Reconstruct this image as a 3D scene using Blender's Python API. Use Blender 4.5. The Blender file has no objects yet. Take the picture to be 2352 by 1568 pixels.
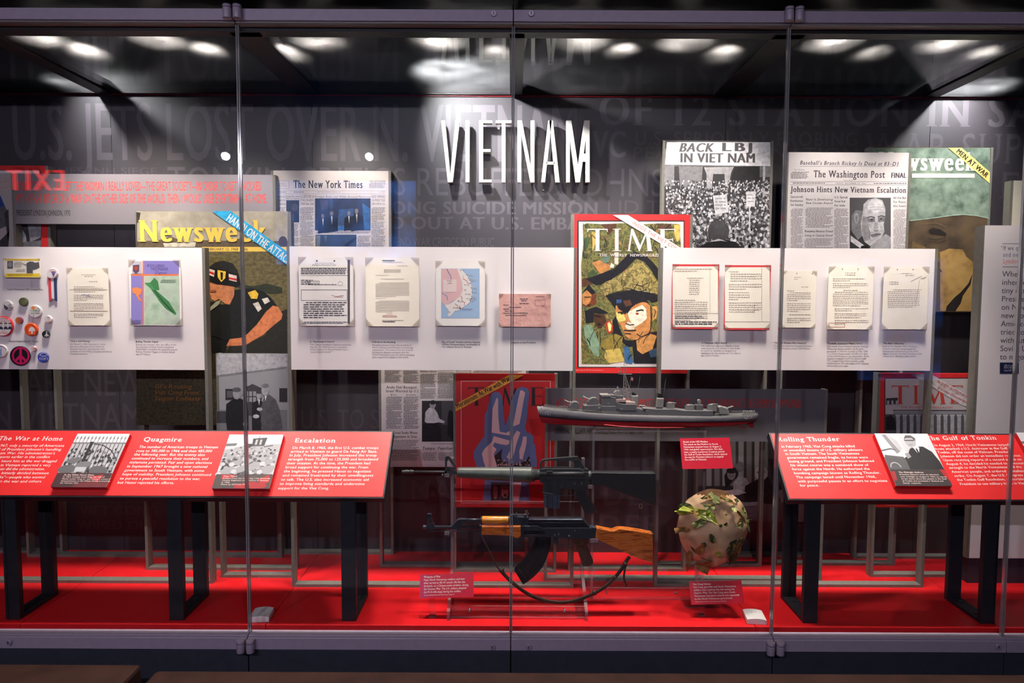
import bpy, bmesh, math, random
from mathutils import Vector, Matrix
from mathutils.geometry import tessellate_polygon
rnd = random.Random(7)
SC = bpy.context.scene
COL = SC.collection
R = math.radians

# ------------------------------------------------------------------ camera, world, exposure
F = 1600.0                       # focal length in pixels of the 2352-wide frame
PITCH, ROLL = R(3.72), R(0.25)
EYE = Vector((0.0, -2.48, 1.65))
CASE_FLOOR = 1.65 - 1.227        # height of the red case floor
CASE_TOP = 1.65 + 0.926          # height of the glass ceiling of the case
WALL_Y = 0.80
cam = bpy.data.cameras.new('camera')
cam.sensor_width = 36.0
cam.lens = F / 2352.0 * 36.0
cam.clip_start = 0.05
cam_o = bpy.data.objects.new('camera', cam)
COL.objects.link(cam_o)
CM = Matrix.Translation(EYE) @ Matrix.Rotation(R(90) - PITCH, 4, 'X') @ Matrix.Rotation(ROLL, 4, 'Z')
cam_o.matrix_world = CM
SC.camera = cam_o
CR = CM.to_3x3()

world = bpy.data.worlds.new('world')
SC.world = world
world.use_nodes = True
world.node_tree.nodes['Background'].inputs[0].default_value = (0.010, 0.009, 0.012, 1)
world.node_tree.nodes['Background'].inputs[1].default_value = 1.0
SC.view_settings.view_transform = 'Standard'
SC.view_settings.look = 'None'
SC.view_settings.gamma = 1.0
SC.view_settings.exposure = EXPOSURE = 0.0
SC.view_settings.use_curve_mapping = False
SC.cycles.transparent_max_bounces = 24
SC.cycles.max_bounces = 5
SC.cycles.use_light_tree = False
SC.cycles.caustics_reflective = False
SC.cycles.caustics_refractive = False
SC.cycles.diffuse_bounces = 2
SC.cycles.glossy_bounces = 3
SC.cycles.transmission_bounces = 2

# light levels (watts) of the lamps that the builders below use
PANEL_LAMP_W = 140.0              # spots above the case glass, aimed at the panels
WASH_LAMP_W = 230.0               # spots close to the wall
TRACK_LAMP_W = 95.0
POSTER_LAMP_W = 105.0             # narrow spots above the case glass, aimed at the tall posters              # track heads in the gallery behind the camera


def ray(px, py):
    return CR @ Vector(((px - 1176.0) / F, -(py - 784.0) / F, -1.0))


def floor_d(py):
    """Distance from the eye (along Y) of a point of the case floor seen at row py in the middle of the frame."""
    return 1.227 / math.tan(math.atan((py - 784.0) / F) + PITCH)


class Plane:
    def __init__(s, o, u, v):
        s.o = Vector(o); s.u = Vector(u).normalized(); s.v = Vector(v).normalized()
        s.n = s.u.cross(s.v)                     # towards the viewer

    def loc(s, px, py):
        r = ray(px, py)
        t = (s.o - EYE).dot(s.n) / r.dot(s.n)
        q = EYE + r * t - s.o
        return q.dot(s.u), q.dot(s.v)

    def at(s, a, b, h=0.0):
        return s.o + s.u * a + s.v * b + s.n * h

    def pt(s, px, py, h=0.0):
        a, b = s.loc(px, py)
        return s.at(a, b, h)


def vplane(Y):
    return Plane((0, Y, 0), (1, 0, 0), (0, 0, 1))


def P(px, py, Y):
    return vplane(Y).pt(px, py)


# ------------------------------------------------------------------ materials
MATS = {}


def lin(c):
    return tuple(((x / 255.0) / 12.92 if x / 255.0 <= 0.04045 else ((x / 255.0 + 0.055) / 1.055) ** 2.4) for x in c)


def newmat(name):
    m = bpy.data.materials.new(name)
    m.use_nodes = True
    return m, m.node_tree, m.node_tree.nodes['Principled BSDF']


def col(r, g=None, b=None, rough=0.6, metal=0.0, spec=0.5, coat=0.0):
    """A plain painted or printed colour, cached."""
    c = (r, r, r) if g is None else (r, g, b)
    k = ('c', c, rough, metal, spec, coat)
    if k not in MATS:
        m, nt, p = newmat('ink_%d_%d_%d' % c if metal == 0 else 'metal_%d_%d_%d' % c)
        p.inputs['Base Color'].default_value = lin(c) + (1,)
        p.inputs['Roughness'].default_value = rough
        p.inputs['Metallic'].default_value = metal
        p.inputs['Specular IOR Level'].default_value = spec
        p.inputs['Coat Weight'].default_value = coat
        MATS[k] = m
    return MATS[k]


def noisy(name, cols, scale=20.0, detail=6.0, rough=0.6, spec=0.5, stretch=(1, 1, 1), bump=0.0, metal=0.0, coat=0.0, distort=0.0, lo=0.3, hi=0.7):
    """Colour ramp over noise: wood, cloth, printed grass, worn paint."""
    k = ('n', name)
    if k in MATS:
        return MATS[k]
    m, nt, p = newmat(name)
    N, L = nt.nodes, nt.links
    tc = N.new('ShaderNodeTexCoord'); mp = N.new('ShaderNodeMapping'); nz = N.new('ShaderNodeTexNoise'); rp = N.new('ShaderNodeValToRGB')
    mp.inputs['Scale'].default_value = stretch
    nz.inputs['Scale'].default_value = scale; nz.inputs['Detail'].default_value = min(detail, 4.0); nz.inputs['Distortion'].default_value = distort
    L.new(tc.outputs['Object'], mp.inputs['Vector']); L.new(mp.outputs['Vector'], nz.inputs['Vector']); L.new(nz.outputs['Fac'], rp.inputs['Fac'])
    n = len(cols)
    el = rp.color_ramp.elements
    while len(el) < n:
        el.new(0.5)
    for i, c in enumerate(cols):
        el[i].position = lo + (hi - lo) * i / max(1, n - 1)
        el[i].color = lin(c) + (1,)
    L.new(rp.outputs['Color'], p.inputs['Base Color'])
    p.inputs['Roughness'].default_value = rough; p.inputs['Specular IOR Level'].default_value = spec
    p.inputs['Metallic'].default_value = metal; p.inputs['Coat Weight'].default_value = coat
    if bump:
        bp = N.new('ShaderNodeBump'); bp.inputs['Strength'].default_value = bump; bp.inputs['Distance'].default_value = 0.002
        L.new(nz.outputs['Fac'], bp.inputs['Height']); L.new(bp.outputs['Normal'], p.inputs['Normal'])
    MATS[k] = m
    return m


def clear(name, tint=(1, 1, 1), base=0.04, rough=0.0, haze=None, haze_col=(1, 1, 1), translucent=False):
    """Clear sheet: Schlick reflection over a straight-through transparent body, with an optional share of dust, frost or painted edge glow."""
    k = ('g', name)
    if k in MATS:
        return MATS[k]
    m, nt, p = newmat(name)
    N, L = nt.nodes, nt.links
    N.remove(p)
    out = N['Material Output']
    lw = N.new('ShaderNodeLayerWeight'); lw.inputs['Blend'].default_value = 0.5
    pw = N.new('ShaderNodeMath'); pw.operation = 'POWER'; pw.inputs[1].default_value = 5.0
    ma = N.new('ShaderNodeMath'); ma.operation = 'MULTIPLY_ADD'; ma.inputs[1].default_value = 1 - base; ma.inputs[2].default_value = base
    tr = N.new('ShaderNodeBsdfTransparent'); tr.inputs[0].default_value = tint + (1,)
    gl = N.new('ShaderNodeBsdfGlossy'); gl.inputs['Roughness'].default_value = rough
    mx = N.new('ShaderNodeMixShader')
    L.new(lw.outputs['Facing'], pw.inputs[0]); L.new(pw.outputs[0], ma.inputs[0]); L.new(ma.outputs[0], mx.inputs[0])
    L.new(gl.outputs[0], mx.inputs[2])
    if haze:
        h = N.new('ShaderNodeBsdfTranslucent' if translucent else 'ShaderNodeBsdfDiffuse')
        h.inputs[0].default_value = haze_col + (1,)
        m2 = N.new('ShaderNodeMixShader')
        if translucent:
            tc = N.new('ShaderNodeTexCoord'); nz = N.new('ShaderNodeTexNoise'); nz.inputs['Scale'].default_value = 9.0; nz.inputs['Detail'].default_value = 2.0
            mr = N.new('ShaderNodeMapRange'); mr.inputs['From Min'].default_value = 0.35; mr.inputs['From Max'].default_value = 0.75
            mr.inputs['To Min'].default_value = haze * 0.35; mr.inputs['To Max'].default_value = haze * 2.2
            L.new(tc.outputs['Object'], nz.inputs['Vector']); L.new(nz.outputs['Fac'], mr.inputs['Value']); L.new(mr.outputs[0], m2.inputs[0])
        else:
            m2.inputs[0].default_value = haze
        L.new(tr.outputs[0], m2.inputs[1]); L.new(h.outputs[0], m2.inputs[2]); L.new(m2.outputs[0], mx.inputs[1])
    else:
        L.new(tr.outputs[0], mx.inputs[1])
    L.new(mx.outputs[0], out.inputs['Surface'])
    MATS[k] = m
    return m


def glow(name, c, strength):
    k = ('e', name)
    if k not in MATS:
        m, nt, p = newmat(name)
        p.inputs['Base Color'].default_value = (0.02, 0.02, 0.02, 1)
        p.inputs['Emission Color'].default_value = lin(c) + (1,)
        p.inputs['Emission Strength'].default_value = strength
        MATS[k] = m
    return MATS[k]


GLASS = clear('door_glass', (0.985, 0.99, 0.985), 0.035)
CEIL_GLASS = clear('ceiling_glass', (0.93, 0.95, 0.94), 0.06, 0.01, haze=0.013, translucent=True)
ACRYL = clear('acrylic', (0.96, 0.945, 0.955), 0.04)
ACRYL_EDGE = clear('acrylic_edge', (0.86, 0.80, 0.83), 0.10, 0.10, haze=0.13, haze_col=(0.85, 0.75, 0.78))  # bright pinkish glow of light piped to the edges, put into the haze colour
STEEL = noisy('frame_paint', [(112, 108, 100), (122, 118, 110)], 60, rough=0.45, spec=0.4)
RAIL = noisy('rail_paint', [(150, 134, 150), (157, 141, 156)], 40, rough=0.38, spec=0.5)
NAVY = noisy('navy_paint', [(48, 49, 60), (54, 55, 66)], 30, rough=0.5, spec=0.3)
BLACK = col(14, 13, 15, rough=0.5)

# ------------------------------------------------------------------ mesh building


class MB:
    """Collects faces with a material each; build() links them as one mesh object."""

    def __init__(s):
        s.v = []; s.f = []; s.m = []; s.mats = []; s.smooth = []

    def mi(s, mat):
        if mat not in s.mats:
            s.mats.append(mat)
        return s.mats.index(mat)

    def add(s, verts, faces, mat, smooth=False):
        n = len(s.v)
        s.v += [tuple(v) for v in verts]
        i = s.mi(mat)
        for f in faces:
            s.f.append(tuple(n + k for k in f)); s.m.append(i); s.smooth.append(smooth)

    def box(s, lo, hi, mat):
        x0, y0, z0 = lo; x1, y1, z1 = hi
        s.add([(x0, y0, z0), (x1, y0, z0), (x1, y1, z0), (x0, y1, z0), (x0, y0, z1), (x1, y0, z1), (x1, y1, z1), (x0, y1, z1)],
              [(3, 2, 1, 0), (4, 5, 6, 7), (0, 1, 5, 4), (1, 2, 6, 5), (2, 3, 7, 6), (3, 0, 4, 7)], mat)

    def sheet(s, lo, hi, mat, edge):
        """A box whose two largest faces carry mat, the four narrow ones edge."""
        d = [hi[i] - lo[i] for i in range(3)]
        ax = d.index(min(d))
        x0, y0, z0 = lo; x1, y1, z1 = hi
        V = [(x0, y0, z0), (x1, y0, z0), (x1, y1, z0), (x0, y1, z0), (x0, y0, z1), (x1, y0, z1), (x1, y1, z1), (x0, y1, z1)]
        FS = [((3, 2, 1, 0), 2), ((4, 5, 6, 7), 2), ((0, 1, 5, 4), 1), ((1, 2, 6, 5), 0), ((2, 3, 7, 6), 1), ((3, 0, 4, 7), 0)]
        for f, a in FS:
            s.add([V[i] for i in f], [(0, 1, 2, 3)], mat if a == ax else edge)

    def prism(s, pts, y0, y1, mat, side=None, smooth=False):
        """pts: (x, z) outline; extruded along Y from y0 to y1."""
        n = len(pts)
        tri = tessellate_polygon([[Vector((p[0], p[1], 0)) for p in pts]])
        s.add([(p[0], y0, p[1]) for p in pts], [t for t in tri], mat)
        s.add([(p[0], y1, p[1]) for p in pts], [t[::-1] for t in tri], mat)
        s.add([(p[0], y0, p[1]) for p in pts] + [(p[0], y1, p[1]) for p in pts], [(i, (i + 1) % n, (i + 1) % n + n, i + n) for i in range(n)], side or mat, smooth)

    def tube(s, pts, rad, mat, n=10, caps=True, flat=None, smooth=True):
        """A tube along points; rad a number or one per point; flat scales the second axis."""
        pts = [Vector(p) for p in pts]
        rr = rad if isinstance(rad, (list, tuple)) else [rad] * len(pts)
        rings = []
        for i, p in enumerate(pts):
            t = (pts[min(i + 1, len(pts) - 1)] - pts[max(i - 1, 0)]).normalized()
            ref = Vector((0, 1, 0)) if abs(t.y) < 0.9 else Vector((1, 0, 0))
            a = t.cross(ref).normalized(); b = a.cross(t).normalized()
            fl = 1.0 if flat is None else flat
            rings.append([p + a * math.cos(2 * math.pi * k / n) * rr[i] + b * math.sin(2 * math.pi * k / n) * rr[i] * fl for k in range(n)])
        V = [q for r_ in rings for q in r_]
        Fs = [(i * n + k, i * n + (k + 1) % n, (i + 1) * n + (k + 1) % n, (i + 1) * n + k) for i in range(len(pts) - 1) for k in range(n)]
        s.add(V, Fs, mat, smooth)
        if caps:
            s.add(rings[0], [tuple(range(n))[::-1]], mat); s.add(rings[-1], [tuple(range(n))], mat)

    def cyl(s, a, b, r, mat, n=16, r2=None):
        s.tube([a, b], [r, r if r2 is None else r2], mat, n)

    def build(s, name, parent=None, at=None, bevel=None, weld=True):
        """Vertices are world coordinates; the object sits at its parent's origin, or at AT when top-level."""
        base = Vector(at) if at is not None else (root_loc(parent) if parent else Vector((0, 0, 0)))
        me = bpy.data.meshes.new(name)
        me.from_pydata([(v[0] - base.x, v[1] - base.y, v[2] - base.z) for v in s.v], [], s.f)
        for m in s.mats:
            me.materials.append(m)
        me.polygons.foreach_set('material_index', s.m)
        me.polygons.foreach_set('use_smooth', s.smooth)
        if weld:
            bm = bmesh.new(); bm.from_mesh(me)
            bmesh.ops.remove_doubles(bm, verts=bm.verts, dist=1e-5)
            bmesh.ops.recalc_face_normals(bm, faces=bm.faces)
            bm.to_mesh(me); bm.free()
        me.update()
        o = bpy.data.objects.new(name, me)
        COL.objects.link(o)
        if parent:
            o.parent = parent
        elif at is not None:
            o.location = base
        if bevel:
            b = o.modifiers.new('bevel', 'BEVEL'); b.width = bevel; b.segments = 2; b.limit_method = 'ANGLE'; b.angle_limit = R(35)
        return o


def root_loc(o):
    v = Vector((0, 0, 0))
    while o:
        v += o.location
        o = o.parent
    return v


def thing(name, label, cat, loc, group=None):
    o = bpy.data.objects.new(name, None)
    COL.objects.link(o)
    o.empty_display_size = 0.05
    o.location = loc
    return tag(o, label, cat, group)


def tag(o, label, cat, group=None):
    o['label'] = label; o['category'] = cat
    if group:
        o['group'] = group
    return o


def struct(o):
    o['kind'] = 'structure'
    return o


# ------------------------------------------------------------------ lettering (the built-in font, flat)
GLY = {}
_tc = bpy.data.curves.new('glyph', 'FONT')
_to = bpy.data.objects.new('glyph', _tc)


def _mesh_of(s, res):
    _tc.body = s; _tc.resolution_u = res
    me = _to.to_mesh()
    V = [(v.co.x, v.co.y) for v in me.vertices]; Fc = [tuple(p.vertices) for p in me.polygons]
    _to.to_mesh_clear()
    return V, Fc


def _right(s):
    V, _ = _mesh_of(s, 1)
    return max(v[0] for v in V)


BAR = _right('|')
CAPH = max(v[1] for v in _mesh_of('H', 1)[0])
XH = max(v[1] for v in _mesh_of('x', 1)[0])


def glyph(c, res, serif):
    k = (c, res, serif)
    if k in GLY:
        return GLY[k]
    if c == ' ':
        g = ([], [], _right('| |') - _right('||'))
    else:
        V, Fc = _mesh_of(c, res)
        adv = _right(c + '|') - BAR
        if serif:
            nV = len(V); cnt = {}
            for f in Fc:
                for i in range(len(f)):
                    e = tuple(sorted((f[i], f[(i + 1) % len(f)])))
                    cnt[e] = cnt.get(e, 0) + 1
            T = 0.032; X = 0.055
            for (a, b), n in cnt.items():
                if n != 1:
                    continue
                (xa, ya), (xb, yb) = V[a], V[b]
                if abs(ya - yb) < 1e-4 and 0.02 < abs(xa - xb) < 0.17 and c not in '.,:;-—':
                    dn = ya < 0.30
                    y0, y1 = (ya, ya + T) if dn else (ya - T, ya)
                    x0, x1 = min(xa, xb) - X, max(xa, xb) + X
                    if not dn and c.islower() and c not in 'vwxyu':
                        x1 -= X
                    n0 = len(V)
                    V += [(x0, y0), (x1, y0), (x1, y1), (x0, y1)]; Fc.append((n0, n0 + 1, n0 + 2, n0 + 3))
                elif abs(xa - xb) < 1e-4 and 0.02 < abs(ya - yb) < 0.12 and c in 'TEFLZ' and not (c in 'EF' and 0.2 < ya < 0.5):
                    yy = max(ya, yb); dn = yy > 0.4
                    y0, y1 = (yy - 0.17, yy) if dn else (min(ya, yb), min(ya, yb) + 0.17)
                    n0 = len(V); x0, x1 = (xa - 0.03, xa)
                    if xa < 0.25:
                        x0, x1 = xa, xa + 0.03
                    V += [(x0, y0), (x1, y0), (x1, y1), (x0, y1)]; Fc.append((n0, n0 + 1, n0 + 2, n0 + 3))
            V = [v if i < nV else v + (1 + (i - nV) // 4 % 3,) for i, v in enumerate(V)]
        V = [v if len(v) == 3 else v + (0,) for v in V]
        g = (V, Fc, adv)
    GLY[k] = g
    return g


def run(s, res=2, serif=False, track=0.0, bold=0.0):
    """Vertices and faces of a line of text in font units, and its width."""
    V, Fc, x = [], [], 0.0
    sh = [0.0] if not bold else [-bold, 0.0, bold]
    for c in s:
        gv, gf, adv = glyph(c, res, serif)
        if serif:
            x += 0.03
        for j, d in enumerate(sh):
            n = len(V)
            V += [(vx + x + d, vy, vz + 4 * j) for vx, vy, vz in gv]
            Fc += [tuple(n + k for k in f) for f in gf]
        x += adv + track + (0.03 if serif else 0.0) + bold * 1.2
    return V, Fc, x - track


LAYER = 0.00035


class Print(MB):
    """Flat print on a plane; positions are given in photo pixels and land on the real plane."""

    def __init__(s, pl, h=0.0003):
        super().__init__()
        s.pl = pl; s.h = h; s.k = 0; s.n_ = 0

    def up(s):
        s.k += 1
        return s

    def hh(s):
        s.n_ += 1
        return s.h + s.k * LAYER + (s.n_ % 30) * 8e-6

    def poly(s, mat, pts):
        if isinstance(pts, str):
            pts = [tuple(float(q) for q in t.split(',')) for t in pts.split()]
        h0 = s.hh()
        W = [s.pl.pt(x, y, h0) for x, y in pts]
        loc = [Vector(s.pl.loc(x, y) + (0,)) for x, y in pts]
        s.add(W, tessellate_polygon([loc]) if len(W) > 3 else [(0, 1, 2)], mat)

    def rect(s, mat, x0, y0, x1, y1):
        h0 = s.hh()
        s.add([s.pl.pt(x0, y1, h0), s.pl.pt(x1, y1, h0), s.pl.pt(x1, y0, h0), s.pl.pt(x0, y0, h0)], [(0, 1, 2, 3)], mat)

    def ell(s, mat, cx, cy, rx, ry, rot=0.0, n=14, a0=0.0, a1=360.0):
        ca, sa = math.cos(R(rot)), math.sin(R(rot))
        full = a1 - a0 >= 360
        P_ = []; h0 = s.hh()
        for i in range(n if full else n + 1):
            t = R(a0 + (a1 - a0) * i / n)
            x, y = rx * math.cos(t), ry * math.sin(t)
            P_.append(s.pl.pt(cx + x * ca - y * sa, cy + x * sa + y * ca, h0))
        s.add(P_, [tuple(range(len(P_)))], mat)

    def ring(s, mat, cx, cy, r0, r1, n=28, a0=0.0, a1=360.0):
        V = []; h0 = s.hh()
        for i in range(n + 1):
            t = R(a0 + (a1 - a0) * i / n)
            V += [s.pl.pt(cx + r0 * math.cos(t), cy + r0 * math.sin(t), h0), s.pl.pt(cx + r1 * math.cos(t), cy + r1 * math.sin(t), h0)]
        s.add(V, [(2 * i, 2 * i + 1, 2 * i + 3, 2 * i + 2) for i in range(n)], mat)

    def line(s, mat, w, pts):
        if isinstance(pts, str):
            pts = [tuple(float(q) for q in t.split(',')) for t in pts.split()]
        V = []; h0 = s.hh()
        for i, (x, y) in enumerate(pts):
            xa, ya = pts[max(0, i - 1)]; xb, yb = pts[min(len(pts) - 1, i + 1)]
            L_ = math.hypot(xb - xa, yb - ya) or 1
            nx, ny = -(yb - ya) / L_ * w / 2, (xb - xa) / L_ * w / 2
            V += [s.pl.pt(x + nx, y + ny, h0), s.pl.pt(x - nx, y - ny, h0)]
        s.add(V, [(2 * i, 2 * i + 1, 2 * i + 3, 2 * i + 2) for i in range(len(pts) - 1)], mat)

    def frame(s, mat, x0, y0, x1, y1, w):
        s.rect(mat, x0, y0, x1, y0 + w); s.rect(mat, x0, y1 - w, x1, y1)
        s.rect(mat, x0, y0 + w, x0 + w, y1 - w); s.rect(mat, x1 - w, y0 + w, x1, y1 - w)

    def text(s, txt, x0, y0, x1, cap, mat, y1=None, bold=0.0, serif=False, res=2, shear=0.0, track=0.0):
        """Baseline from pixel (x0, y0) to (x1, y1); cap = height of the capitals in pixels. x1 None keeps natural proportions."""
        V, Fc, w = run(txt, res, serif, track, bold)
        a0 = Vector(s.pl.loc(x0, y0)); at_ = Vector(s.pl.loc(x0, y0 - cap))
        hgt = abs(at_.y - a0.y) if y1 is None or abs(y1 - y0) < 12 else (at_ - a0).length
        sy = hgt / CAPH
        if x1 is None:
            d = Vector((1, 0)); sx = sy
        else:
            a1 = Vector(s.pl.loc(x1, y0 if y1 is None else y1))
            d = a1 - a0
            if y1 is None:
                d = Vector((d.length, 0))
            sx = d.length / w; d.normalize()
        e = Vector((-d.y, d.x))
        W = []
        h0 = s.hh()
        for vx, vy, vz in V:
            q = a0 + d * ((vx + shear * vy) * sx) + e * (vy * sy)
            W.append(s.pl.at(q.x, q.y, h0 + vz * 1.5e-5))
        s.add(W, Fc, mat)

    def lines(s, txts, x0, y0, dy, cap, mat, per=None, **kw):
        """Lines of text at one scale: per = pixels per font unit of width."""
        for i, t in enumerate(txts):
            w = run(t, 1, kw.get('serif', False), kw.get('track', 0.0), kw.get('bold', 0.0))[2]
            s.text(t, x0, y0 + i * dy, x0 + w * per, cap, mat, **kw)

    def greek(s, mat, x0, y0, x1, y1, pitch, th=0.5, ragged=0.15, para=7, word=(1.2, 4.5)):
        """Columns of print too small to read: one small block per word."""
        y = y0; i = 0
        while y + pitch * th <= y1:
            xe = x1
            ind = 0
            if para and i % para == para - 1:
                xe = x0 + (x1 - x0) * rnd.uniform(0.3, 0.8)
            elif para and i % para == 0:
                ind = pitch * 1.2
            else:
                xe = x1 - (x1 - x0) * rnd.uniform(0, ragged)
            x = x0 + ind
            while x < xe - pitch * 0.3:
                w = min(rnd.uniform(*word) * pitch * 0.6, xe - x)
                s.rect(mat, x, y, x + w, y + pitch * th)
                x += w + pitch * 0.35
            y += pitch; i += 1

    def crowd(s, mats, x0, y0, x1, y1, n, r0, r1, asp=1.25, inside=None):
        P_ = sorted([(rnd.uniform(0, 1), rnd.uniform(x0, x1)) for _ in range(n)])
        for t, x in P_:
            y = y0 + (y1 - y0) * t
            r = r0 + (r1 - r0) * t
            if inside and not inside(x, y):
                continue
            x = min(max(x, x0 + r), x1 - r); y = min(max(y, y0 + r * asp), y1 - r * asp)
            s.ell(rnd.choice(mats), x, y, r * rnd.uniform(0.7, 1), r * asp * rnd.uniform(0.7, 1), rnd.uniform(-20, 20), 7)

# ------------------------------------------------------------------ the room behind and around the case
CF = CASE_FLOOR
CARPET = noisy('carpet', [(26, 24, 26), (36, 32, 34)], 220, rough=0.95, spec=0.1, bump=0.4)
DARKWALL = noisy('gallery_wall', [(34, 30, 34), (40, 36, 40)], 6, rough=0.8, spec=0.2)


def slab(name, lo, hi, mat):
    b = MB(); b.box(lo, hi, mat)
    return struct(b.build(name))


slab('floor', (-5, -5.6, -0.05), (5, -0.03, 0.0), CARPET)
slab('wall_rear', (-5, -5.7, 0), (5, -5.6, 3.3), DARKWALL)
slab('wall_left', (-5.1, -5.6, 0), (-5, 1.3, 3.3), DARKWALL)
slab('wall_right', (5, -5.6, 0), (5.1, 1.3, 3.3), DARKWALL)
slab('ceiling_gallery', (-5, -5.6, 3.3), (5, -0.5, 3.36), col(20, 18, 20))

SEAMS = [-1.912, -0.956, 0.0, 0.955, 1.80, 2.75]
zr0 = P(1176, 1494, -0.03).z; zr1 = P(1176, 1463, -0.03).z      # bottom rail
zt0 = P(1176, 53, -0.03).z; zt1 = P(1176, 22, -0.03).z          # top rail

# soffit over the doors and navy base below them, panel by panel
sof = struct(bpy.data.objects.new('ceiling_soffit', None)); COL.objects.link(sof)
SOFM = noisy('soffit_paint', [(30, 26, 29), (40, 35, 38)], 3, rough=0.35, spec=0.5)
base = struct(bpy.data.objects.new('wall_base', None)); COL.objects.link(base)
edges = [-2.9, -1.912, -0.956, 0.0, 0.955, 1.80, 2.75]
for a, b_ in zip(edges[:-1], edges[1:]):
    b = MB(); b.box((a + 0.002, -0.5, zt1 + 0.028), (b_ - 0.002, 0.05, zt1 + 0.05), SOFM)
    b.build('soffit_panel', sof, bevel=0.001)
    b = MB(); b.box((a + 0.002, -0.02, 0.0), (b_ - 0.002, 0.0, zr0 - 0.006), NAVY)
    b.build('base_panel', base, bevel=0.0015)
b = MB(); b.box((-2.9, -0.5, zt1 + 0.05), (2.75, 0.05, 3.3), col(12, 11, 12)); b.build('soffit_box', sof)
b = MB(); b.box((-2.9, 0.0, 0.0), (2.75, 0.03, zr0 - 0.006), BLACK); b.build('base_backing', base)

# red floor of the case in five sheets
RED = noisy('red_laminate', [(216, 22, 30), (224, 30, 36)], 25, rough=0.42, spec=0.35)
fl = struct(bpy.data.objects.new('case_floor', None)); COL.objects.link(fl)
fe = [-2.9, -1.83, -0.915, 0.0, 0.915, 1.83, 2.75]
for a, b_ in zip(fe[:-1], fe[1:]):
    b = MB(); b.box((a + 0.0012, 0.045, CF - 0.02), (b_ - 0.0012, WALL_Y, CF), RED)
    b.build('floor_panel', fl, bevel=0.0008)
b = MB(); b.box((-2.9, 0.03, CF - 0.06), (2.75, WALL_Y + 0.03, CF - 0.02), col(60, 8, 12)); b.build('floor_deck', fl)

# back wall in sheets, with the faint headlines printed on it
WALLM = noisy('wall_graphic', [(50, 44, 49), (55, 49, 54)], 3, rough=0.5, spec=0.65)
INK1 = col(78, 71, 77, rough=0.5, spec=0.65)
INK2 = col(69, 62, 68, rough=0.5, spec=0.65)
wb = struct(bpy.data.objects.new('wall_back', None)); COL.objects.link(wb)
we = [-2.9, -1.86, -0.93, 0.0, 0.985, 1.93, 2.75]
zc = CASE_TOP
for a, b_ in zip(we[:-1], we[1:]):
    b = MB(); b.box((a + 0.001, WALL_Y, CF - 0.02), (b_ - 0.001, WALL_Y + 0.02, zc + 0.005), WALLM)
    b.build('wall_panel', wb)
b = MB(); b.box((-2.9, WALL_Y + 0.02, 0), (2.75, WALL_Y + 0.05, 3.3), BLACK); b.build('wall_backing', wb)
b = MB(); b.box((-2.9, WALL_Y - 0.006, zc - 0.009), (2.75, WALL_Y, zc), col(150, 20, 32, rough=0.4)); b.build('red_edge_strip', wb)
slab('wall_case_left', (-2.95, 0.0, 0), (-2.9, WALL_Y, 3.3), DARKWALL)
slab('wall_case_right', (2.75, 0.0, 0), (2.8, WALL_Y, 3.3), DARKWALL)

wp = Print(vplane(WALL_Y), 0.0004)
for t, x0, y0, x1, cap, ink, kw in [
    ('2 U.S. JETS LOST OVER N. VIETNAM', -40, 366, 1330, 130, INK1, dict(bold=0.02)),
    ('VC', 1362, 361, 1440, 60, INK1, dict(bold=0.04)),
    ('OF 12 STATION IN SAIGON', 1372, 287, 2640, 70, INK1, dict(bold=0.03, serif=True)),
    ('U.S. SERIOUSLY PROBING', 1456, 333, 1972, 31, INK2, dict(serif=True, bold=0.01)),
    ('PEACE EXPLANATION', 1450, 364, 1972, 27, INK2, dict(serif=True)),
    ('WAR SUPPORT', 1985, 374, 2560, 68, INK2, dict(serif=True)),
    ('KHESANH SIEGE', 112, 400, 362, 16, INK2, dict(bold=0.02)),
    ('TONKIN CRITICS REBUFFED, JOHNSON', 385, 446, 1640, 63, INK1, dict()),
    ('VIET CONG SUICIDE MISSION', 760, 490, 1376, 28, INK1, dict(bold=0.035)),
    ('WIPED OUT AT U.S. EMBASSY', 790, 525, 1405, 28, INK1, dict(bold=0.035)),
    ('LID T', 1392, 490, 1515, 30, INK2, dict()),
    ('DEFEND WAR CRITICS IN PUBLIC', 880, 565, 1136, 20, INK1, dict()),
    ('ART NEW', 60, 908, 330, 60, INK2, dict(bold=0.01)),
    ('N VIETNAM', -20, 985, 332, 60, INK2, dict(bold=0.01)),
    ('VIET CONG', 184, 1181, 366, 20, INK2, dict(bold=0.035)),
    ('WIPED OUT', 178, 1215, 366, 20, INK2, dict(bold=0.035)),
    ('U.S. TO S', 690, 984, 872, 44, INK2, dict(bold=0.01)),
    ('MA', 940, 1150, 1040, 48, INK2, dict(serif=True)),
    ('ILLER', 1370, 1080, 1560, 62, INK2, dict(bold=0.03)),
    ('DER', 1380, 1160, 1530, 52, INK2, dict(serif=True, bold=0.02)),
    ('DEF', 1370, 1228, 1512, 46, INK2, dict(serif=True, bold=0.02)),
    ('FE', 2290, 455, 2400, 60, INK2, dict(serif=True)),
    ('R', 2296, 505, 2340, 40, INK2, dict(serif=True)),
]:
    wp.text(t, x0, y0, x1, cap, ink, res=3, **kw)
wp.build('headline_lettering', wb, weld=False)

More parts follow.
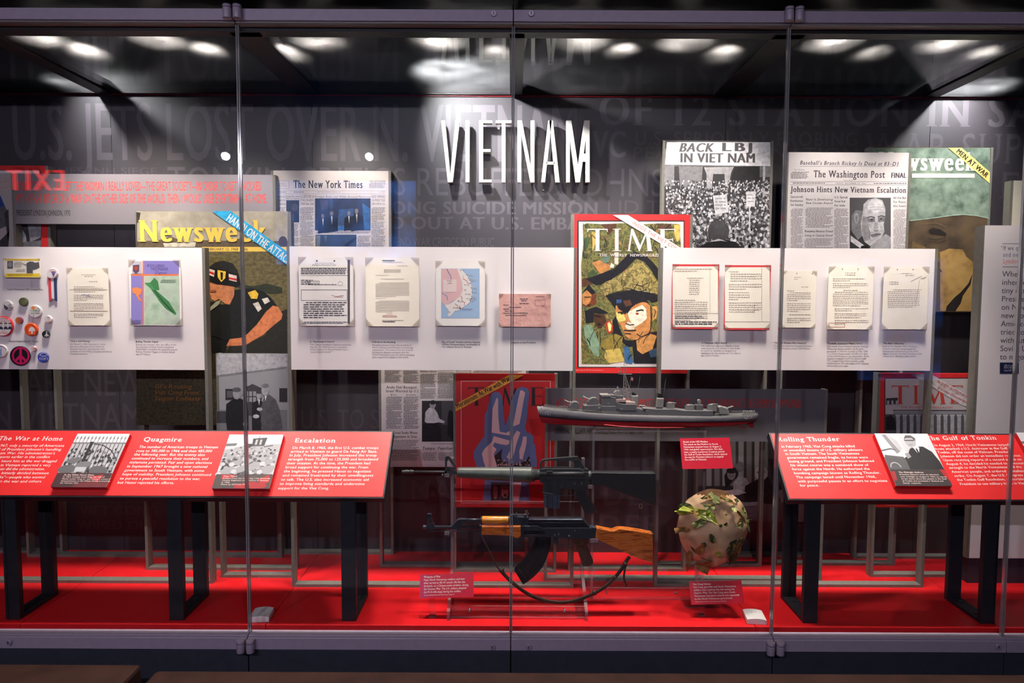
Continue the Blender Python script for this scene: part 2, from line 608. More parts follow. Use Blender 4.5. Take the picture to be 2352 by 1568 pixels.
# ------------------------------------------------------------------ glass ceiling of the case, plenum and lamps above it
cl = struct(bpy.data.objects.new('ceiling', None)); COL.objects.link(cl)
bars = [(-1.88, 0.035), (-0.945, 0.055), (0.014, 0.028), (0.975, 0.055), (1.92, 0.035)]
BARM = noisy('bar_paint', [(24, 23, 26), (30, 28, 31)], 20, rough=0.45, spec=0.3)
for x, w in bars:
    b = MB(); b.box((x - w, 0.03, zc - 0.006), (x + w, WALL_Y - 0.006, zc + 0.05), BARM); b.build('ceiling_bar', cl, bevel=0.002)
b = MB(); b.box((-2.9, 0.02, zc - 0.006), (2.75, 0.075, zc + 0.05), BARM); b.build('front_bar', cl)
b = MB(); b.box((-2.9, WALL_Y - 0.015, zc - 0.003), (2.75, WALL_Y, zc + 0.05), BARM); b.build('rear_bar', cl)
gx = [-2.9] + [x for x, w in bars] + [2.75]
for a, b_ in zip(gx[:-1], gx[1:]):
    b = MB(); b.box((a + 0.01, 0.06, zc), (b_ - 0.01, WALL_Y - 0.02, zc + 0.008), CEIL_GLASS); b.build('pane', cl)
pln = MB(); pln.box((-2.9, 0.05, zc + 0.62), (2.75, WALL_Y + 0.02, zc + 0.66), col(26, 25, 26)); struct(pln.build('ceiling_plenum'))
LAMPB = col(22, 22, 24, rough=0.4)


def aim_lamp(name, label, group, loc, target, watts, angle, blend, color, lens_c, lens_w, hang_z, radius=0.03):
    loc = Vector(loc); tg = Vector(target)
    d = (tg - loc).normalized()
    t = thing(name, label, 'spotlight', (loc.x, loc.y, hang_z), group)
    b = MB(); b.tube([loc - d * 0.085, loc - d * 0.07, loc - d * 0.012, loc - d * 0.008], [0.024, 0.034, 0.036, 0.037], LAMPB, 16); b.build('can', t)
    b = MB(); b.tube([loc - d * 0.010, loc - d * 0.006], [0.031, 0.031], glow('lens_' + name, lens_c, lens_w), 16); b.build('lens', t)
    b = MB(); b.cyl((loc.x, loc.y, hang_z), loc - d * 0.05, 0.007, LAMPB, 8); b.cyl((loc.x, loc.y, hang_z - 0.012), (loc.x, loc.y, hang_z), 0.03, LAMPB, 14); b.build('stem', t)
    L_ = bpy.data.lights.new(name + '_light', 'SPOT'); L_.energy = watts; L_.spot_size = R(angle); L_.spot_blend = blend; L_.shadow_soft_size = radius
    L_.color = color
    lo = bpy.data.objects.new(name + '_light', L_); COL.objects.link(lo); lo.parent = t
    lo.location = loc - t.location + d * 0.002
    lo.rotation_euler = d.to_track_quat('-Z', 'Y').to_euler()
    return t


WARM = (1.0, 0.89, 0.83)
for x, tx, k in [(-1.70, -1.78, 1.0), (-1.30, -1.30, 1.0), (-0.70, -0.82, 1.0), (-0.27, -0.30, 1.0), (0.27, 0.12, 0.9), (0.63, 0.62, 1.1), (1.18, 1.10, 1.2), (1.58, 1.62, 1.15)]:
    aim_lamp('spot_lamp', 'small black spotlight above the glass ceiling of the case', 'spotlights above the case glass', (x, 0.13, zc + 0.11), (tx, 0.20, 1.30), PANEL_LAMP_W * k, 54, 0.8, WARM,
             (255, 240, 225), 14, zc + 0.62, 0.08)
for x, tx, tz, k in [(-1.62, -1.72, 2.02, 1.1), (-1.14, -1.28, 1.85, 0.8), (-0.90, -0.82, 2.08, 1.1), (-0.10, 0.08, 2.12, 0.45), (0.42, 0.36, 1.72, 0.75), (0.80, 0.84, 2.0, 0.75), (1.36, 1.42, 1.92, 0.42), (1.76, 1.90, 1.95, 0.6)]:
    aim_lamp('poster_lamp', 'narrow black spotlight above the case glass aimed at the tall posters', 'poster spotlights above the case glass', (x, 0.15, zc + 0.11), (tx, 0.66, tz), POSTER_LAMP_W * k, 60, 0.85, WARM,
             (255, 240, 225), 10, zc + 0.62, 0.04)
for x, tx, k, ly in ((-2.02, -1.75, 0.26, 0.58), (-0.43, 0.12, 1.05, 0.34), (2.12, 2.0, 0.42, 0.58)):
    aim_lamp('wash_lamp', 'small black spotlight close above the back wall of the case', 'spotlights washing the back wall', (x, ly, zc + 0.20), (tx, 0.80, zc - 0.30), WASH_LAMP_W * k, 88, 1.0,
             (0.97, 0.96, 1.0), (235, 255, 240), 14, zc + 0.62)

# ------------------------------------------------------------------ glass doors in their rails
EDGE = clear('glass_edge', (0.62, 0.64, 0.62), 0.30, 0.10, haze=0.42, haze_col=(0.62, 0.58, 0.58))
CHROME = col(190, 180, 190, rough=0.4, metal=0.6)


def hinge(parent, x, z, top):
    b = MB()
    h = 0.046
    b.cyl((x, -0.046, z - h / 2), (x, -0.046, z + h / 2), 0.0145, RAIL, 18)
    b.cyl((x, -0.046, z + (h / 2 - 0.012)), (x, -0.046, z + h / 2 - 0.009), 0.0152, col(90, 80, 90), 18)
    b.box((x - 0.012, -0.046, z - h / 2 + 0.004), (x + 0.012, -0.028, z + h / 2 - 0.004), RAIL)
    b.build('hinge', parent, bevel=0.001)


def lock(parent, x, z):
    b = MB()
    b.cyl((x, -0.030, z), (x, -0.037, z), 0.0105, RAIL, 20)
    b.cyl((x, -0.037, z), (x, -0.0385, z), 0.008, CHROME, 20)
    b.box((x - 0.0012, -0.0392, z - 0.005), (x + 0.0012, -0.038, z + 0.005), BLACK)
    b.build('lock', parent)


dn = ['clear glass case door in front of the buttons panel', 'clear glass case door in front of the map and document panel', 'clear glass case door in front of the ship model and helmet',
      'clear glass case door in front of the reader table headed Rolling Thunder', 'clear glass case door partly in view before the white introduction panel']
for i in range(5):
    xa, xb = SEAMS[i] + 0.0015, SEAMS[i + 1] - 0.0015
    t = thing('glass_door', dn[i], 'glass door', ((xa + xb) / 2, 0, zr0), 'glass doors of the display case')
    b = MB(); b.box((xa + 0.004, -0.006, zr1 - 0.02), (xb - 0.004, 0.006, zt0 + 0.02), GLASS); b.build('pane', t)
    for xx in (xa, xb - 0.004):
        b = MB(); b.box((xx, -0.006, zr1), (xx + 0.004, 0.006, zt0), EDGE); b.build('polished_edge', t)
    b = MB(); b.box((xa, -0.03, zr0), (xb, 0.026, zr1 - 0.007), RAIL); b.box((xa, -0.022, zr1 - 0.007), (xb, 0.02, zr1), RAIL); b.build('bottom_rail', t, bevel=0.0015)
    b = MB(); b.box((xa, -0.03, zt0 + 0.006), (xb, 0.026, zt1), RAIL); b.box((xa, -0.022, zt0), (xb, 0.02, zt0 + 0.006), col(120, 108, 112, rough=0.4)); b.build('top_rail', t, bevel=0.0015)
    zb, zt = (zr0 + zr1) / 2, (zt0 + zt1) / 2
    if i in (0, 2):
        hinge(t, xb - 0.0155, zb - 0.004, False); hinge(t, xb - 0.0155, zt + 0.006, True)
    if i in (1, 3):
        hinge(t, xa + 0.0155, zb - 0.004, False); hinge(t, xa + 0.0155, zt + 0.006, True)
    if i == 1:
        lock(t, P(1131, 1485, -0.03).x, P(1131, 1484, -0.03).z); lock(t, P(1134, 32, -0.03).x, P(1134, 32, -0.03).z)
    if i == 2:
        lock(t, P(1214, 1485, -0.03).x, P(1214, 1484, -0.03).z); lock(t, P(1220, 32, -0.03).x, P(1220, 32, -0.03).z)
    if i == 0:
        lock(t, P(22, 1472, -0.03).x, zb)
    if i == 3:
        lock(t, P(2292, 1460, -0.03).x, zb)

# ------------------------------------------------------------------ benches in front of the case
LEATHER = noisy('bench_leather', [(70, 44, 36), (82, 52, 42), (92, 60, 48)], 14, rough=0.45, spec=0.4, bump=0.25)
zbch = 0.45
yb = EYE.y + 1.2 / math.tan(math.atan((1540 - 784) / F) + PITCH)


def zplane_x(px, py, z):
    r = ray(px, py); t_ = (z - EYE.z) / r.z
    return EYE.x + r.x * t_


for lab, xa, xb in (('brown leather bench shorter end showing, at the lower left corner', -2.6, zplane_x(319, 1531, zbch)), ('long brown leather bench running along under the glass doors', zplane_x(366, 1530, zbch), 2.9)):
    yb = EYE.y + 1.2 / math.tan(math.atan(((1527 if xa < -2 else 1541) - 784) / F) + PITCH)
    t = thing('bench', lab, 'bench', ((xa + xb) / 2, yb - 0.22, 0), 'benches in front of the case')
    b = MB(); b.box((xa, yb - 0.46, 0.36), (xb, yb, zbch), LEATHER); b.build('seat', t, bevel=0.012)
    b = MB(); b.box((xa + 0.03, yb - 0.44, 0.05), (xb - 0.03, yb - 0.03, 0.36), col(40, 30, 28)); b.build('base', t)
    for s_ in (xa + 0.08, xb - 0.12):
        b = MB(); b.box((s_, yb - 0.42, 0.0), (s_ + 0.05, yb - 0.05, 0.05), BLACK); b.build('foot', t)

# ------------------------------------------------------------------ what the glass mirrors: exit sign, track heads, screens of the gallery
ty = -3.5
for px in (526, 851, 1338):
    d = 2.48 - ty
    x = (px - 1176) / F * d
    aim_lamp('track_head', 'black track spotlight hanging in the gallery opposite the case', 'track spotlights in the gallery', (x, ty, 1.65 + 0.3135 * d / 1.6 * 1.0 + 0.0), (x * 0.6, -1.0, 0.6), TRACK_LAMP_W, 150, 0.9,
             (0.86, 0.82, 1.0), (225, 240, 255), 60, 3.3, 0.03)
sy = -3.0
sx, sz = -3.7, 2.53
t = thing('exit_sign', 'red lit EXIT sign hanging from the gallery ceiling', 'exit sign', (sx, sy, sz - 0.12))
b = MB(); b.box((sx - 0.28, sy - 0.05, sz - 0.12), (sx + 0.28, sy, sz + 0.14), col(24, 24, 26)); b.build('housing', t, bevel=0.006)
V, Fc, w = run('EXIT', 4, False, 0.06, 0.03)
b = MB(); b.add([(sx + 0.23 - vx / w * 0.46, sy + 0.002 + vz * 2e-5, sz - 0.075 + vy / CAPH * 0.155) for vx, vy, vz in V], Fc, glow('exit_red', (255, 40, 34), 9.0)); b.build('lettering', t, weld=False)
b = MB(); b.cyl((sx - 0.15, sy - 0.025, sz + 0.14), (sx - 0.15, sy - 0.025, 3.3), 0.008, BLACK, 8); b.cyl((sx + 0.15, sy - 0.025, sz + 0.14), (sx + 0.15, sy - 0.025, 3.3), 0.008, BLACK, 8); b.build('hanger', t)


def screen(label, x0, x1, z0, z1, Y, c, strength):
    m, nt, p = newmat('screen_picture')
    N, L = nt.nodes, nt.links
    tc = N.new('ShaderNodeTexCoord'); nz = N.new('ShaderNodeTexNoise'); nz.inputs['Scale'].default_value = 3.0; nz.inputs['Detail'].default_value = 3
    rp = N.new('ShaderNodeValToRGB'); rp.color_ramp.elements[0].position = 0.35; rp.color_ramp.elements[1].position = 0.7
    rp.color_ramp.elements[0].color = (0.002, 0.006, 0.02, 1); rp.color_ramp.elements[1].color = lin(c) + (1,)
    L.new(tc.outputs['Object'], nz.inputs['Vector']); L.new(nz.outputs['Fac'], rp.inputs['Fac']); L.new(rp.outputs['Color'], p.inputs['Emission Color'])
    p.inputs['Emission Strength'].default_value = strength; p.inputs['Base Color'].default_value = (0.01, 0.01, 0.012, 1)
    t = thing('video_screen', label, 'screen', ((x0 + x1) / 2, Y, z0))
    b = MB(); b.box((x0 - 0.03, Y - 0.06, z0 - 0.03), (x1 + 0.03, Y - 0.002, z1 + 0.03), BLACK); b.build('housing', t)
    b = MB(); b.box((x0, Y - 0.002, z0), (x1, Y, z1), m); b.build('display', t)


screen('large blue lit video screen on the gallery wall mirrored in the glass', -2.7, -1.1, 2.0, 2.95, -5.53, (60, 130, 230), 5.0)
screen('blue lit video screen low on the gallery wall mirrored beside the introduction panel', 4.0, 4.95, 0.7, 2.1, -5.53, (40, 110, 220), 2.0)

# ------------------------------------------------------------------ freestanding panels on flat-bar frames


class XP:
    """A plane addressed in the pixels of an enlarged crop: scale k, corner (ox, oy)."""

    def __init__(s, pl, k, ox, oy):
        s.p, s.k_, s.ox, s.oy = pl, k, ox, oy

    def loc(s, x, y):
        return s.p.loc(x * s.k_ + s.ox, y * s.k_ + s.oy)

    def pt(s, x, y, h=0.0):
        return s.p.pt(x * s.k_ + s.ox, y * s.k_ + s.oy, h)

    def at(s, a, b, h=0.0):
        return s.p.at(a, b, h)


class Panel:
    def __init__(s, name, label, cat, x0, y0, x1, y1, yf, mat, post=0.012, depth=0.04, thick=0.012, legs=True, group='freestanding exhibit panels', frame=None):
        s.Y = Y = min(floor_d(yf) - 2.48, WALL_Y - depth - 0.004)
        s.pl = vplane(Y)
        XL, XR = P(x0, y0, Y).x, P(x1, y0, Y).x
        ZT, ZB = P((x0 + x1) / 2, y0, Y).z, P((x0 + x1) / 2, y1, Y).z
        s.XL, s.XR, s.ZT, s.ZB = XL, XR, ZT, ZB
        s.root = thing(name, label, cat, ((XL + XR) / 2, Y + depth / 2, CF), group)
        fm = frame or STEEL
        b = MB(); b.box((XL + post, Y, ZB), (XR - post, Y + thick, ZT), mat); s.board = b.build('board', s.root)
        if legs:
            for xx in (XL, XR - post):
                b = MB(); b.box((xx, Y, CF), (xx + post, Y + depth, ZT), fm); b.build('post', s.root)
            b = MB(); b.box((XL + post, Y, CF), (XR - post, Y + depth, CF + 0.012), fm); b.build('base_bar', s.root)

    def pr(s, k=1.0, ox=0.0, oy=0.0, h=0.0003):
        return Print(XP(s.pl, k, ox, oy) if (k, ox, oy) != (1.0, 0.0, 0.0) else s.pl, h)


TIME_L = {
    'T': [(0, 0), (1, 0), (1, .14), (.97, .14), (.94, .05), (.6, .05), (.6, .96), (.68, .98), (.68, 1), (.32, 1), (.32, .98), (.4, .96), (.4, .05), (.06, .05), (.03, .14), (0, .14)],
    'I': [(0, 0), (1, 0), (1, .02), (.72, .04), (.72, .96), (1, .98), (1, 1), (0, 1), (0, .98), (.28, .96), (.28, .04), (0, .02)],
    'M': [(.18, 0), (.25, 0), (.52, .74), (.78, 0), (.84, 0), (.96, .97), (1, .98), (1, 1), (.74, 1), (.74, .98), (.8, .97), (.745, .30), (.5, 1), (.47, 1), (.21, .26), (.12, .97), (.19, .98), (.19, 1), (0, 1), (0, .98), (.06, .97)],
    'E': [(0, 0), (.95, 0), (.97, .15), (.94, .15), (.9, .04), (.36, .04), (.36, .46), (.78, .46), (.8, .4), (.83, .4), (.83, .58), (.8, .58), (.78, .5), (.36, .5), (.36, .96), (.92, .96), (.97, .84), (1, .84), (.97, 1), (0, 1), (0, .98), (.12, .97), (.12, .03), (0, .02)],
}


def time_letter(pr, ch, mat, x0, x1, yt, yb):
    pr.poly(mat, [(x0 + (x1 - x0) * u, yt + (yb - yt) * v) for u, v in TIME_L[ch]])


def g(v):
    return col(v, v - 3 if v > 3 else v, v)


def pc(r, g_=None, b_=None):
    """A printed picture tone with a little mottling."""
    c = (r, r, r) if g_ is None else (r, g_, b_)
    lo_c = tuple(max(0, int(x * 0.87)) for x in c); hi_c = tuple(min(255, int(x * 1.07 + 3)) for x in c)
    return noisy('print_%d_%d_%d' % c, [lo_c, c, hi_c], 70, 6, rough=0.5, spec=0.35)


def gp(v):
    return pc(v, max(0, v - 3), v)


WHITE = noisy('white_board', [(232, 222, 221), (236, 226, 225)], 8, rough=0.5, spec=0.3)
PAPERW = noisy('newsprint', [(206, 196, 194), (216, 206, 203)], 18, rough=0.7, spec=0.2)
TIMERED = col(222, 44, 44, rough=0.45)
DK = col(30, 27, 28)
TXT = col(46, 42, 44)
FROST = clear('frosted_sheet', (0.80, 0.76, 0.79), 0.03, 0.25, haze=0.78, haze_col=(0.30, 0.265, 0.285))
FROST2 = clear('frosted_sheet_dim', (0.80, 0.76, 0.79), 0.03, 0.25, haze=0.72, haze_col=(0.20, 0.18, 0.195))

# --- magazine cover at the far left, mostly behind the quotation strip
p = Panel('magazine_cover_panel', 'red bordered magazine cover board dated JANUARY 14, 1966 behind the frosted quotation strip', 'poster', -110, 380, 110, 800, 1262, TIMERED)
a = p.pr()
a.rect(col(40, 30, 32), -95, 390, 93, 800); a.up().rect(col(215, 205, 205), -93, 391.5, 91, 800)
a.up().rect(col(178, 164, 160), -88, 398, 88, 800)
a.up().poly(pc(40, 70, 140), '-10,440 2,450 12,474 4,478 -10,478'); a.poly(gp(90), '-10,478 12,474 20,490 14,520 -10,530')
a.poly(gp(60), '10,488 20,480 22,530 8,545 -8,560 -8,600 20,600 20,560')
a.text('Peace &', -16, 424, 17, 6, col(215, 120, 90), y1=418); a.text('Comm', -6, 436, 17, 6, col(215, 120, 90), y1=432)
a.poly(gp(60), '36,515 95,515 95,566 36,566'); a.up().poly(gp(170), '37,523 50,524 60,540 62,556 38,557'); a.poly(gp(150), '64,516 95,516 94,545 70,556'); a.poly(gp(120), '38,558 95,552 95,566 38,566')
a.text('JANUARY 14, 1966', 32, 388, 92, 4, col(120, 20, 24), track=0.15)
a.build('cover_print', p.root, weld=False)

# --- first frosted quotation strip
p = Panel('quotation_panel', 'frosted strip with two lines of red capitals about the woman I really loved', 'quotation panel', 25, 400, 632, 515, 1283, FROST)
a = p.pr()
QR = col(232, 70, 62)
a.text('I KNEW THAT . . . IF I LEFT THE WOMAN I REALLY LOVED—THE GREAT SOCIETY—IN ORDER TO GET INVOLVED', 37, 438, 601, 21, QR, y1=438, bold=0.012)
a.text('WITH THAT BITCH OF A WAR ON THE OTHER SIDE OF THE WORLD, THEN I WOULD LOSE EVERYTHING AT HOME.', 37, 466.5, 614, 21, QR, y1=466.5, bold=0.012)
a.build('quotation_lettering', p.root, weld=False); a = p.pr()
a.text('PRESIDENT LYNDON JOHNSON, 1970', 38, 495, 162, 13, DK, bold=0.012)
a.build('attribution_lettering', p.root, weld=False)

# --- newspaper front page top left
p = Panel('newspaper_panel', 'newspaper front page with blackletter title and a photo of men in suits tinted by a painted blue reflection', 'newspaper', 622, 392, 898, 838, 1273, PAPERW)
a = p.pr(290 / 2352, 620, 385)
a.text('The New York Times', 440, 375, 1735, 140, DK, serif=True, bold=0.028, res=3)
a.text('LATE CITY EDITION', 1855, 265, 2150, 24, DK, bold=0.03)
GT = col(96, 90, 92)
a.greek(GT, 1850, 280, 2150, 385, 22, 0.45)
a.frame(GT, 60, 243, 355, 393, 4); a.text('“All the News', 80, 310, 290, 24, GT, serif=True); a.text('That’s Fit to Print”', 60, 348, 320, 24, GT, serif=True)
for y in (428, 484):
    a.rect(GT, 60, y, 2150, y + 4)
a.text('NEW YORK, MONDAY, JUNE 26, 1967', 880, 462, 1320, 18, GT, serif=True); a.text('10 CENTS', 2030, 462, 2150, 18, GT); a.greek(GT, 130, 450, 300, 470, 20); a.greek(GT, 420, 450, 640, 470, 20)
a.text('Kosygin Rides and Walks Around Manhattan', 835, 555, 1885, 36, TXT, serif=True, shear=0.2)
for i, t in enumerate(['U.S. JETS STEP UP', 'ATTACK ON NORTH;', 'STRIKE RAIL LINES']):
    a.text(t, 562, 560 + i * 68, 822, 46, TXT)
for i, t in enumerate(['SIDES’ FIRMNESS', 'ON MIDEAST ISSUE', 'DIMS HOPE AT U.N.']):
    a.text(t, 1900, 560 + i * 68, 2145, 46, TXT)
for i, t in enumerate(['TRAILED AND', 'IMMIGRATION', 'BY IS BROKEN']):
    a.text(t, 128, 560 + i * 68, 290, 40, TXT)
a.text('Nicklaus Wins Open', 302, 548, 545, 28, TXT, serif=True, bold=0.02); a.text('With 275, a Record', 302, 588, 548, 28, TXT, serif=True, bold=0.02)
for x0, y0, x1, y1 in ((128, 740, 290, 1500), (305, 1040, 545, 1500), (562, 740, 822, 1500), (1895, 740, 2150, 1500), (850, 1190, 1880, 1235), (1630, 1270, 1880, 1500)):
    a.greek(GT, x0, y0, x1, y1, 19, 0.5)
for x in (297, 553, 828, 1888):
    a.rect(col(150, 142, 142), x, 490, x + 3, 1500)
a.rect(col(30, 34, 46), 305, 605, 545, 1020); a.rect(col(28, 30, 42), 840, 572, 1875, 1170); a.rect(col(44, 60, 84), 850, 1247, 1612, 1500)  # blue reflection of the gallery screen is painted into these picture tones
a.up()
a.ell(pc(70, 66, 70), 460, 740, 60, 70); a.poly(pc(20, 22, 30), '360,1020 390,860 450,820 520,850 545,940 545,1020'); a.poly(pc(58, 66, 84), '1100,580 1180,580 1170,760 1120,790'); a.poly(pc(52, 78, 118), '1290,780 1560,760 1560,1160 1240,1165')
a.poly(pc(60, 110, 170), '1160,1090 1400,1080 1400,1168 1150,1168'); a.poly(pc(48, 90, 140), '1720,660 1870,760 1870,1160 1760,1160'); a.poly(pc(70, 60, 60), '930,590 1090,590 1080,760 960,800')
a.poly(pc(110, 118, 130), '860,1260 940,1260 930,1500 870,1500'); a.poly(pc(80, 100, 130), '1000,1260 1060,1260 1050,1400'); a.poly(pc(20, 22, 30), '1380,1440 1612,1270 1612,1330 1420,1500')
a.up()
for cx, cy, sc in ((985, 900, 1.0), (1150, 850, 1.1), (1470, 850, 1.0), (1615, 810, 1.15)):
    a.poly(pc(16, 18, 24), [(cx - 90 * sc, cy + 330 * sc), (cx - 80 * sc, cy + 90 * sc), (cx - 20 * sc, cy + 45 * sc), (cx + 30 * sc, cy + 45 * sc), (cx + 100 * sc, cy + 90 * sc), (cx + 110 * sc, cy + 300 * sc)])
    a.up().ell(pc(120, 108, 104), cx, cy, 30 * sc, 42 * sc); a.poly(pc(190, 186, 180), [(cx - 12, cy + 50 * sc), (cx + 18, cy + 50 * sc), (cx + 6, cy + 190 * sc)]); a.k -= 1
a.build('page_print', p.root, weld=False)

# --- news weekly with the soldier in a helmet
FIELD = noisy('printed_field', [(74, 66, 34), (104, 92, 52), (122, 108, 66)], 55, 8, rough=0.45, stretch=(1, 1, 1.6))
p = Panel('magazine_cover_panel', 'news weekly cover of a helmeted soldier with blue corner band HANOI ON THE ATTACK', 'poster', 310, 485, 668, 976, 1312, FIELD)
a = p.pr(1 / 3.016, 0, 480)
a.poly(noisy('printed_wall', [(150, 140, 124), (176, 166, 148)], 30, rough=0.45), '945,15 1993,15 1993,262 945,262')
a.up(); a.poly(pc(96, 82, 62), '945,225 1100,215 1180,190 1300,230 1420,215 1560,220 1640,205 1760,215 1900,222 1993,220 1993,262 945,262'); a.poly(pc(58, 50, 40), '945,20 975,25 965,80 950,100 950,262 945,262')
a.ell(pc(70, 52, 40), 1960, 225, 30, 38); a.poly(pc(200, 190, 170), '1130,235 1360,228 1350,262 1140,262')
a.poly(noisy('printed_scrub', [(40, 34, 18), (70, 60, 34), (84, 72, 42)], 90, 8, rough=0.5), '945,1000 1993,1000 1993,1496 945,1496')
a.up().rect(col(240, 200, 90), 1400, 262, 1993, 294)
a.text('FEBRUARY 12, 1968    50¢', 1430, 287, 1718, 18, DK, y1=287, bold=0.01)
a.poly(pc(26, 26, 23), '1590,660 1625,560 1700,550 1800,545 1880,615 1920,670 1850,700 1790,780 1720,860 1690,890 1590,900 1560,1000 1405,1000 1405,640 1480,640 1530,660')
a.poly(pc(40, 37, 30), '1880,740 1990,690 1990,1000 1560,1000 1590,945 1700,945 1840,870'); a.poly(pc(50, 54, 38), '1640,515 1750,535 1850,515 1955,545 1955,580 1870,585 1760,550 1650,545')
a.up().poly(pc(196, 122, 80), '1442,505 1500,515 1560,525 1625,540 1622,600 1592,662 1558,655 1520,622 1490,636 1466,622 1462,600 1440,572 1452,540')
a.poly(pc(206, 120, 76), '1890,668 1930,678 1958,728 1950,762 1900,802 1820,872 1700,942 1640,946 1568,948 1592,900 1690,888 1780,800 1840,715')
a.up().poly(pc(36, 34, 32), '1420,478 1438,410 1490,370 1550,357 1612,375 1648,425 1668,522 1640,538 1560,528 1500,520 1440,498')
a.up().poly(pc(20, 18, 18), '1422,470 1440,405 1560,425 1655,450 1668,522 1640,536 1560,526 1500,520 1440,498')
a.up().poly(pc(225, 205, 190), '1438,408 1490,425 1484,470 1434,448'); a.poly(pc(225, 205, 190), '1585,448 1642,462 1642,505 1588,492')
a.poly(pc(236, 190, 60), '1508,422 1566,432 1562,478 1535,505 1510,474'); a.poly(pc(236, 190, 60), '1718,578 1770,560 1792,588 1782,622 1742,620'); a.poly(pc(214, 204, 190), '1752,655 1790,642 1815,690 1790,712'); a.poly(pc(214, 204, 190), '1815,622 1855,612 1872,640 1835,660')
a.up().poly(pc(205, 40, 36), '1440,425 1486,442 1484,456 1438,440'); a.poly(pc(205, 40, 36), '1586,470 1642,484 1642,496 1588,484'); a.poly(pc(26, 24, 20), '1528,436 1546,440 1544,488 1532,492'); a.poly(pc(150, 84, 52), '1455,560 1500,560 1495,575 1460,575')
a.poly(pc(150, 145, 120), '1430,705 1500,640 1530,632 1520,660 1440,720'); a.line(col(14, 14, 12), 5, '1425,855 1500,880 1585,910')
a.up().text('Newsweek', 965, 226, 1852, 148, col(246, 200, 84), y1=226, serif=True, bold=0.045, res=4)
a.up().poly(pc(52, 168, 214), '1470,14 1600,14 1993,296 1993,390')
a.up().text('HANOI ON THE ATTACK', 1566, 75, 2002, 56, col(238, 232, 226), y1=389, bold=0.03, res=3)
for i, t in enumerate(['GI’s Routing', 'Viet Cong From', 'Saigon Embassy']):
    a.text(t, 1072, 1242 + i * 41, [1330, 1380, 1392][i], 30, col(146, 98, 44), bold=0.025, shear=0.2)
a.build('cover_print', p.root, weld=False)

# --- photograph of three men, in front of it
p = Panel('photo_panel', 'black and white photo board of three men in dark suits talking in an office', 'photograph', 495, 812, 668, 1012, 1329, g(150))
a = p.pr(1 / 3.016, 0, 480)
a.poly(gp(176), '1500,1005 1990,1005 1990,1090 1500,1150'); a.poly(gp(128), '1500,1150 1990,1090 1990,1102 1500,1163'); a.rect(g(120), 1500, 1390, 1990, 1620)
a.up().rect(g(36), 1562, 1245, 1622, 1320); a.rect(g(40), 1935, 1240, 1990, 1335); a.poly(gp(70), '1690,1240 1750,1210 1812,1240 1812,1430 1690,1430'); a.rect(g(60), 1502, 1400, 1575, 1480)
a.up()
for i in range(4):
    for j in range(2):
        a.rect(g(150), 1700 + i * 27, 1262 + j * 40, 1720 + i * 27, 1295 + j * 40)
a.rect(g(85), 1572, 1258, 1610, 1305)
a.poly(gp(42), '1745,1345 1780,1325 1815,1330 1840,1360 1835,1450 1810,1480 1812,1620 1750,1620 1745,1450')
a.up().poly(gp(34), '1568,1350 1620,1312 1660,1310 1705,1325 1722,1400 1722,1560 1700,1620 1585,1620 1565,1450'); a.poly(gp(86), '1798,1400 1835,1295 1870,1285 1912,1320 1938,1390 1956,1512 1925,1535 1925,1620 1812,1620 1808,1430')
a.up().ell(gp(150), 1642, 1278, 30, 40); a.ell(gp(160), 1795, 1288, 18, 28); a.ell(gp(160), 1838, 1252, 27, 40); a.ell(gp(150), 1690, 1262, 14, 28); a.ell(gp(190), 1800, 1385, 20, 12); a.ell(gp(190), 1775, 1435, 22, 14); a.ell(gp(200), 1702, 1488, 16, 18)
a.up().ell(gp(90), 1640, 1250, 30, 16); a.ell(gp(70), 1795, 1268, 18, 10); a.ell(gp(120), 1838, 1222, 26, 14); a.poly(gp(220), '1788,1318 1803,1318 1796,1360'); a.poly(gp(215), '1835,1292 1850,1292 1838,1330')
a.build('photo_print', p.root, weld=False)


def captions(a, items, per_t=None):
    """items: (bold heading, x, y, [lines]) set in the two weights of the white boards."""
    for head, x, y, ls in items:
        hs = head if isinstance(head, list) else [head]
        for i, hd in enumerate(hs):
            a.lines([hd], x, y + i * 5.5, 5, 3.9, col(44, 38, 42), per=5.2, bold=0.022)
        a.lines(ls, x, y + 6.8 + (len(hs) - 1) * 5.5, 5.5, 3.7, col(150, 134, 138), per=5.35, bold=0.006)


# --- white document boards
pw1 = Panel('document_panel', 'white document board with campaign buttons, a letter and the rolling thunder booklet', 'display board', -250, 567, 470, 848, 1343, WHITE)
a = pw1.pr()
captions(a, [('South Vietnamese Safe Conduct Pass', 17, 666, []), ('Button Supporting the Troops', 21, 785, []),
             ('“One is Still Missing”', 161, 785, ['On March 2, 1965, Bromley K. Smith,', 'Executive Secretary of the National', 'Security Council, reported the stark', 'statistics of one Rolling Thunder mission to', 'President Johnson.']),
             ('Rolling Thunder Digest', 312, 786, ['During the Vietnam War, the office of the', 'Commander in Chief, Pacific Command', '(CINCPAC) compiled the quarterly journal', 'Rolling Thunder Digest to analyze the air', 'war in Vietnam.'])])
a.build('caption_lettering', pw1.root, weld=False)
pw2 = Panel('document_panel', 'long white document board holding two memos, a map and a pink telegram', 'display board', 658, 567, 1325, 850, 1350, WHITE)
a = pw2.pr()
captions(a, [('A “Psychological Victory”', 712, 786, ['The Central Intelligence Agency concluded', 'that the Tet Offensive was a complete', 'military failure for North Vietnam but a', '“psychological victory.”']),
             ('A Break in the Bombing', 855, 787, ['President Johnson halted the bombing of', 'North Vietnam several times to encourage', 'negotiations. This memo from the Central', 'Intelligence Agency concludes that the', 'North Vietnamese used the lulls to increase', 'their support for attacks in the South.']),
             (['Map of South Vietnam used by General', 'William Westmoreland, commander of', 'U.S. military forces in Vietnam'], 1015, 787, []), ('Telegram to the President', 1172, 788, [])])
a.build('caption_lettering', pw2.root, weld=False)
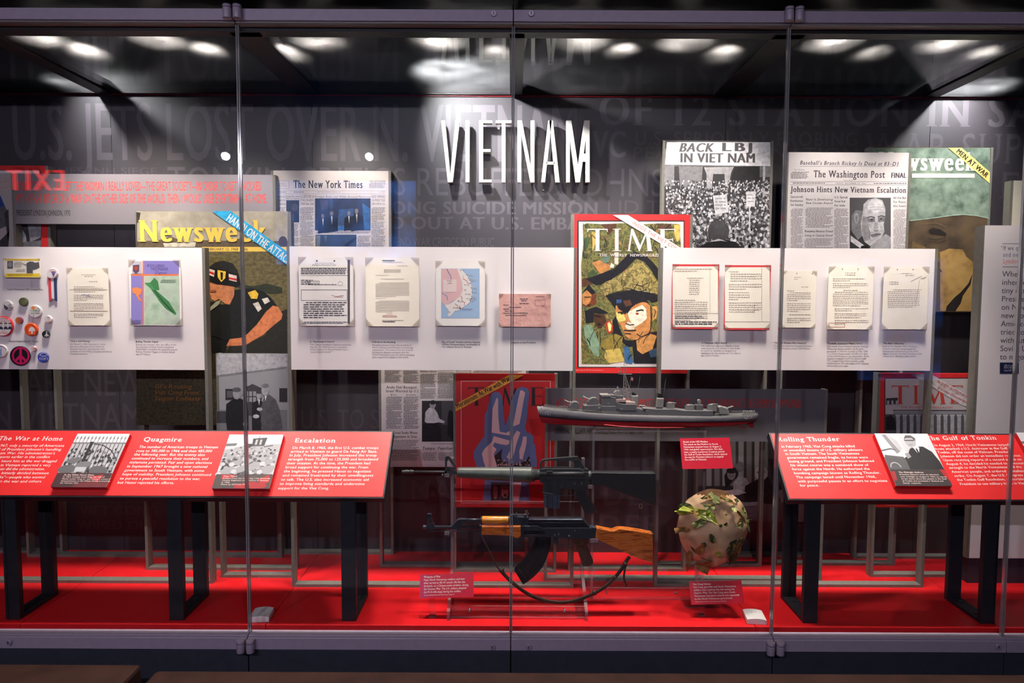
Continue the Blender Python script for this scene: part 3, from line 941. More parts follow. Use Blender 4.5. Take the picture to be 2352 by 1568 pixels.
pw3 = Panel('document_panel', 'long white document board holding five typed pages, two edged in red', 'display board', 1517, 570, 2155, 850, 1345, WHITE)
a = pw3.pr()
captions(a, [('“A Maximum Effort Attack”', 1610, 789, ['This cable from the Joint Chiefs of Staff', 'authorized the U.S. military in the Pacific', 'to launch an airstrike on August 5 in', 'retaliation for the attacks on U.S. ships in', 'the Gulf of Tonkin.']),
             ('“The USS Maddox Was Attacked”', 1777, 789, ['This memo informed President Johnson', 'of the first attack on the USS Maddox.']),
             ('“Carefully Graduated Military Force”', 1899, 790, ['This memo from National Security Advisor', 'McGeorge Bundy spelled out the grim', 'prospects in Vietnam as early as May 1964.', 'The United States could not afford to lose', 'to the Communists in Southeast Asia. South', 'Vietnam probably could not defend itself.', 'The United States must consider using', 'military force. The war began with cautious', 'advice and small steps.']),
             ('“The Basic Unfairness”', 2027, 790, ['Early in the Vietnam War, President', 'Johnson’s advisors understood the', 'widespread unpopularity of the draft.', 'Walter Reuther was the President of the', 'United Auto Workers labor union.'])])
a.build('caption_lettering', pw3.root, weld=False)

# --- newspaper page with the Arabs headline
p = Panel('newspaper_panel', 'grey newspaper page board with headlines Arabs Feel Besieged and Tampa', 'newspaper', 868, 720, 1215, 1072, 1303, PAPERW)
a = p.pr(700 / 1926, 860, 830)
for t, x0, y0, x1, cap, kw in [('Arabs Feel Besieged;', 75, 170, 270, 17, dict(shear=0.2)), ('Israel Worried by U.S.', 72, 194, 284, 17, dict(shear=0.2)), ('Beirut', 102, 214, 142, 9, {}), ('Jerusalem', 200, 214, 264, 9, {}),
                               ('Cross Seeks Water', 118, 457, 275, 16, {}), ('Egyptians in Sinai', 118, 481, 270, 16, {}), ('Tampa: Familiar', 300, 556, 497, 18, dict(shear=0.2)), ('Debate Opens', 288, 66, 393, 11, dict(shear=0.2)), ('To Johnson, Eyes Aiding', 400, 58, 612, 13, dict(shear=0.2))]:
    a.text(t, x0, y0, x1, cap, TXT, serif=True, bold=0.022, **kw)
for x0, y0, x1, y1 in ((65, 40, 172, 132), (182, 40, 280, 140), (75, 222, 178, 425), (184, 222, 282, 425), (110, 495, 282, 625), (290, 78, 392, 235), (400, 70, 620, 235), (625, 55, 948, 80), (302, 575, 395, 628), (404, 575, 497, 628)):
    a.greek(GT, x0, y0, x1, y1, 6.6, 0.5)
a.rect(g(34), 300, 248, 640, 506); a.rect(g(70), 425, 250, 500, 400); a.greek(GT, 350, 518, 497, 528, 7); a.text('Washington, June 11, 1967. The Washington Post.', 90, 656, 440, 5, GT)
a.up().poly(gp(190), '318,380 322,320 345,292 372,288 395,320 412,362 445,378 440,390 405,384 370,390 330,388'); a.ell(gp(150), 368, 272, 20, 26); a.poly(gp(24), '305,400 330,388 400,390 420,420 425,506 305,506'); a.poly(gp(20), '462,360 470,310 482,305 497,325 497,500 460,460')
a.up().ell(gp(40), 370, 258, 20, 14)
a.build('page_print', p.root, weld=False)

# --- peace sign cover
p = Panel('magazine_cover_panel', 'red magazine cover with a blue hand making a peace sign and yellow band Moratorium', 'poster', 1041, 858, 1281, 1165, 1314, col(196, 34, 36, rough=0.45))
a = p.pr(250 / 1225, 1040, 850)
a.frame(col(214, 150, 146), 90, 118, 1102, 1496, 9)
time_letter(a.up(), 'T', DK, 172, 362, 192, 398); time_letter(a, 'M', DK, 545, 740, 196, 398); time_letter(a, 'E', DK, 872, 1020, 192, 398)
HB = col(98, 110, 152); HP = col(226, 182, 178)
a.up().poly(HB, '338,1468 360,1250 372,1093 275,1093 240,1000 232,915 330,770 355,745 362,490 380,470 400,380 430,265 480,240 530,255 556,300 570,480 588,632 640,480 665,330 710,230 745,195 790,185 845,205 862,250 850,370 825,600 812,635 835,705 870,705 905,745 902,820 922,828 945,1000 945,1090 870,1090 855,1290 860,1468')
a.up().poly(HP, '437,700 448,430 495,308 510,325 512,520 528,690 600,705 640,682 640,735'); a.poly(HP, '672,635 690,560 735,330 760,225 790,228 815,255 795,350 775,470 770,500 750,605')
a.poly(HP, '460,740 640,790 635,825 610,842 530,830 470,812 450,850 492,885 460,945 480,990 498,1090 370,1090 345,1020 328,935 360,880 440,805'); a.poly(HP, '722,678 760,700 740,760 715,830 690,940 668,985 640,1005 605,980 650,890 665,770'); a.poly(HP, '792,745 830,745 832,810 815,890 795,960 785,1005 752,995 748,905 775,830')
a.poly(HP, '665,1265 770,1260 765,1340 742,1468 665,1468')
a.poly(pc(52, 36, 38), '465,965 560,880 545,960 555,1010 640,1050 740,1045 820,1020 860,960 880,1080 500,1085'); a.rect(col(52, 34, 36), 430, 1258, 640, 1466)
a.up().crowd([col(200, 160, 155), col(120, 90, 88), col(160, 124, 120)], 500, 1000, 870, 1080, 60, 8, 12); a.ell(pc(196, 150, 144), 585, 1370, 44, 66); a.ell(pc(150, 108, 104), 480, 1370, 26, 80)
a.up().ell(pc(60, 34, 34), 590, 1405, 16, 18); a.ell(pc(110, 74, 72), 588, 1318, 52, 26); a.poly(pc(90, 58, 56), '530,1330 550,1300 545,1450 520,1460')
a.up().poly(pc(228, 158, 62), '32,380 630,52 800,52 32,465')
a.up().text('Moratorium: At War with War', 52, 428, 650, 54, DK, y1=110, bold=0.03, res=3)
a.text('Time Magazine, October 17, 1969. Time Inc.', 60, 1516, 380, 8, col(220, 150, 146))
a.build('cover_print', p.root, weld=False)

# --- second frosted quotation strip
p = Panel('quotation_panel', 'frosted strip with red capitals GRINDING THE ENEMY DOWN behind the ship model', 'quotation panel', 1253, 893, 1902, 1013, 1333, FROST2)
a = p.pr(700 / 2352, 1220, 830)
QR2 = col(196, 48, 44)
a.text('WE HAVE GOT OUR OPPONENTS ALMOST ON THE ROPES. . . WE ARE GRINDING THE ENEMY DOWN AND', 185, 352, 2085, 66, QR2, y1=358, bold=0.012)
a.build('quotation_lettering', p.root, weld=False); a = p.pr(700 / 2352, 1220, 830)
a.text('GENERAL WILLIAM WESTMORELAND, NOVEMBER 1967', 180, 556, 870, 46, DK, y1=556, bold=0.012)
a.build('attribution_lettering', p.root, weld=False)

# --- painted jungle fighter cover
p = Panel('magazine_cover_panel', 'red bordered magazine cover painting of a jungle fighter, white band INSIDE THE VIET CONG', 'poster', 1313, 492, 1592, 857, 1310, TIMERED)
a = p.pr(290 / 1229, 1310, 490)
a.rect(col(52, 32, 36), 68, 68, 1112, 1500); a.up().rect(col(226, 212, 208), 82, 80, 1102, 1492)
CAMO = noisy('printed_foliage', [(44, 44, 32), (86, 88, 48), (142, 134, 72), (72, 82, 50), (150, 112, 62), (188, 168, 92)], 30, 5, rough=0.45, distort=1.2, lo=0.28, hi=0.74)
a.up().poly(CAMO, '120,110 160,95 300,105 500,95 700,105 900,95 1060,105 1075,300 1070,700 1072,1300 1050,1460 700,1460 500,1440 370,1470 110,1465 105,1200 112,800 105,500 125,300')
a.up()
BR = pc(92, 60, 44); BKV = pc(34, 32, 38); GRN = pc(76, 92, 56); YEL = pc(206, 176, 92); ORG = pc(206, 138, 80)
a.poly(BR, '290,105 450,100 440,140 370,210 340,150'); a.poly(BR, '840,105 980,105 985,150 860,160'); a.poly(YEL, '1010,110 1070,110 1066,250 1040,280 1010,200'); a.poly(BR, '200,210 245,200 240,300 205,330')
a.poly(GRN, '130,240 200,230 170,330 130,380'); a.poly(YEL, '210,180 260,190 250,280 215,370'); a.poly(GRN, '170,580 220,545 260,590 220,640 170,640'); a.poly(ORG, '210,480 280,455 420,520 350,560 300,590 270,560'); a.poly(pc(232, 220, 200), '395,480 430,500 420,530 385,525'); a.poly(pc(226, 214, 196), '425,380 470,375 465,500 430,490')
a.poly(pc(108, 132, 118), '310,430 380,410 370,470 320,490'); a.poly(BR, '110,640 190,620 250,680 110,720')
a.poly(BKV, '150,640 260,600 420,540 560,400 640,375 720,400 800,470 870,560 870,690 790,560 720,470 640,440 520,560 400,640 290,690 250,700'); a.poly(pc(120, 62, 40), '112,830 160,740 250,790 250,880 180,910 115,890')
a.poly(BKV, '115,770 180,690 245,770 210,790 160,745'); a.poly(BKV, '140,950 250,905 370,965 330,980 230,970 225,1060 150,1070'); a.poly(pc(78, 50, 34), '228,975 330,985 350,1050 300,1120 270,1120 230,1050'); a.poly(BKV, '440,1000 480,1120 530,1230 620,1240 640,1290 560,1300 420,1180 410,1040')
a.poly(pc(132, 158, 130), '130,1090 200,1080 240,1160 280,1260 280,1390 240,1390 180,1300 140,1200'); a.poly(BKV, '600,1240 780,1160 870,1140 872,1460 620,1460'); a.poly(pc(150, 128, 58), '300,1240 440,1170 510,1200 500,1300 380,1330 300,1310'); a.poly(pc(62, 104, 150), '520,1300 560,1290 610,1440 600,1465 530,1455'); a.poly(YEL, '340,1330 480,1310 530,1440 380,1460 330,1400'); a.poly(pc(60, 84, 110), '760,1330 870,1300 850,1390 780,1400')
a.up().poly(noisy('printed_hat', [(110, 96, 52), (186, 164, 96), (84, 80, 44), (214, 178, 112)], 46, 5, rough=0.45, distort=0.8), '290,700 420,630 540,560 650,450 690,460 770,560 870,690 872,790 760,760 600,740 420,760 330,810 290,770')
a.poly(BKV, '340,800 430,770 600,745 760,765 872,800 872,840 790,870 760,840 600,890 560,930 540,880 470,880 440,940 400,870'); a.poly(pc(200, 196, 180), '340,730 480,720 420,760 350,760'); a.poly(pc(208, 192, 150), '600,735 800,730 860,780 700,765')
a.up().poly(ORG, '440,900 480,870 560,890 640,860 720,850 775,900 780,1080 770,1160 720,1200 640,1230 580,1225 535,1190 500,1110 465,1050 440,970'); a.poly(pc(218, 160, 90), '800,905 840,900 850,940 835,1020 800,1045'); a.poly(pc(216, 150, 84), '640,1240 780,1170 840,1190 800,1320 700,1370 650,1330'); a.poly(ORG, '115,790 160,745 205,790 200,850 160,900 120,880')
a.poly(pc(196, 60, 40), '345,1060 380,1040 415,1090 410,1150 380,1175 350,1130')
a.up().poly(pc(240, 228, 204), '555,960 700,890 735,930 745,1020 690,1070 620,1110 590,1060 570,1020'); a.poly(pc(236, 214, 120), '445,960 520,985 540,1040 470,1060 450,1020'); a.poly(pc(240, 226, 150), '360,1070 380,1055 400,1090 395,1140 375,1150'); a.poly(pc(232, 216, 190), '530,1100 560,1050 625,1080 620,1130 560,1130')
a.poly(BKV, '440,870 520,840 620,830 720,830 770,870 700,860 640,880 590,920 560,970 520,960 470,930'); a.poly(pc(60, 90, 140), '445,840 500,835 495,870 450,875'); a.poly(BR, '510,850 580,840 600,890 540,910')
a.up()
INKB = col(38, 30, 30)
for w_, s_ in ((14, '640,950 690,938 712,945'), (12, '460,965 510,960 540,975'), (9, '540,1070 575,1085 620,1080'), (10, '520,1135 570,1140 640,1135'), (8, '530,1165 590,1172'), (8, '645,1170 690,1200 760,1170 785,1120'), (8, '780,900 790,1000 780,1130'), (7, '810,930 830,950 812,1010'), (7, '135,810 160,815 200,810'), (6, '160,890 195,885'), (8, '240,990 300,1000'), (12, '265,1070 295,1075')):
    a.line(INKB, w_, s_)
a.ell(pc(170, 60, 40), 650, 975, 16, 10); a.ell(INKB, 500, 975, 12, 7)
for _ in range(46):
    x, y = rnd.uniform(125, 1060), rnd.choice([rnd.uniform(120, 480), rnd.uniform(120, 400), rnd.uniform(1250, 1440)])
    c_ = rnd.uniform(-1, 1); L_ = rnd.uniform(50, 130)
    a.line(rnd.choice([BKV, INKB, col(70, 66, 40), col(60, 74, 46)]), rnd.uniform(4, 8), [(x + c_ * L_ * t * t * 0.7, max(100, y - L_ * t)) for t in (0, .33, .66, 1)])
for _ in range(10):
    x, y = rnd.uniform(330, 840), rnd.uniform(690, 830)
    a.line(BKV, 6, [(x, y), (x + rnd.uniform(-40, 40), y - 40), (x + rnd.uniform(-70, 70), y - 60)])
WL = col(222, 214, 210)
a.up(); time_letter(a, 'T', WL, 165, 362, 150, 367); time_letter(a, 'I', WL, 410, 492, 150, 367); time_letter(a, 'M', WL, 545, 802, 150, 367); time_letter(a, 'E', WL, 855, 1027, 152, 367)
a.text('THE  WEEKLY  NEWSMAGAZINE', 280, 418, 915, 26, WL, serif=True, bold=0.02)
a.up().poly(WL, '412,16 560,16 1090,345 962,345')
a.up().text('INSIDE THE VIET CONG', 598, 102, 1068, 32, col(200, 80, 70), y1=386, track=0.06)
a.text('FIFTY CENTS', 78, 51, 220, 16, col(120, 24, 28), track=0.1); a.text('AUGUST 25, 1967', 912, 58, 1110, 16, col(120, 24, 28), track=0.1); a.text('VOL. 90 NO. 6', 498, 1527, 664, 17, col(120, 24, 28), track=0.1); a.text('Time Magazine, August 25, 1967. Time, Inc. Used under license.', 20, 1527, 322, 10, col(240, 190, 185))
a.build('cover_print', p.root, weld=False)

# --- crowd photograph with the banner
p = Panel('photo_panel', 'tall black and white photo of a dense crowd beneath a big hand-lettered banner', 'photograph', 1522, 323, 1777, 835, 1299, g(46))
a = p.pr(800 / 2323, 1552, 0)
a.poly(gp(96), '-70,1000 630,1000 630,1110 -70,1110'); a.poly(gp(120), '20,1110 180,1110 170,1270 30,1270'); a.poly(gp(150), '188,1115 388,1112 370,1150 350,1260 330,1260 325,1160 250,1160 240,1260 205,1260 205,1160'); a.poly(gp(110), '560,950 632,950 632,1180 560,1180'); a.poly(gp(170), '582,1100 598,1100 592,1400 578,1400')
a.poly(gp(128), '-75,990 -10,1000 -10,1240 -75,1240')
a.poly(gp(36), '390,1112 560,1110 560,1220 360,1230')
a.up()
a.h += 1e-5
a.crowd([g(40), g(70), g(110), g(150), g(185), g(60), g(205)], -68, 1200, 628, 1660, 2300, 6, 13)
a.up(); a.poly(gp(205), '-60,948 630,948 630,1108 -72,1098')
a.poly(gp(200), '248,1305 340,1296 352,1415 262,1432'); a.poly(gp(210), '470,1278 532,1275 528,1378 470,1376'); a.rect(g(200), 488, 1376, 496, 1520)
a.up().text('BACK', 20, 1012, 250, 58, g(70), bold=0.05, shear=0.25, res=3); a.text('LBJ', 306, 1008, 520, 56, g(70), bold=0.05, res=3, track=0.12); a.text('IN VIET NAM', 28, 1083, 534, 62, g(70), y1=1085, bold=0.05, res=3)
a.greek(g(150), 262, 1318, 336, 1415, 22, 0.5, para=0); a.greek(g(160), 478, 1295, 524, 1365, 22, 0.4, para=0)
a.poly(gp(20), '190,1660 240,1620 300,1590 380,1610 420,1660'); a.up().ell(gp(70), 285, 1540, 72, 72, 0, 20); a.poly(gp(26), '130,1660 220,1610 300,1600 400,1612 450,1660'); a.up().poly(gp(190), '215,1615 285,1592 345,1612 300,1605 240,1612')
a.build('photo_print', p.root, weld=False)

# --- newspaper with the escalation headline
p = Panel('newspaper_panel', 'newspaper front page with portrait of a balding man and headline about new escalation', 'newspaper', 1806, 350, 2094, 832, 1295, noisy('newsprint_bright', [(214, 206, 206), (222, 214, 213)], 18, rough=0.7, spec=0.2))
a = p.pr(800 / 2323, 1552, 0)
DT = col(74, 66, 72)
a.text('Baseball’s Branch Rickey Is Dead at 83–D1', 826, 1097, 1488, 26, DT, y1=1106, serif=True, shear=0.22, bold=0.014); a.rect(GT, 826, 1108, 1488, 1110)
a.text('The Washington Post', 918, 1182, 1396, 46, DT, y1=1186, serif=True, bold=0.026, res=3); a.text('FINAL', 1436, 1186, 1538, 34, DT, bold=0.05)
a.text('Times Herald', 1120, 1206, 1182, 8, GT, serif=True); a.rect(GT, 765, 1210, 1545, 1212); a.rect(GT, 765, 1232, 1545, 1234); a.text('FRIDAY, DECEMBER 10, 1965', 1066, 1227, 1268, 9, GT, serif=True, track=0.1); a.greek(GT, 770, 1218, 1000, 1228, 9); a.greek(GT, 1310, 1220, 1540, 1230, 9)
a.text('Johnson Hints New Vietnam Escalation', 768, 1280, 1538, 38, DT, y1=1286, serif=True, bold=0.03, res=3); a.text('The Weather', 790, 1136, 862, 9, GT, serif=True); a.greek(GT, 768, 1146, 888, 1192, 8)
for i, t in enumerate(['Spacecraft', 'Rendezvous', 'Set Sunday']):
    a.text(t, 764, 1318 + i * 27, 850, 14, DT, serif=True, bold=0.015)
for i, t in enumerate(['Navy Is Developing', 'New Circular Airport']):
    a.text(t, 866, 1336 + i * 24, 1046, 15, DT, serif=True, shear=0.2, bold=0.01)
for i, t in enumerate(['U.S. Speeds', 'Food Aid', 'For India']):
    a.text(t, 1058, 1322 + i * 27, [1148, 1130, 1130][i], 14, DT, serif=True, bold=0.015)
for i, t in enumerate(['All-Out Bid', 'For Peace', 'Also Vowed']):
    a.text(t, 1450, 1326 + i * 27, 1534, 14, DT, serif=True, bold=0.015)
a.text('Runaway Heiress Found', 860, 1548, 1048, 15, DT, serif=True, bold=0.02); a.text('Living in Caracas Hovel', 860, 1576, 1046, 15, DT, serif=True, bold=0.02)
GT2 = col(140, 130, 134)
for x0, y0, x1, y1 in ((768, 1392, 850, 1670), (866, 1385, 1048, 1525), (1058, 1392, 1152, 1670), (1452, 1398, 1536, 1670), (860, 1590, 1048, 1670)):
    a.greek(GT2, x0, y0, x1, y1, 8.5, 0.5)
a.rect(g(78), 1160, 1318, 1434, 1670); a.rect(g(44), 1160, 1540, 1300, 1670)
a.up().poly(gp(122), '1172,1440 1200,1400 1262,1410 1256,1560 1215,1600 1172,1540'); a.poly(gp(150), '1310,1610 1400,1560 1434,1580 1434,1670 1290,1670'); a.poly(gp(196), '1166,1570 1262,1640 1252,1670 1166,1610')
a.up().poly(gp(176), '1246,1420 1252,1362 1284,1330 1335,1320 1378,1336 1398,1390 1396,1450 1386,1500 1392,1545 1372,1580 1336,1606 1296,1640 1258,1612 1240,1560 1232,1490')
a.up().poly(gp(200), '1284,1340 1340,1328 1376,1350 1386,1400 1330,1420 1280,1400'); a.poly(gp(140), '1246,1440 1280,1450 1288,1540 1300,1600 1258,1608 1240,1550'); a.poly(gp(120), '1346,1450 1396,1440 1392,1476 1350,1482'); a.poly(gp(112), '1276,1458 1326,1456 1328,1478 1282,1484'); a.poly(gp(150), '1326,1480 1342,1478 1352,1520 1336,1538 1318,1530'); a.poly(gp(116), '1296,1566 1340,1554 1370,1556 1362,1570 1310,1584'); a.ell(gp(150), 1204, 1456, 16, 36)
a.up().line(g(70), 7, '1276,1452 1300,1444 1328,1452'); a.line(g(70), 7, '1346,1446 1372,1438 1394,1444'); a.ell(gp(60), 1304, 1466, 9, 5); a.ell(gp(60), 1368, 1460, 9, 5); a.line(g(90), 5, '1318,1536 1334,1542 1350,1534'); a.line(g(80), 4, '1300,1570 1336,1562 1368,1562'); a.line(g(150), 3, '1290,1385 1340,1378 1384,1384'); a.line(g(150), 3, '1290,1402 1340,1396 1384,1400'); a.line(g(110), 5, '1282,1520 1296,1556 1292,1590'); a.ell(gp(120), 1204, 1456, 8, 22)
a.poly(gp(24), '1236,1640 1280,1632 1290,1670 1228,1670')
a.build('page_print', p.root, weld=False)

# --- green cap cover
p = Panel('magazine_cover_panel', 'news weekly cover close-up of a soldier under a green cap, corner band MEN AT WAR', 'poster', 1996, 338, 2282, 716, 1279, noisy('printed_brown', [(54, 44, 38), (84, 68, 52), (98, 80, 58)], 14, 8, rough=0.45))
a = p.pr(352 / 1415, 2000, 330)
CAP = noisy('printed_cap', [(76, 90, 78), (112, 128, 112), (134, 148, 132)], 22, 9, rough=0.45)
a.poly(CAP, '-10,38 1102,38 1090,690 980,665 860,655 760,660 560,690 370,712 -10,740'); a.up().poly(pc(150, 168, 148), '370,706 560,684 760,655 860,650 980,660 1092,684 1092,692 980,668 860,657 760,664 560,692 370,714')
a.poly(noisy('printed_skin', [(120, 92, 52), (168, 132, 76), (182, 146, 88)], 18, 8, rough=0.45), '640,1000 720,968 850,975 880,1040 940,1090 965,1180 1000,1280 1010,1400 1030,1480 1010,1545 640,1545')
a.poly(pc(110, 88, 58), '380,900 520,960 640,1000 640,1100 380,990')
a.up().poly(pc(36, 30, 28), '940,1195 900,1290 830,1370 770,1420 700,1500 690,1545 780,1545 830,1470 850,1400 920,1300'); a.poly(pc(40, 34, 32), '530,800 570,775 640,790 700,830 690,850 620,840 550,830'); a.line(col(48, 40, 36), 8, '530,870 600,890 690,865'); a.line(col(52, 42, 36), 6, '540,900 620,915 690,890'); a.line(col(120, 96, 66), 5, '490,740 600,730 700,770'); a.poly(pc(60, 44, 34), '640,1150 655,1180 648,1190 638,1170')
a.text('Newsweek', 65, 246, 968, 170, col(214, 204, 184), serif=True, bold=0.045, res=4); a.rect(col(214, 204, 184), 380, 276, 958, 314)
a.up().poly(pc(232, 206, 116), '715,38 838,38 1098,262 1096,366')
a.up().text('MEN AT WAR', 782, 78, 1062, 46, DK, y1=316, bold=0.035, res=3)
a.build('cover_print', p.root, weld=False)

# --- protest cover
p = Panel('magazine_cover_panel', 'red bordered magazine cover with red title and white columns, band PROTEST PROTEST', 'poster', 2017, 857, 2243, 1165, 1321, TIMERED)
a = p.pr(572 / 1725, 1780, 480)
a.rect(col(50, 34, 38), 758, 1168, 1352, 2040); a.up().rect(col(196, 184, 182), 764, 1174, 1346, 2034); a.up().rect(g(88), 764, 1420, 1346, 2034)
a.poly(gp(60), '768,1310 850,1305 850,1350 768,1356'); a.poly(gp(40), '766,1440 800,1425 830,1450 840,1530 766,1530')
a.up(); a.rect(g(60), 815, 1390, 1335, 1396)
for i in range(11):
    x = 838 + i * 47
    a.poly(gp(176), [(x, 1430), (x + 26, 1430), (x + 24, 1990), (x + 2, 1990)]); a.rect(g(190), x - 5, 1422, x + 31, 1432)
a.rect(g(150), 818, 1400, 1335, 1420)
for i in range(3):
    a.rect(g(170), 775 + i * 30, 1325, 790 + i * 30, 1362)
RT = col(200, 62, 48)
a.up(); time_letter(a, 'T', RT, 808, 924, 1222, 1350); time_letter(a, 'I', RT, 952, 998, 1222, 1350); time_letter(a, 'M', RT, 1022, 1182, 1222, 1348); time_letter(a, 'E', RT, 1206, 1304, 1220, 1345)
a.text('THE WEEKLY NEWSMAGAZINE', 868, 1378, 1230, 14, RT, serif=True, track=0.08)
a.poly(pc(214, 202, 200), '940,1142 1080,1142 1390,1320 1388,1385 1300,1360')
a.up().text('PROTEST! PROTEST! PROTEST!', 1118, 1202, 1366, 20, RT, y1=1336); a.text('of Antiwar Demonstrations', 1122, 1242, 1340, 17, RT, y1=1352)
a.text('FIFTY CENTS', 762, 1160, 845, 9, col(130, 24, 28), track=0.1); a.text('OCTOBER 27, 1967', 1235, 1160, 1350, 9, col(130, 24, 28), track=0.1); a.text('VOL. 90', 1108, 2052, 1180, 9, col(130, 24, 28)); a.text('Time Magazine, October 27, 1967. Time Inc. Used under license.', 770, 2052, 920, 6, col(240, 190, 185))
a.build('cover_print', p.root, weld=False)

# --- meeting photograph low behind the helmet
p = Panel('photo_panel', 'dark black and white photo of men leaning over papers at a conference table', 'photograph', 1600, 985, 1868, 1197, 1276, g(44))
a = p.pr(700 / 2352, 1220, 830)
for i in range(9):
    x = 1290 + i * 62
    a.rect(g(120 if i % 2 else 96), x, 540, x + 40, 960)
a.rect(g(30), 1290, 960, 2200, 1100); a.rect(g(80), 1400, 1080, 2200, 1236)
a.up().poly(gp(22), '1490,880 1520,830 1570,815 1600,850 1580,900 1520,960 1500,990'); a.ell(gp(110), 1545, 870, 34, 44); a.poly(gp(140), '1560,940 1600,880 1660,900 1690,960 1650,1000 1560,990'); a.poly(gp(24), '1650,960 1760,900 1830,890 1880,1000 1860,1100 1640,1080'); a.ell(gp(150), 1775, 860, 50, 58); a.poly(gp(26), '1830,750 1990,740 1990,1000 1880,1000'); a.ell(gp(96), 1612, 812, 32, 42)
a.up().poly(gp(170), '1440,1000 1600,985 1660,1010 1600,1030 1450,1030'); a.poly(gp(130), '1600,1090 1760,1080 1740,1110 1640,1115'); a.poly(gp(120), '1900,1000 2000,960 1990,1060 1930,1090'); a.ell(gp(24), 1545, 842, 40, 22); a.rect(g(40), 1740, 848, 1800, 858); a.poly(gp(90), '1480,1130 1700,1120 1720,1200 1500,1210')
a.build('photo_print', p.root, weld=False)

# --- tall introduction panel and the cream board behind it
p = Panel('introduction_panel', 'tall white introduction panel with grey text and navy audio tag on a dark plinth', 'display board', 2256, 518, 2560, 1282, 1335, WHITE, depth=0.045, thick=0.04, legs=False, frame=STEEL)
b = MB(); b.box((p.XL + 0.012, p.Y + 0.006, CF), (p.XR, p.Y + 0.045, p.ZB), NAVY); b.build('plinth', p.root)
b = MB(); b.box((p.XL, p.Y, p.ZB), (p.XL + 0.012, p.Y + 0.045, p.ZT), STEEL); b.build('side_bar', p.root)
a = p.pr(572 / 1725, 1780, 480)
for y in (238, 398):
    a.rect(col(120, 112, 122), 1575, y, 2100, y + 4)
a.text('“If we quit Vietnam, tomorrow', 1562, 284, 2040, 30, col(96, 86, 104), serif=True); a.text('and next week they', 1577, 330, 1900, 30, col(108, 100, 140), serif=True); a.text('Lyndon Johnson', 1577, 375, 1830, 30, col(232, 130, 120), serif=True)
for i, t in enumerate(['When he became', 'inherited a war in a', 'tiny nation named', 'President Kennedy', 'on November 22 the', 'new government', 'Amid conflict he', 'tried to find a way', 'without drawing the', 'Soviet Union or', 'to negotiate an end']):
    w = run(t, 1)[2]
    a.text(t, 1572 - i * 1.5, 468 + i * 57.3, 1572 - i * 1.5 + w * 54, 38, col(78, 70, 80), res=3)
a.up().rect(col(24, 30, 70), 1556, 1062, 1688, 1140)
a.up().text('LBJ to Lady', 1586, 1088, 1656, 12, col(210, 205, 220)); a.text('Bird’s Words', 1586, 1103, 1660, 12, col(210, 205, 220)); a.text('Stop 235', 1586, 1122, 1636, 12, col(210, 205, 220))
a.build('text_lettering', p.root, weld=False)
p = Panel('newspaper_panel', 'narrow cream newspaper board at the far edge behind the introduction panel', 'newspaper', 2322, 415, 2560, 900, 1300, noisy('cream_board', [(214, 206, 186), (222, 214, 194)], 10, rough=0.6))
a = p.pr()
a.text('The', 2347, 455, 2368, 10, DT, serif=True, bold=0.03); a.build('masthead_lettering', p.root, weld=False); a = p.pr(); a.rect(GT, 2345, 499, 2420, 500.5); a.text('The Air', 2343, 508, 2375, 5, DT, serif=True); a.greek(GT, 2343, 512, 2400, 518, 3)
a.build('page_print', p.root, weld=False)

# --- raised title letters
sy0 = WALL_Y - 0.052
t = thing('title_letters', 'raised white capital letters VIETNAM standing off the dark wall', 'sign', (P(1184, 418, sy0).x, sy0, P(1184, 418, sy0).z))
K = 800 / 2323
SIGNW = col(214, 208, 199, rough=0.5)
LET = [
    '677,803 703,803 738,1160 773,803 800,803 755,1215 721,1215', '840,803 866,803 866,1215 840,1215',
    '930,803 1017,803 1017,821 957,821 957,994 1006,994 1006,1012 957,1012 957,1197 1014,1197 1014,1215 930,1215',
    '1042,803 1146,803 1146,821 1106,821 1106,1215 1082,1215 1082,821 1042,821',
    '1187,803 1215,803 1275,1110 1275,803 1299,803 1299,1215 1274,1215 1210,890 1210,1215 1187,1215',
    '1345,1215 1392,803 1422,803 1468,1215 1441,1215 1431,1097 1381,1097 1370,1215',
    '1513,803 1545,803 1590,1100 1632,803 1668,803 1668,1215 1641,1215 1641,935 1603,1215 1576,1215 1536,935 1536,1215 1513,1215']
pl0 = vplane(sy0)
for i, s_ in enumerate(LET):
    pts = [tuple(float(q) for q in w.split(',')) for w in s_.split()]
    xz = [pl0.loc(x * K + 780, y * K) for x, y in pts]
    b = MB(); b.prism(xz, sy0, sy0 + 0.03, SIGNW)
    if i == 5:      # counter of the A: three bars around the opening
        b = MB()
        for q in ('1345,1215 1392,803 1416,803 1370,1215', '1398,803 1422,803 1468,1215 1441,1215', '1378,1078 1434,1078 1434,1096 1378,1096'):
            b.prism([pl0.loc(float(w.split(',')[0]) * K + 780, float(w.split(',')[1]) * K) for w in q.split()], sy0, sy0 + 0.03, SIGNW)
    cx = sum(q[0] for q in xz) / len(xz)
    cz = sum(q[1] for q in xz) / len(xz)
    lo_ = b.build('letter', t, weld=(i != 5))
    b = MB(); b.cyl((xz[0][0] + 0.012, sy0 + 0.03, xz[0][1] - 0.03), (xz[0][0] + 0.012, WALL_Y, xz[0][1] - 0.03), 0.003, STEEL, 6); b.build('standoff_pin', lo_)

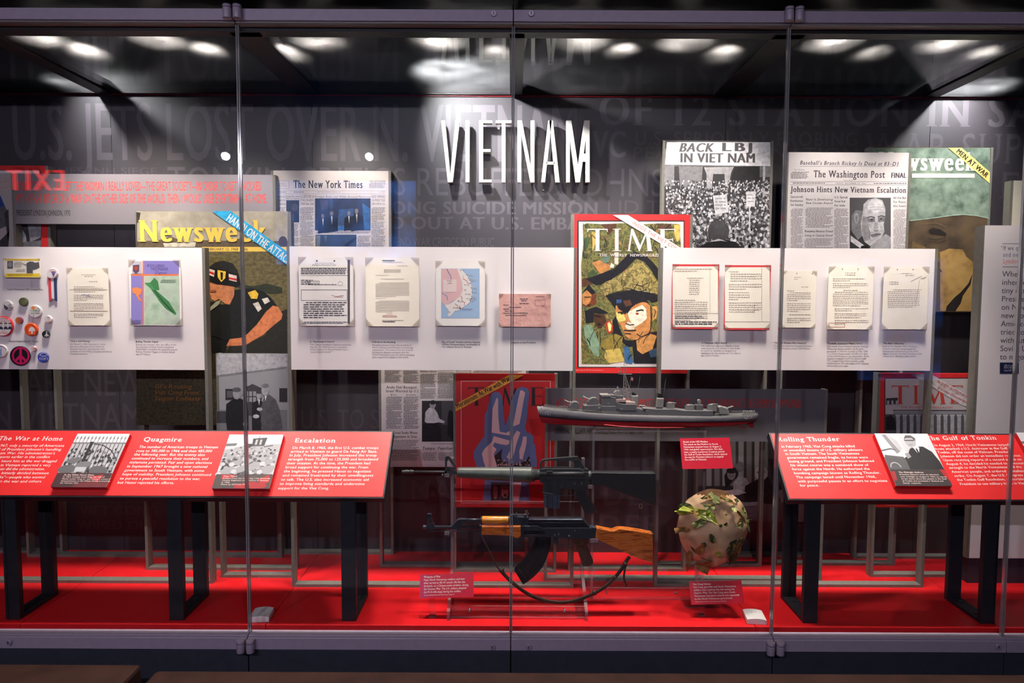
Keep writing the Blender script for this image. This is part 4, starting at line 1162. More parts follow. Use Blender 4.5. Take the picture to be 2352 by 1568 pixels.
# ------------------------------------------------------------------ documents and buttons pinned to the white boards
PAPER = noisy('typing_paper', [(244, 233, 216), (248, 238, 222)], 24, rough=0.75, spec=0.2, bump=0.15)
PAPER2 = noisy('white_paper', [(240, 232, 226), (245, 237, 232)], 24, rough=0.75, spec=0.2, bump=0.1)
PINK = noisy('pink_paper', [(214, 160, 152), (228, 176, 166)], 30, rough=0.8, spec=0.2, bump=1.6)
CORNER = clear('corner_sleeve', (0.97, 0.95, 0.93), 0.05, 0.10, haze=0.05, haze_col=(0.85, 0.8, 0.75))
INKT = col(176, 158, 146)
INKD = col(62, 54, 60)


class Doc:
    def __init__(s, name, label, cat, x0, y0, x1, y1, panel, mat, gap=0.014, group='documents on the white boards', corners=True, skew=0.0):
        Y = panel.Y - gap
        s.pl = vplane(Y)
        xa, za = s.pl.loc(x0, y1); xb, zb = s.pl.loc(x1, y0)
        s.root = thing(name, label, cat, ((xa + xb) / 2, panel.Y, za), group)
        b = MB()
        n = 6
        V = []
        for j in range(n + 1):
            for i in range(n + 1):
                u, v = i / n, j / n
                lift = 0.0022 * (max(0, 0.18 - min(u, 1 - u, 0.5)) * max(0, 0.18 - min(v, 1 - v, 0.5))) / 0.0324
                V.append((xa + (xb - xa) * u + skew * (zb - za) * (v - 0.5), Y - lift * 0.0 + 0.0, za + (zb - za) * v))
        V2 = [(x, y + 0.0008, z) for x, y, z in V]
        m = n + 1
        b.add(V, [(j * m + i, j * m + i + 1, (j + 1) * m + i + 1, (j + 1) * m + i) for j in range(n) for i in range(n)], mat)
        b.add(V2, [(j * m + i, (j + 1) * m + i, (j + 1) * m + i + 1, j * m + i + 1) for j in range(n) for i in range(n)], mat)
        ring = [i for i in range(n)] + [j * m + n for j in range(n)] + [n * m + n - i for i in range(n)] + [(n - j) * m for j in range(n)]
        b.add(V + V2, [(ring[k], ring[(k + 1) % len(ring)], ring[(k + 1) % len(ring)] + m * m, ring[k] + m * m) for k in range(len(ring))], mat)
        b.build('paper', s.root)
        w, h = xb - xa, zb - za
        b = MB(); b.box((xa + w * 0.06, Y + 0.0008, za + h * 0.05), (xb - w * 0.06, panel.Y, zb - h * 0.05), col(214, 206, 204)); b.build('mount', s.root)
        if corners:
            c = min(w, h) * 0.16
            for sx, sz in ((0, 0), (1, 0), (0, 1), (1, 1)):
                X, Z = (xa - 0.0015, xb + 0.0015)[sx], (za - 0.0015, zb + 0.0015)[sz]
                dx, dz = (c, -c)[sx], (c, -c)[sz]
                b = MB(); b.prism([(X, Z), (X + dx, Z), (X, Z + dz)], Y - 0.0016, Y - 0.0010, CORNER); b.build('corner_sleeve', s.root)

    def pr(s, k=1.0, ox=0.0, oy=0.0):
        return Print(XP(s.pl, k, ox, oy), 0.0003)


def typed(a, mat, x0, y0, x1, rows, pitch=5.2, th=0.4):
    """rows: (indent, width share, lines) blocks of typescript."""
    y = y0
    for ind, wd, n in rows:
        if n < 0:
            y += pitch * -n
            continue
        for i in range(n):
            e = x1 if i < n - 1 or n == 1 else x0 + (x1 - x0) * rnd.uniform(0.3, 0.8)
            xs = x0 + ind * (x1 - x0)
            xe = min(e, xs + wd * (x1 - x0))
            x = xs
            while x < xe:
                w = rnd.uniform(2.0, 6.0)
                a.rect(mat, x, y, min(x + w, xe), y + pitch * th)
                x += w + 1.4
            y += pitch


# yellow-edged pass
d = Doc('safe_conduct_pass', 'small pass with yellow bands and an arm pointing soldier picture', 'pass', 10, 594, 92, 637, pw1, PAPER)
a = d.pr(280 / 1626, 0, 580)
a.rect(col(236, 196, 60), 66, 82, 530, 106); a.rect(col(240, 208, 50), 66, 278, 534, 326); a.greek(col(150, 110, 40), 100, 286, 500, 318, 13, 0.5, para=0)
a.rect(g(96), 98, 112, 172, 214); a.up().ell(g(150), 134, 158, 26, 36); a.greek(col(140, 128, 120), 188, 122, 300, 205, 14, 0.45); a.greek(col(130, 118, 110), 214, 222, 345, 268, 14, 0.45)
a.poly(g(90), '355,140 400,118 440,120 470,135 520,125 528,200 490,215 440,230 440,274 358,274 355,200'); a.poly(g(120), '296,138 365,165 360,178 300,150')
a.build('type_print', d.root, weld=False)
# letter
d = Doc('typed_letter', 'folded cream typed letter beside the ribboned button', 'document', 158, 616, 248, 747, pw1, PAPER)
a = d.pr()
typed(a, INKT, 170, 630, 238, [(0.25, 0.5, 1), (0.35, 0.3, 1), (0, 0, -2), (0.5, 0.3, 1), (0, 0, -2), (0, 0.7, 1), (0, 1, 3), (0, 0, -1), (0, 1, 4), (0, 0, -1), (0, 1, 5), (0, 0, -1), (0, 1, 3)], 3.9, 0.38)
a.rect(col(200, 180, 158), 160, 664, 246, 665.5); a.rect(col(196, 172, 150), 161, 713, 247, 715); a.line(col(90, 96, 140), 1.0, '186,678 194,676 200,678 206,676'); a.line(col(90, 96, 140), 1.0, '196,682 204,680 210,682')
a.build('type_print', d.root, weld=False)
# booklet
d = Doc('report_booklet', 'lavender and green ROLLING THUNDER digest booklet with a jet on it', 'booklet', 300, 597, 414, 747, pw1, PAPER2)
a = d.pr(1 / 3.016, 0, 480)
a.rect(col(140, 128, 196), 990, 358, 1240, 450); a.rect(col(140, 128, 196), 908, 462, 988, 800); a.rect(col(236, 120, 70), 906, 450, 1238, 462); a.rect(col(236, 120, 70), 988, 358, 998, 802)
a.poly(noisy('printed_sky', [(150, 178, 150), (186, 204, 180), (170, 176, 166)], 18, 3, rough=0.5), '1000,462 1242,462 1248,800 1000,802')
a.up().poly(col(60, 124, 70), '1035,515 1070,475 1095,500 1105,560 1080,560 1170,640 1222,722 1215,732 1150,690 1110,645 1080,600 1050,560'); a.poly(col(70, 140, 80), '1002,512 1040,508 1075,560 1050,556'); a.poly(col(236, 140, 80), '915,550 945,540 985,555 975,590 960,600 985,640 960,630 940,590 918,580')
a.poly(col(200, 190, 200), '915,362 985,362 985,446 915,446'); a.up().poly(col(92, 70, 96), '922,388 966,385 965,430 942,448 922,430'); a.ell(col(180, 70, 50), 944, 410, 14, 14); a.line(col(30, 80, 40), 6, '1070,560 1130,640 1200,712')
a.text('ROLLING', 1020, 398, 1140, 17, col(96, 74, 130), serif=True); a.text('THUNDER', 1042, 422, 1168, 17, col(96, 74, 130), serif=True); a.text('Digest', 1070, 448, 1155, 18, col(96, 74, 130), shear=0.3); a.greek(col(90, 80, 120), 914, 768, 980, 800, 8); a.greek(col(120, 140, 116), 1112, 488, 1222, 512, 8)
a.build('cover_print', d.root, weld=False)
# cable form, memo, map, telegram
k = 700 / 2111
d = Doc('cable_form', 'typed intelligence cable page with heavy black bars and a boxed space', 'document', 688, 591, 811, 748, pw2, PAPER2)
a = d.pr(k, 640, 480)
a.text('Intelligence Information Cable', 232, 392, 398, 12, INKD, serif=True); a.text('CENTRAL INTELLIGENCE AGENCY', 250, 378, 382, 6, INKD); a.ell(INKD, 265, 359, 6, 6); a.ell(INKD, 386, 359, 6, 6)
a.rect(INKD, 478, 350, 482, 792); a.rect(col(90, 80, 92), 482, 352, 494, 795)
for y in (406, 424, 436, 458):
    a.rect(INKD, 155, y, 478, y + 2)
a.greek(INKD, 155, 410, 475, 460, 11, 0.55, para=0); a.frame(INKD, 186, 498, 284, 514, 2); a.frame(INKD, 156, 558, 476, 634, 2.5); a.greek(INKD, 155, 490, 240, 528, 13, 0.4, para=0); a.greek(INKD, 190, 520, 400, 530, 10); a.ring(INKD, 428, 516, 14, 16, 18); a.line(col(190, 110, 120), 3, '365,596 400,605 450,598 380,612 448,610')
a.greek(INKD, 172, 644, 478, 755, 14.8, 0.42, para=8, word=(2, 5)); a.greek(INKD, 165, 780, 475, 796, 9, 0.5)
a.build('type_print', d.root, weld=False)
d = Doc('typed_memo', 'typed memo page stamped top and bottom, between the cable form and the map', 'document', 841, 592, 962, 749, pw2, PAPER)
a = d.pr(k, 640, 480)
a.text('TOP SECRET', 720, 361, 804, 9, INKD, bold=0.04); a.text('TOP SECRET', 722, 784, 806, 9, INKD, bold=0.04); a.rect(INKD, 716, 355, 806, 358); a.rect(INKD, 718, 778, 808, 781)
typed(a, INKT, 672, 366, 904, [(0.2, 0.6, 1), (0, 0, -2), (0.65, 0.3, 1), (0, 0, -2), (0.25, 0.5, 3), (0, 0, -1.5), (0, 0.4, 1), (0, 0, -2), (0.15, 0.7, 1), (0, 0, -2), (0.1, 1, 1), (0, 1, 11), (0, 0, -0.5), (0, 0.3, 1), (0, 0, -1), (0.1, 1, 1), (0, 1, 9)], 8.6, 0.42)
a.line(col(180, 100, 100), 3, '720,738 760,736 820,740'); a.line(col(180, 100, 100), 3, '720,745 820,748'); a.text('SECRET', 750, 728, 790, 6, col(180, 100, 100)); a.greek(INKT, 705, 768, 865, 776, 9)
a.build('type_print', d.root, weld=False)
d = Doc('paper_map', 'printed map of a coast with pale blue sea and red borders', 'map', 1001, 600, 1114, 748, pw2, PAPER2)
a = d.pr(k, 640, 480)
a.rect(col(158, 184, 214), 1126, 412, 1392, 755); a.up().poly(col(222, 178, 178), '1128,414 1230,414 1262,450 1268,520 1276,560 1262,600 1240,620 1200,640 1180,660 1150,665 1128,640')
a.poly(col(228, 220, 214), '1236,414 1262,414 1300,455 1325,490 1338,545 1340,600 1330,640 1300,665 1262,690 1250,700 1220,705 1190,740 1172,742 1178,700 1150,665 1180,660 1212,640 1255,605 1276,560 1268,500')
a.up()
RB = col(200, 70, 70)
for s_ in ('1276,480 1300,495 1310,512 1335,514', '1262,600 1272,618 1268,638 1290,645 1286,666', '1220,655 1240,668 1238,680', '1252,668 1262,690'):
    a.line(RB, 3.5, s_)
a.line(col(110, 130, 180), 5, '1165,414 1178,440 1192,460 1196,490'); a.line(col(140, 160, 196), 5, '1130,580 1165,600 1172,630'); a.rect(col(228, 206, 202), 1140, 488, 1232, 574); a.up().text('REPUBLIC', 1165, 500, 1205, 7, INKD); a.text('OF', 1180, 510, 1192, 6, INKD); a.text('VIETNAM', 1168, 519, 1204, 7, INKD)
for x, y in ((1260, 424), (1302, 455), (1315, 480), (1322, 492), (1334, 545), (1340, 572), (1337, 605), (1337, 620), (1328, 634), (1290, 524), (1297, 588), (1306, 620), (1246, 638), (1214, 682)):
    a.ell(INKD, x, y, 3.4, 3.4, 0, 6); a.rect(INKT, x + 10, y - 2, x + 10 + rnd.uniform(18, 34), y + 2)
a.text('II', 1284, 565, 1300, 10, col(120, 60, 50)); a.text('III', 1238, 640, 1254, 9, col(120, 60, 50)); a.text('IV', 1176, 720, 1192, 12, col(120, 60, 50)); a.text('I', 1278, 472, 1284, 10, col(120, 60, 50)); a.rect(INKD, 1270, 692, 1344, 695); a.line(INKD, 4, '1250,680 1262,694')
a.build('map_print', d.root, weld=False)
d = Doc('telegram', 'wrinkled pink telegram slip hung low on the long white board', 'telegram', 1146, 675, 1265, 750, pw2, PINK)
a = d.pr(k, 640, 480)
for x0, y0, x1 in ((1670, 620, 1730), (1680, 632, 1718), (1556, 662, 1598), (1668, 652, 1738), (1596, 678, 1694), (1556, 690, 1600), (1566, 704, 1634), (1556, 718, 1726), (1570, 734, 1736)):
    a.greek(INKD, x0, y0, x1, y0 + 5, 8, 0.5, para=0)
a.line(col(150, 90, 100), 3, '1780,608 1810,604 1842,606'); a.frame(col(170, 110, 106), 1776, 628, 1846, 670, 2); a.line(col(150, 90, 100), 3, '1820,672 1830,668 1836,676')
a.build('type_print', d.root, weld=False)
# right board pages
k = 550 / 1658
for nm, lb, x0, y0, x1, y1, red in (('red_edged_page', 'typed cable page edged in red with form boxes, beside the second red-edged page', 1542, 607, 1652, 755, 0), ('red_edged_page', 'typed page edged in red without form boxes, close to the glass seam', 1662, 609, 1771, 757, 1)):
    d = Doc(nm, lb, 'document', x0, y0, x1, y1, pw3, col(222, 62, 66, rough=0.6), group='red edged pages')
    a = d.pr()
    a.rect(PAPER, x0 + 3, y0 + 4.5, x1 - 3, y1 - 4); a.up()
    if not red:
        typed(a, INKT, x0 + 8, y0 + 10, x1 - 8, [(0, 0.9, 2), (0, 0, -2.5), (0.3, 0.4, 1), (0.35, 0.25, 8), (0, 0, -2), (0, 0.5, 1), (0, 0.8, 10)], 4.6, 0.36); a.rect(INKT, x0 + 3, 719, x1 - 3, 719.8); a.rect(INKT, 1597, 719, 1597.8, 745); a.greek(INKD, x0 + 8, 725, x1 - 30, 732, 4, 0.4, para=0); a.greek(INKD, x0 + 8, 738, x1 - 6, 748, 4.5, 0.5, para=0); a.rect(INKT, 1630, 615, 1630.8, 718)
    else:
        typed(a, INKT, x0 + 8, y0 + 14, x1 - 22, [(0.05, 0.3, 1), (0.1, 1, 4), (0, 0, -0.6), (0.05, 1, 3), (0, 0, -0.6), (0.05, 0.6, 4), (0, 0, -0.5), (0.05, 1, 5)], 5.2, 0.34); a.rect(INKT, x0 + 3, 738, x1 - 3, 738.8); a.rect(INKT, x1 - 22, 615, x1 - 21.2, 738)
    a.build('type_print', d.root, weld=False)
for lb, x0, y0, x1, y1, rows in (
        ('small cream typed letter just beyond the glass seam', 1794, 622, 1876, 752, [(0.3, 0.3, 2), (0, 0, -3), (0.6, 0.3, 1), (0, 0, -1), (0, 0.3, 1), (0.1, 1, 1), (0, 1, 4), (0, 0, -0.7), (0, 1, 5), (0, 0, -0.7), (0.1, 0.9, 1), (0, 0, -1), (0, 1, 3)]),
        ('cream typed memo with a red stamped box, second from the edge of the board', 1899, 612, 2008, 756, [(0.35, 0.3, 2), (0, 0, -1), (0, 0.9, 2), (0, 0, -0.5), (0, 1, 3), (0, 0, -0.5), (0.3, 0.4, 1), (0.05, 1, 1), (0, 1, 7), (0, 0, -0.6), (0.05, 1, 2), (0, 0, -0.6), (0.05, 0.9, 3), (0, 0, -0.5), (0.05, 1, 3)]),
        ('cream typed letter with pencil notes in its upper corner, last on the board', 2025, 613, 2134, 756, [(0.4, 0.3, 1), (0.5, 0.25, 1), (0, 0, -2.5), (0.05, 0.25, 2), (0, 0, -2), (0.15, 0.8, 1), (0, 0.9, 9), (0, 0, -0.5)])):
    d = Doc('typed_letter', lb, 'document', x0, y0, x1, y1, pw3, PAPER)
    a = d.pr()
    typed(a, INKT, x0 + 14, y0 + 14, x1 - 14, rows, 4.4, 0.34)
    if 'stamped' in lb:
        a.frame(col(214, 130, 110), x0 + 5, y1 - 15, x0 + 42, y1 - 5, 0.9)
    if 'pencil' in lb:
        a.line(col(190, 172, 164), 0.9, '2092,646 2104,640 2116,634'); a.line(col(190, 172, 164), 0.9, '2112,644 2106,680 2102,706'); a.line(col(190, 172, 164), 0.9, '2114,640 2128,636 2120,642')
    for xx in (x0 + 36, x0 + 72):
        a.ell(col(150, 130, 112), xx, y0 + 6, 1.3, 1.6)
    a.build('type_print', d.root, weld=False)


def button(label, cx, cy, r, face, rim=None, art=None, panel=pw1):
    """A pin-back button: domed shell, printed face, rolled rim."""
    pl = panel.pl
    x, z = pl.loc(cx, cy); x2, _ = pl.loc(cx + r, cy); rr = abs(x2 - x); Y = panel.Y
    t = thing('pin_button', label, 'button badge', (x, Y, z), 'pin-back buttons on the white board')
    b = MB()
    prof = [(0.0, 1.0), (0.006, 1.0), (0.0085, 0.97), (0.0105, 0.90)]
    n = 28
    rings = [[(x + rr * k_ * math.cos(2 * math.pi * i / n), Y - h_, z + rr * k_ * math.sin(2 * math.pi * i / n)) for i in range(n)] for h_, k_ in prof]
    for j in range(len(prof) - 1):
        b.add(rings[j] + rings[j + 1], [(i, (i + 1) % n, (i + 1) % n + n, i + n) for i in range(n)], rim or face, True)
    b.add(rings[-1], [tuple(range(n))], face)
    b.build('shell', t)
    if art:
        a_ = Print(XP(vplane(Y - 0.0105), 280 / 1626, 0, 580), 0.0003)
        art(a_)
        a_.build('face_print', t, weld=False)
    return t


BW = col(226, 216, 214, rough=0.25, coat=0.6)


def art_ribbon(a):
    a.poly(col(96, 70, 140), '680,250 746,250 712,330'); a.ring(col(226, 110, 90), 712, 278, 52, 58, 20, 200, 340); a.up().text('1776', 692, 276, 732, 12, BW); a.text('V F W', 690, 336, 736, 14, col(220, 90, 70))


t = button('white button with a triangle emblem and striped ribbon hanging from it', 122.5, 628, 12, BW, None, art_ribbon)
pl = pw1.pl
for i, c_ in enumerate((col(222, 60, 70, rough=0.5), col(226, 216, 216, rough=0.5), col(48, 60, 104, rough=0.5))):
    xs = [114 + i * 6.2, 114 + (i + 1) * 6.2]
    zt_ = pl.loc(120, 639)[1]; zb_ = pl.loc(120, 690)[1]; zm = pl.loc(120, 692 if i != 1 else 686)[1]
    xa, xb = pl.loc(xs[0], 660)[0], pl.loc(xs[1], 660)[0]
    b = MB(); b.prism([(xa, zt_), (xb, zt_), (xb, zb_ if i == 0 else zm), (xa, zm if i == 0 else (zb_ if i == 2 else zm))], pw1.Y - 0.007, pw1.Y - 0.006, c_); b.build('ribbon_stripe', t)
button('white button with a black wedge and small lettering', 20, 701, 11.5, BW, None, lambda a: (a.poly(INKD, '52,690 100,725 110,750 80,765 55,735'), a.greek(INKD, 100, 685, 170, 755, 17, 0.45)))
button('olive green button with faded lettering', 56, 693, 10, col(84, 88, 58, rough=0.35), None, lambda a: (a.ring(col(150, 150, 120), 325, 655, 30, 34, 20), a.greek(col(150, 150, 120), 306, 640, 346, 675, 12, 0.5)))
button('white button with an orange flower and handwriting', 83, 715, 14.8, BW, None, lambda a: (a.ell(col(236, 140, 60), 445, 738, 26, 22, 20), a.line(col(90, 150, 80), 7, '450,760 455,800 448,860'), a.line(col(90, 150, 80), 5, '410,775 500,770'), a.greek(INKD, 470, 740, 545, 830, 22, 0.3), a.greek(INKD, 415, 785, 440, 830, 20, 0.3)))
button('large white button SUPPORT OUR BOYS IN VIETNAM with a red rim', 9, 749, 23.5, BW, col(206, 50, 56, rough=0.3), lambda a: (a.text('SUPPORT', -20, 893, 118, 24, RT), a.text('OUR BOYS', -20, 928, 122, 24, RT), a.text('IN', 32, 1056, 62, 20, RT), a.text('VIETNAM', -30, 1084, 106, 24, RT), [(a.ell(g(40), x, 945, 22, 12), a.ell(col(200, 180, 176), x, 965, 16, 18), a.poly(col(40, 46, 70), [(x - 30, 1020), (x - 16, 985), (x + 16, 985), (x + 34, 1025)])) for x in (12, 76, 134)]))
button('small orange and purple button', 46.2, 735.5, 8, col(206, 110, 60, rough=0.3), col(130, 60, 100, rough=0.3), lambda a: [a.line(col(140, 60, 80), 6, [(240, y), (270, y + 8), (300, y)]) for y in (880, 902, 922)])
button('bright orange button with a white tree inside a pentagon', 74, 756.5, 15.2, col(244, 82, 26, rough=0.3, coat=0.5), None, lambda a: (a.poly(col(150, 50, 24), '418,955 490,1010 478,1100 370,1100 350,1005'), a.poly(col(244, 90, 30), '418,963 482,1012 471,1093 377,1093 358,1008'), a.up().poly(BW, '384,1045 395,1005 420,990 445,995 470,1030 462,1048 440,1045 440,1082 415,1085 418,1045 400,1050')))
button('small white button with two words in red', 113, 733, 8.8, BW, None, lambda a: (a.text('WAR', 630, 868, 672, 14, RT, bold=0.04), a.text('NOT', 632, 892, 662, 12, RT, bold=0.03), a.text('PEOPLE', 614, 925, 685, 14, RT, bold=0.04)))


def peace(fg, cx, cy, ro, ri, w, a):
    a.ring(fg, cx, cy, ri, ro, 36)
    a.up()
    a.line(fg, w, [(cx, cy - ri), (cx, cy + ri)]); a.line(fg, w, [(cx, cy), (cx - ri * 0.72, cy + ri * 0.72)]); a.line(fg, w, [(cx, cy), (cx + ri * 0.72, cy + ri * 0.72)])


button('small black button with a white dove footprint symbol', 107.5, 767, 8.2, col(36, 48, 44, rough=0.3), None, lambda a: (a.line(BW, 12, '622,1050 622,1125'), a.line(BW, 12, '622,1085 595,1115'), a.line(BW, 12, '622,1085 650,1115')))
button('white button with a blue figure, half cut off by the picture edge', 4, 805.5, 15.5, BW, None, lambda a: (a.ring(col(70, 76, 150), 22, 1312, 58, 66, 20, 190, 350), a.line(col(90, 120, 200), 14, '15,1280 12,1330 16,1380'), a.text('ARMY', -20, 1396, 42, 14, INKD)))
button('large magenta peace sign button on black', 48, 817, 22.8, col(30, 24, 28, rough=0.35), col(34, 26, 30, rough=0.3), lambda a: peace(col(196, 28, 92, rough=0.35), 277, 1374, 118, 92, 34, a))
button('tiny pinkish white button with a bent pin', 79.5, 800.5, 6.2, col(226, 196, 192, rough=0.3), None, lambda a: a.greek(RT, 440, 1268, 490, 1300, 14, 0.5))
button('blue and white button WELCOME HOME POWS', 101, 820, 12, col(56, 76, 180, rough=0.3), None, lambda a: (a.ring(BW, 585, 1392, 50, 62, 20, 200, 340), a.text('HOME', 548, 1388, 622, 18, BW, bold=0.05), a.text('P.O.W.’S', 528, 1430, 642, 30, BW, bold=0.04), a.up().text('WELCOME', 545, 1352, 628, 12, col(60, 80, 170))))

# ------------------------------------------------------------------ sloping reader tables
TBL_RED = noisy('table_print_red', [(232, 48, 50), (238, 54, 55)], 10, rough=0.42, spec=0.35)
LEGM = noisy('leg_paint', [(32, 32, 38), (38, 38, 44)], 30, rough=0.5, spec=0.3)
TBL_DK = noisy('table_frame', [(38, 32, 38), (46, 40, 45)], 20, rough=0.45, spec=0.35)
TW = col(246, 222, 216, rough=0.5)
dF, dB = 2.545, 2.755
zF = EYE.z - dF * math.tan(math.atan((1143 - 784) / F) + PITCH); zB = EYE.z - dB * math.tan(math.atan((992 - 784) / F) + PITCH)
YF, YB = dF - 2.48, dB - 2.48
tv = Vector((0, YB - YF, zB - zF)); TL = tv.length
TP = Plane((0, YF, zF), (1, 0, 0), tv)


def tpts(lo_a, hi_a, lo_b, hi_b, h0, h1):
    return [TP.at(a_, b_, h) for h in (h0, h1) for a_, b_ in ((lo_a, lo_b), (hi_a, lo_b), (hi_a, hi_b), (lo_a, hi_b))]


BOXF = [(3, 2, 1, 0), (4, 5, 6, 7), (0, 1, 5, 4), (1, 2, 6, 5), (2, 3, 7, 6), (3, 0, 4, 7)]


def reader_table(label, xa, xb, legs):
    t = thing('reader_table', label, 'display table', ((xa + xb) / 2, 0.18, CF), 'sloping red reader tables')
    b = MB(); b.add(tpts(xa, xb, -0.004, TL + 0.004, -0.032, -0.001), BOXF, TBL_DK); b.build('tabletop', t, bevel=0.0015)
    b = MB(); b.add(tpts(xa + 0.006, xb - 0.006, 0.002, TL - 0.003, -0.001, 0.0005), BOXF, TBL_RED); b.build('red_face', t)
    for x in legs:
        b = MB()
        y0, y1 = 0.077, 0.30
        w, th = 0.027, 0.022
        zt_f = zF + (y0 + 0.011 - YF) * (zB - zF) / (YB - YF) - 0.035
        zt_b = zF + (y1 - 0.02 - YF) * (zB - zF) / (YB - YF) - 0.06
        b.box((x - w, y0, CF), (x + w, y0 + th, zt_f), LEGM); b.box((x - w, y1 - th, CF), (x + w, y1, min(zt_b, zB - 0.03)), LEGM); b.box((x - w, y0 + th, CF), (x + w, y1 - th, CF + 0.014), LEGM)
        lg = b.build('leg', t, bevel=0.001)
        for yy in (y0 + 0.06, y1 - 0.06):
            b = MB(); b.cyl((x, yy, CF + 0.014), (x, yy, CF + 0.018), 0.010, col(60, 60, 66, rough=0.4, metal=0.6), 14); b.build('bolt', lg)
    return t


def tab_text(t, k, ox, items, title=False):
    a = Print(XP(TP, k, ox, 960), 0.0009)
    for txt, x0, y0, x1, y1 in items:
        if txt.startswith('#'):
            a.text(txt[1:], x0, y0, x1, 44 if k < 0.25 else 36, TW, y1=y1, serif=True, bold=0.018, res=3)
        else:
            a.text(txt, x0, y0, x1, 27 if k < 0.25 else 21, TW, y1=y1, bold=0.012)
    return a


def plaque(t, k, ox, corners, art, label):
    """A raised photo block on the table; corners of its top face in crop pixels."""
    H = 0.020
    pl = Plane(TP.o + TP.n * H, TP.u, TP.v)
    xp = XP(pl, k, ox, 960)
    q = [xp.loc(*c) for c in corners]       # back-left, back-right, front-right, front-left
    a0, a1 = (q[0][0] + q[3][0]) / 2, (q[1][0] + q[2][0]) / 2
    b0, b1 = (q[2][1] + q[3][1]) / 2, (q[0][1] + q[1][1]) / 2
    b = MB(); b.add([pl.at(x, y, h) for h in (-H + 0.0006, 0) for x, y in ((a0, b0), (a1, b0), (a1, b1), (a0, b1))], BOXF, col(196, 26, 34, rough=0.45)); o = b.build('photo_block', t, bevel=0.0008)
    o['label'] = label
    # print in unit coordinates of the block

    class U:
        def loc(s, x, y):
            return a0 + (a1 - a0) * x / 100.0, b1 - (b1 - b0) * y / 100.0

        def pt(s, x, y, h=0.0):
            u, v = s.loc(x, y)
            return pl.at(u, v, h)

        def at(s, u, v, h=0.0):
            return pl.at(u, v, h)
    a = Print(U(), 0.0009)
    art(a)
    a.build('photo_print', o, weld=False)


def cap_lines(a, head, ls, y=80, dy=3.6):
    a.text(head, 14, y, 14 + run(head, 1)[2] * 5.0, 2.6, TW, bold=0.02)
    for i, l in enumerate(ls):
        a.text(l, 14, y + (i + 1) * dy, 14 + run(l, 1)[2] * 4.7, 2.3, TW, bold=0.008)


def art_gate(a):
    a.rect(g(214), 0, 0, 100, 100); a.up(); a.rect(g(120), 0, 17, 100, 20); a.rect(g(176), 0, 20, 100, 78)
    for i in range(14):
        x = 4 + i * 7
        a.poly(g(120), [(x, 14), (x - 1.6, 9), (x, 4), (x + 1.6, 9)]); a.rect(g(140), x - 0.7, 10, x + 0.7, 17)
    a.up().crowd([g(60), g(100), g(150), g(200), g(40)], 2, 28, 98, 76, 170, 2.0, 4.0)
    a.up()
    for i in range(13):
        a.rect(g(40), 6 + i * 7.4, 20, 7.2 + i * 7.4, 74)
    a.rect(g(36), 33, 16, 39, 78); a.line(g(44), 1.5, '40,20 60,23 80,33 98,52')
    a.up().ell(g(110), 18, 52, 13, 5, -8, 16); a.ell(g(120), 40, 60, 15, 6.5, -6, 16); a.ell(g(100), 14, 68, 17, 8, 0, 16); a.ell(g(96), 72, 70, 18, 8, 6, 16); a.rect(g(190), 28, 64, 48, 73)
    a.up().rect(col(70, 40, 44), 0, 75, 100, 100); a.up().poly(col(190, 50, 54), '60,82 86,78 80,92 72,88'); a.poly(col(110, 40, 46), '40,96 60,90 100,92 100,100 40,100')
    a.up(); cap_lines(a, 'At the White House Gates', ['In 1967, Coretta Scott King, the wife of', 'Martin Luther King, Jr., was among a crowd of', 'demonstrators at the White House protesting', 'the Vietnam War.'])


def art_troops(a):
    a.rect(g(216), 0, 0, 100, 100); a.up().poly(g(176), '40,20 100,18 100,60 0,60 0,30'); a.poly(g(70), '46,8 72,6 70,22 48,23'); a.rect(g(60), 36, 18, 48, 26); a.poly(g(110), '0,18 20,17 18,22 0,23')
    a.up(); a.rect(g(180), 52, 10, 56, 20); a.rect(g(180), 60, 10, 64, 20); a.line(g(60), 1.5, '70,24 86,21'); a.rect(g(80), 57, 3, 58, 8)
    a.up().crowd([g(90), g(130), g(170), g(200), g(60), g(150)], 1, 24, 99, 76, 230, 2.0, 6.0, 0.8)
    a.up()
    for x, y, rx, ry, r_ in ((16, 70, 16, 7, -20), (40, 66, 14, 6, -16), (62, 60, 14, 7, -18), (86, 66, 14, 7, -14), (84, 52, 10, 5, -10), (30, 54, 10, 5, -12)):
        a.ell(g(166), x, y, rx, ry, r_, 16); a.ell(g(205), x - rx * 0.8, y + ry * 0.7, 5, 4, 0, 10)
    a.up().rect(col(84, 70, 68), 0, 75, 100, 100); a.up().poly(col(200, 50, 54), '10,76 34,76 30,82 12,84'); a.poly(col(190, 44, 50), '76,84 94,76 98,88 84,96'); a.poly(col(180, 44, 50), '36,94 70,88 96,94 90,100 40,100')
    a.up(); cap_lines(a, 'Over There', ['Soldiers from the U.S. Army 11th Armored', 'Cavalry Regiment come ashore in Vietnam', 'in 1966.', 'Photo by AP/Wide World'])


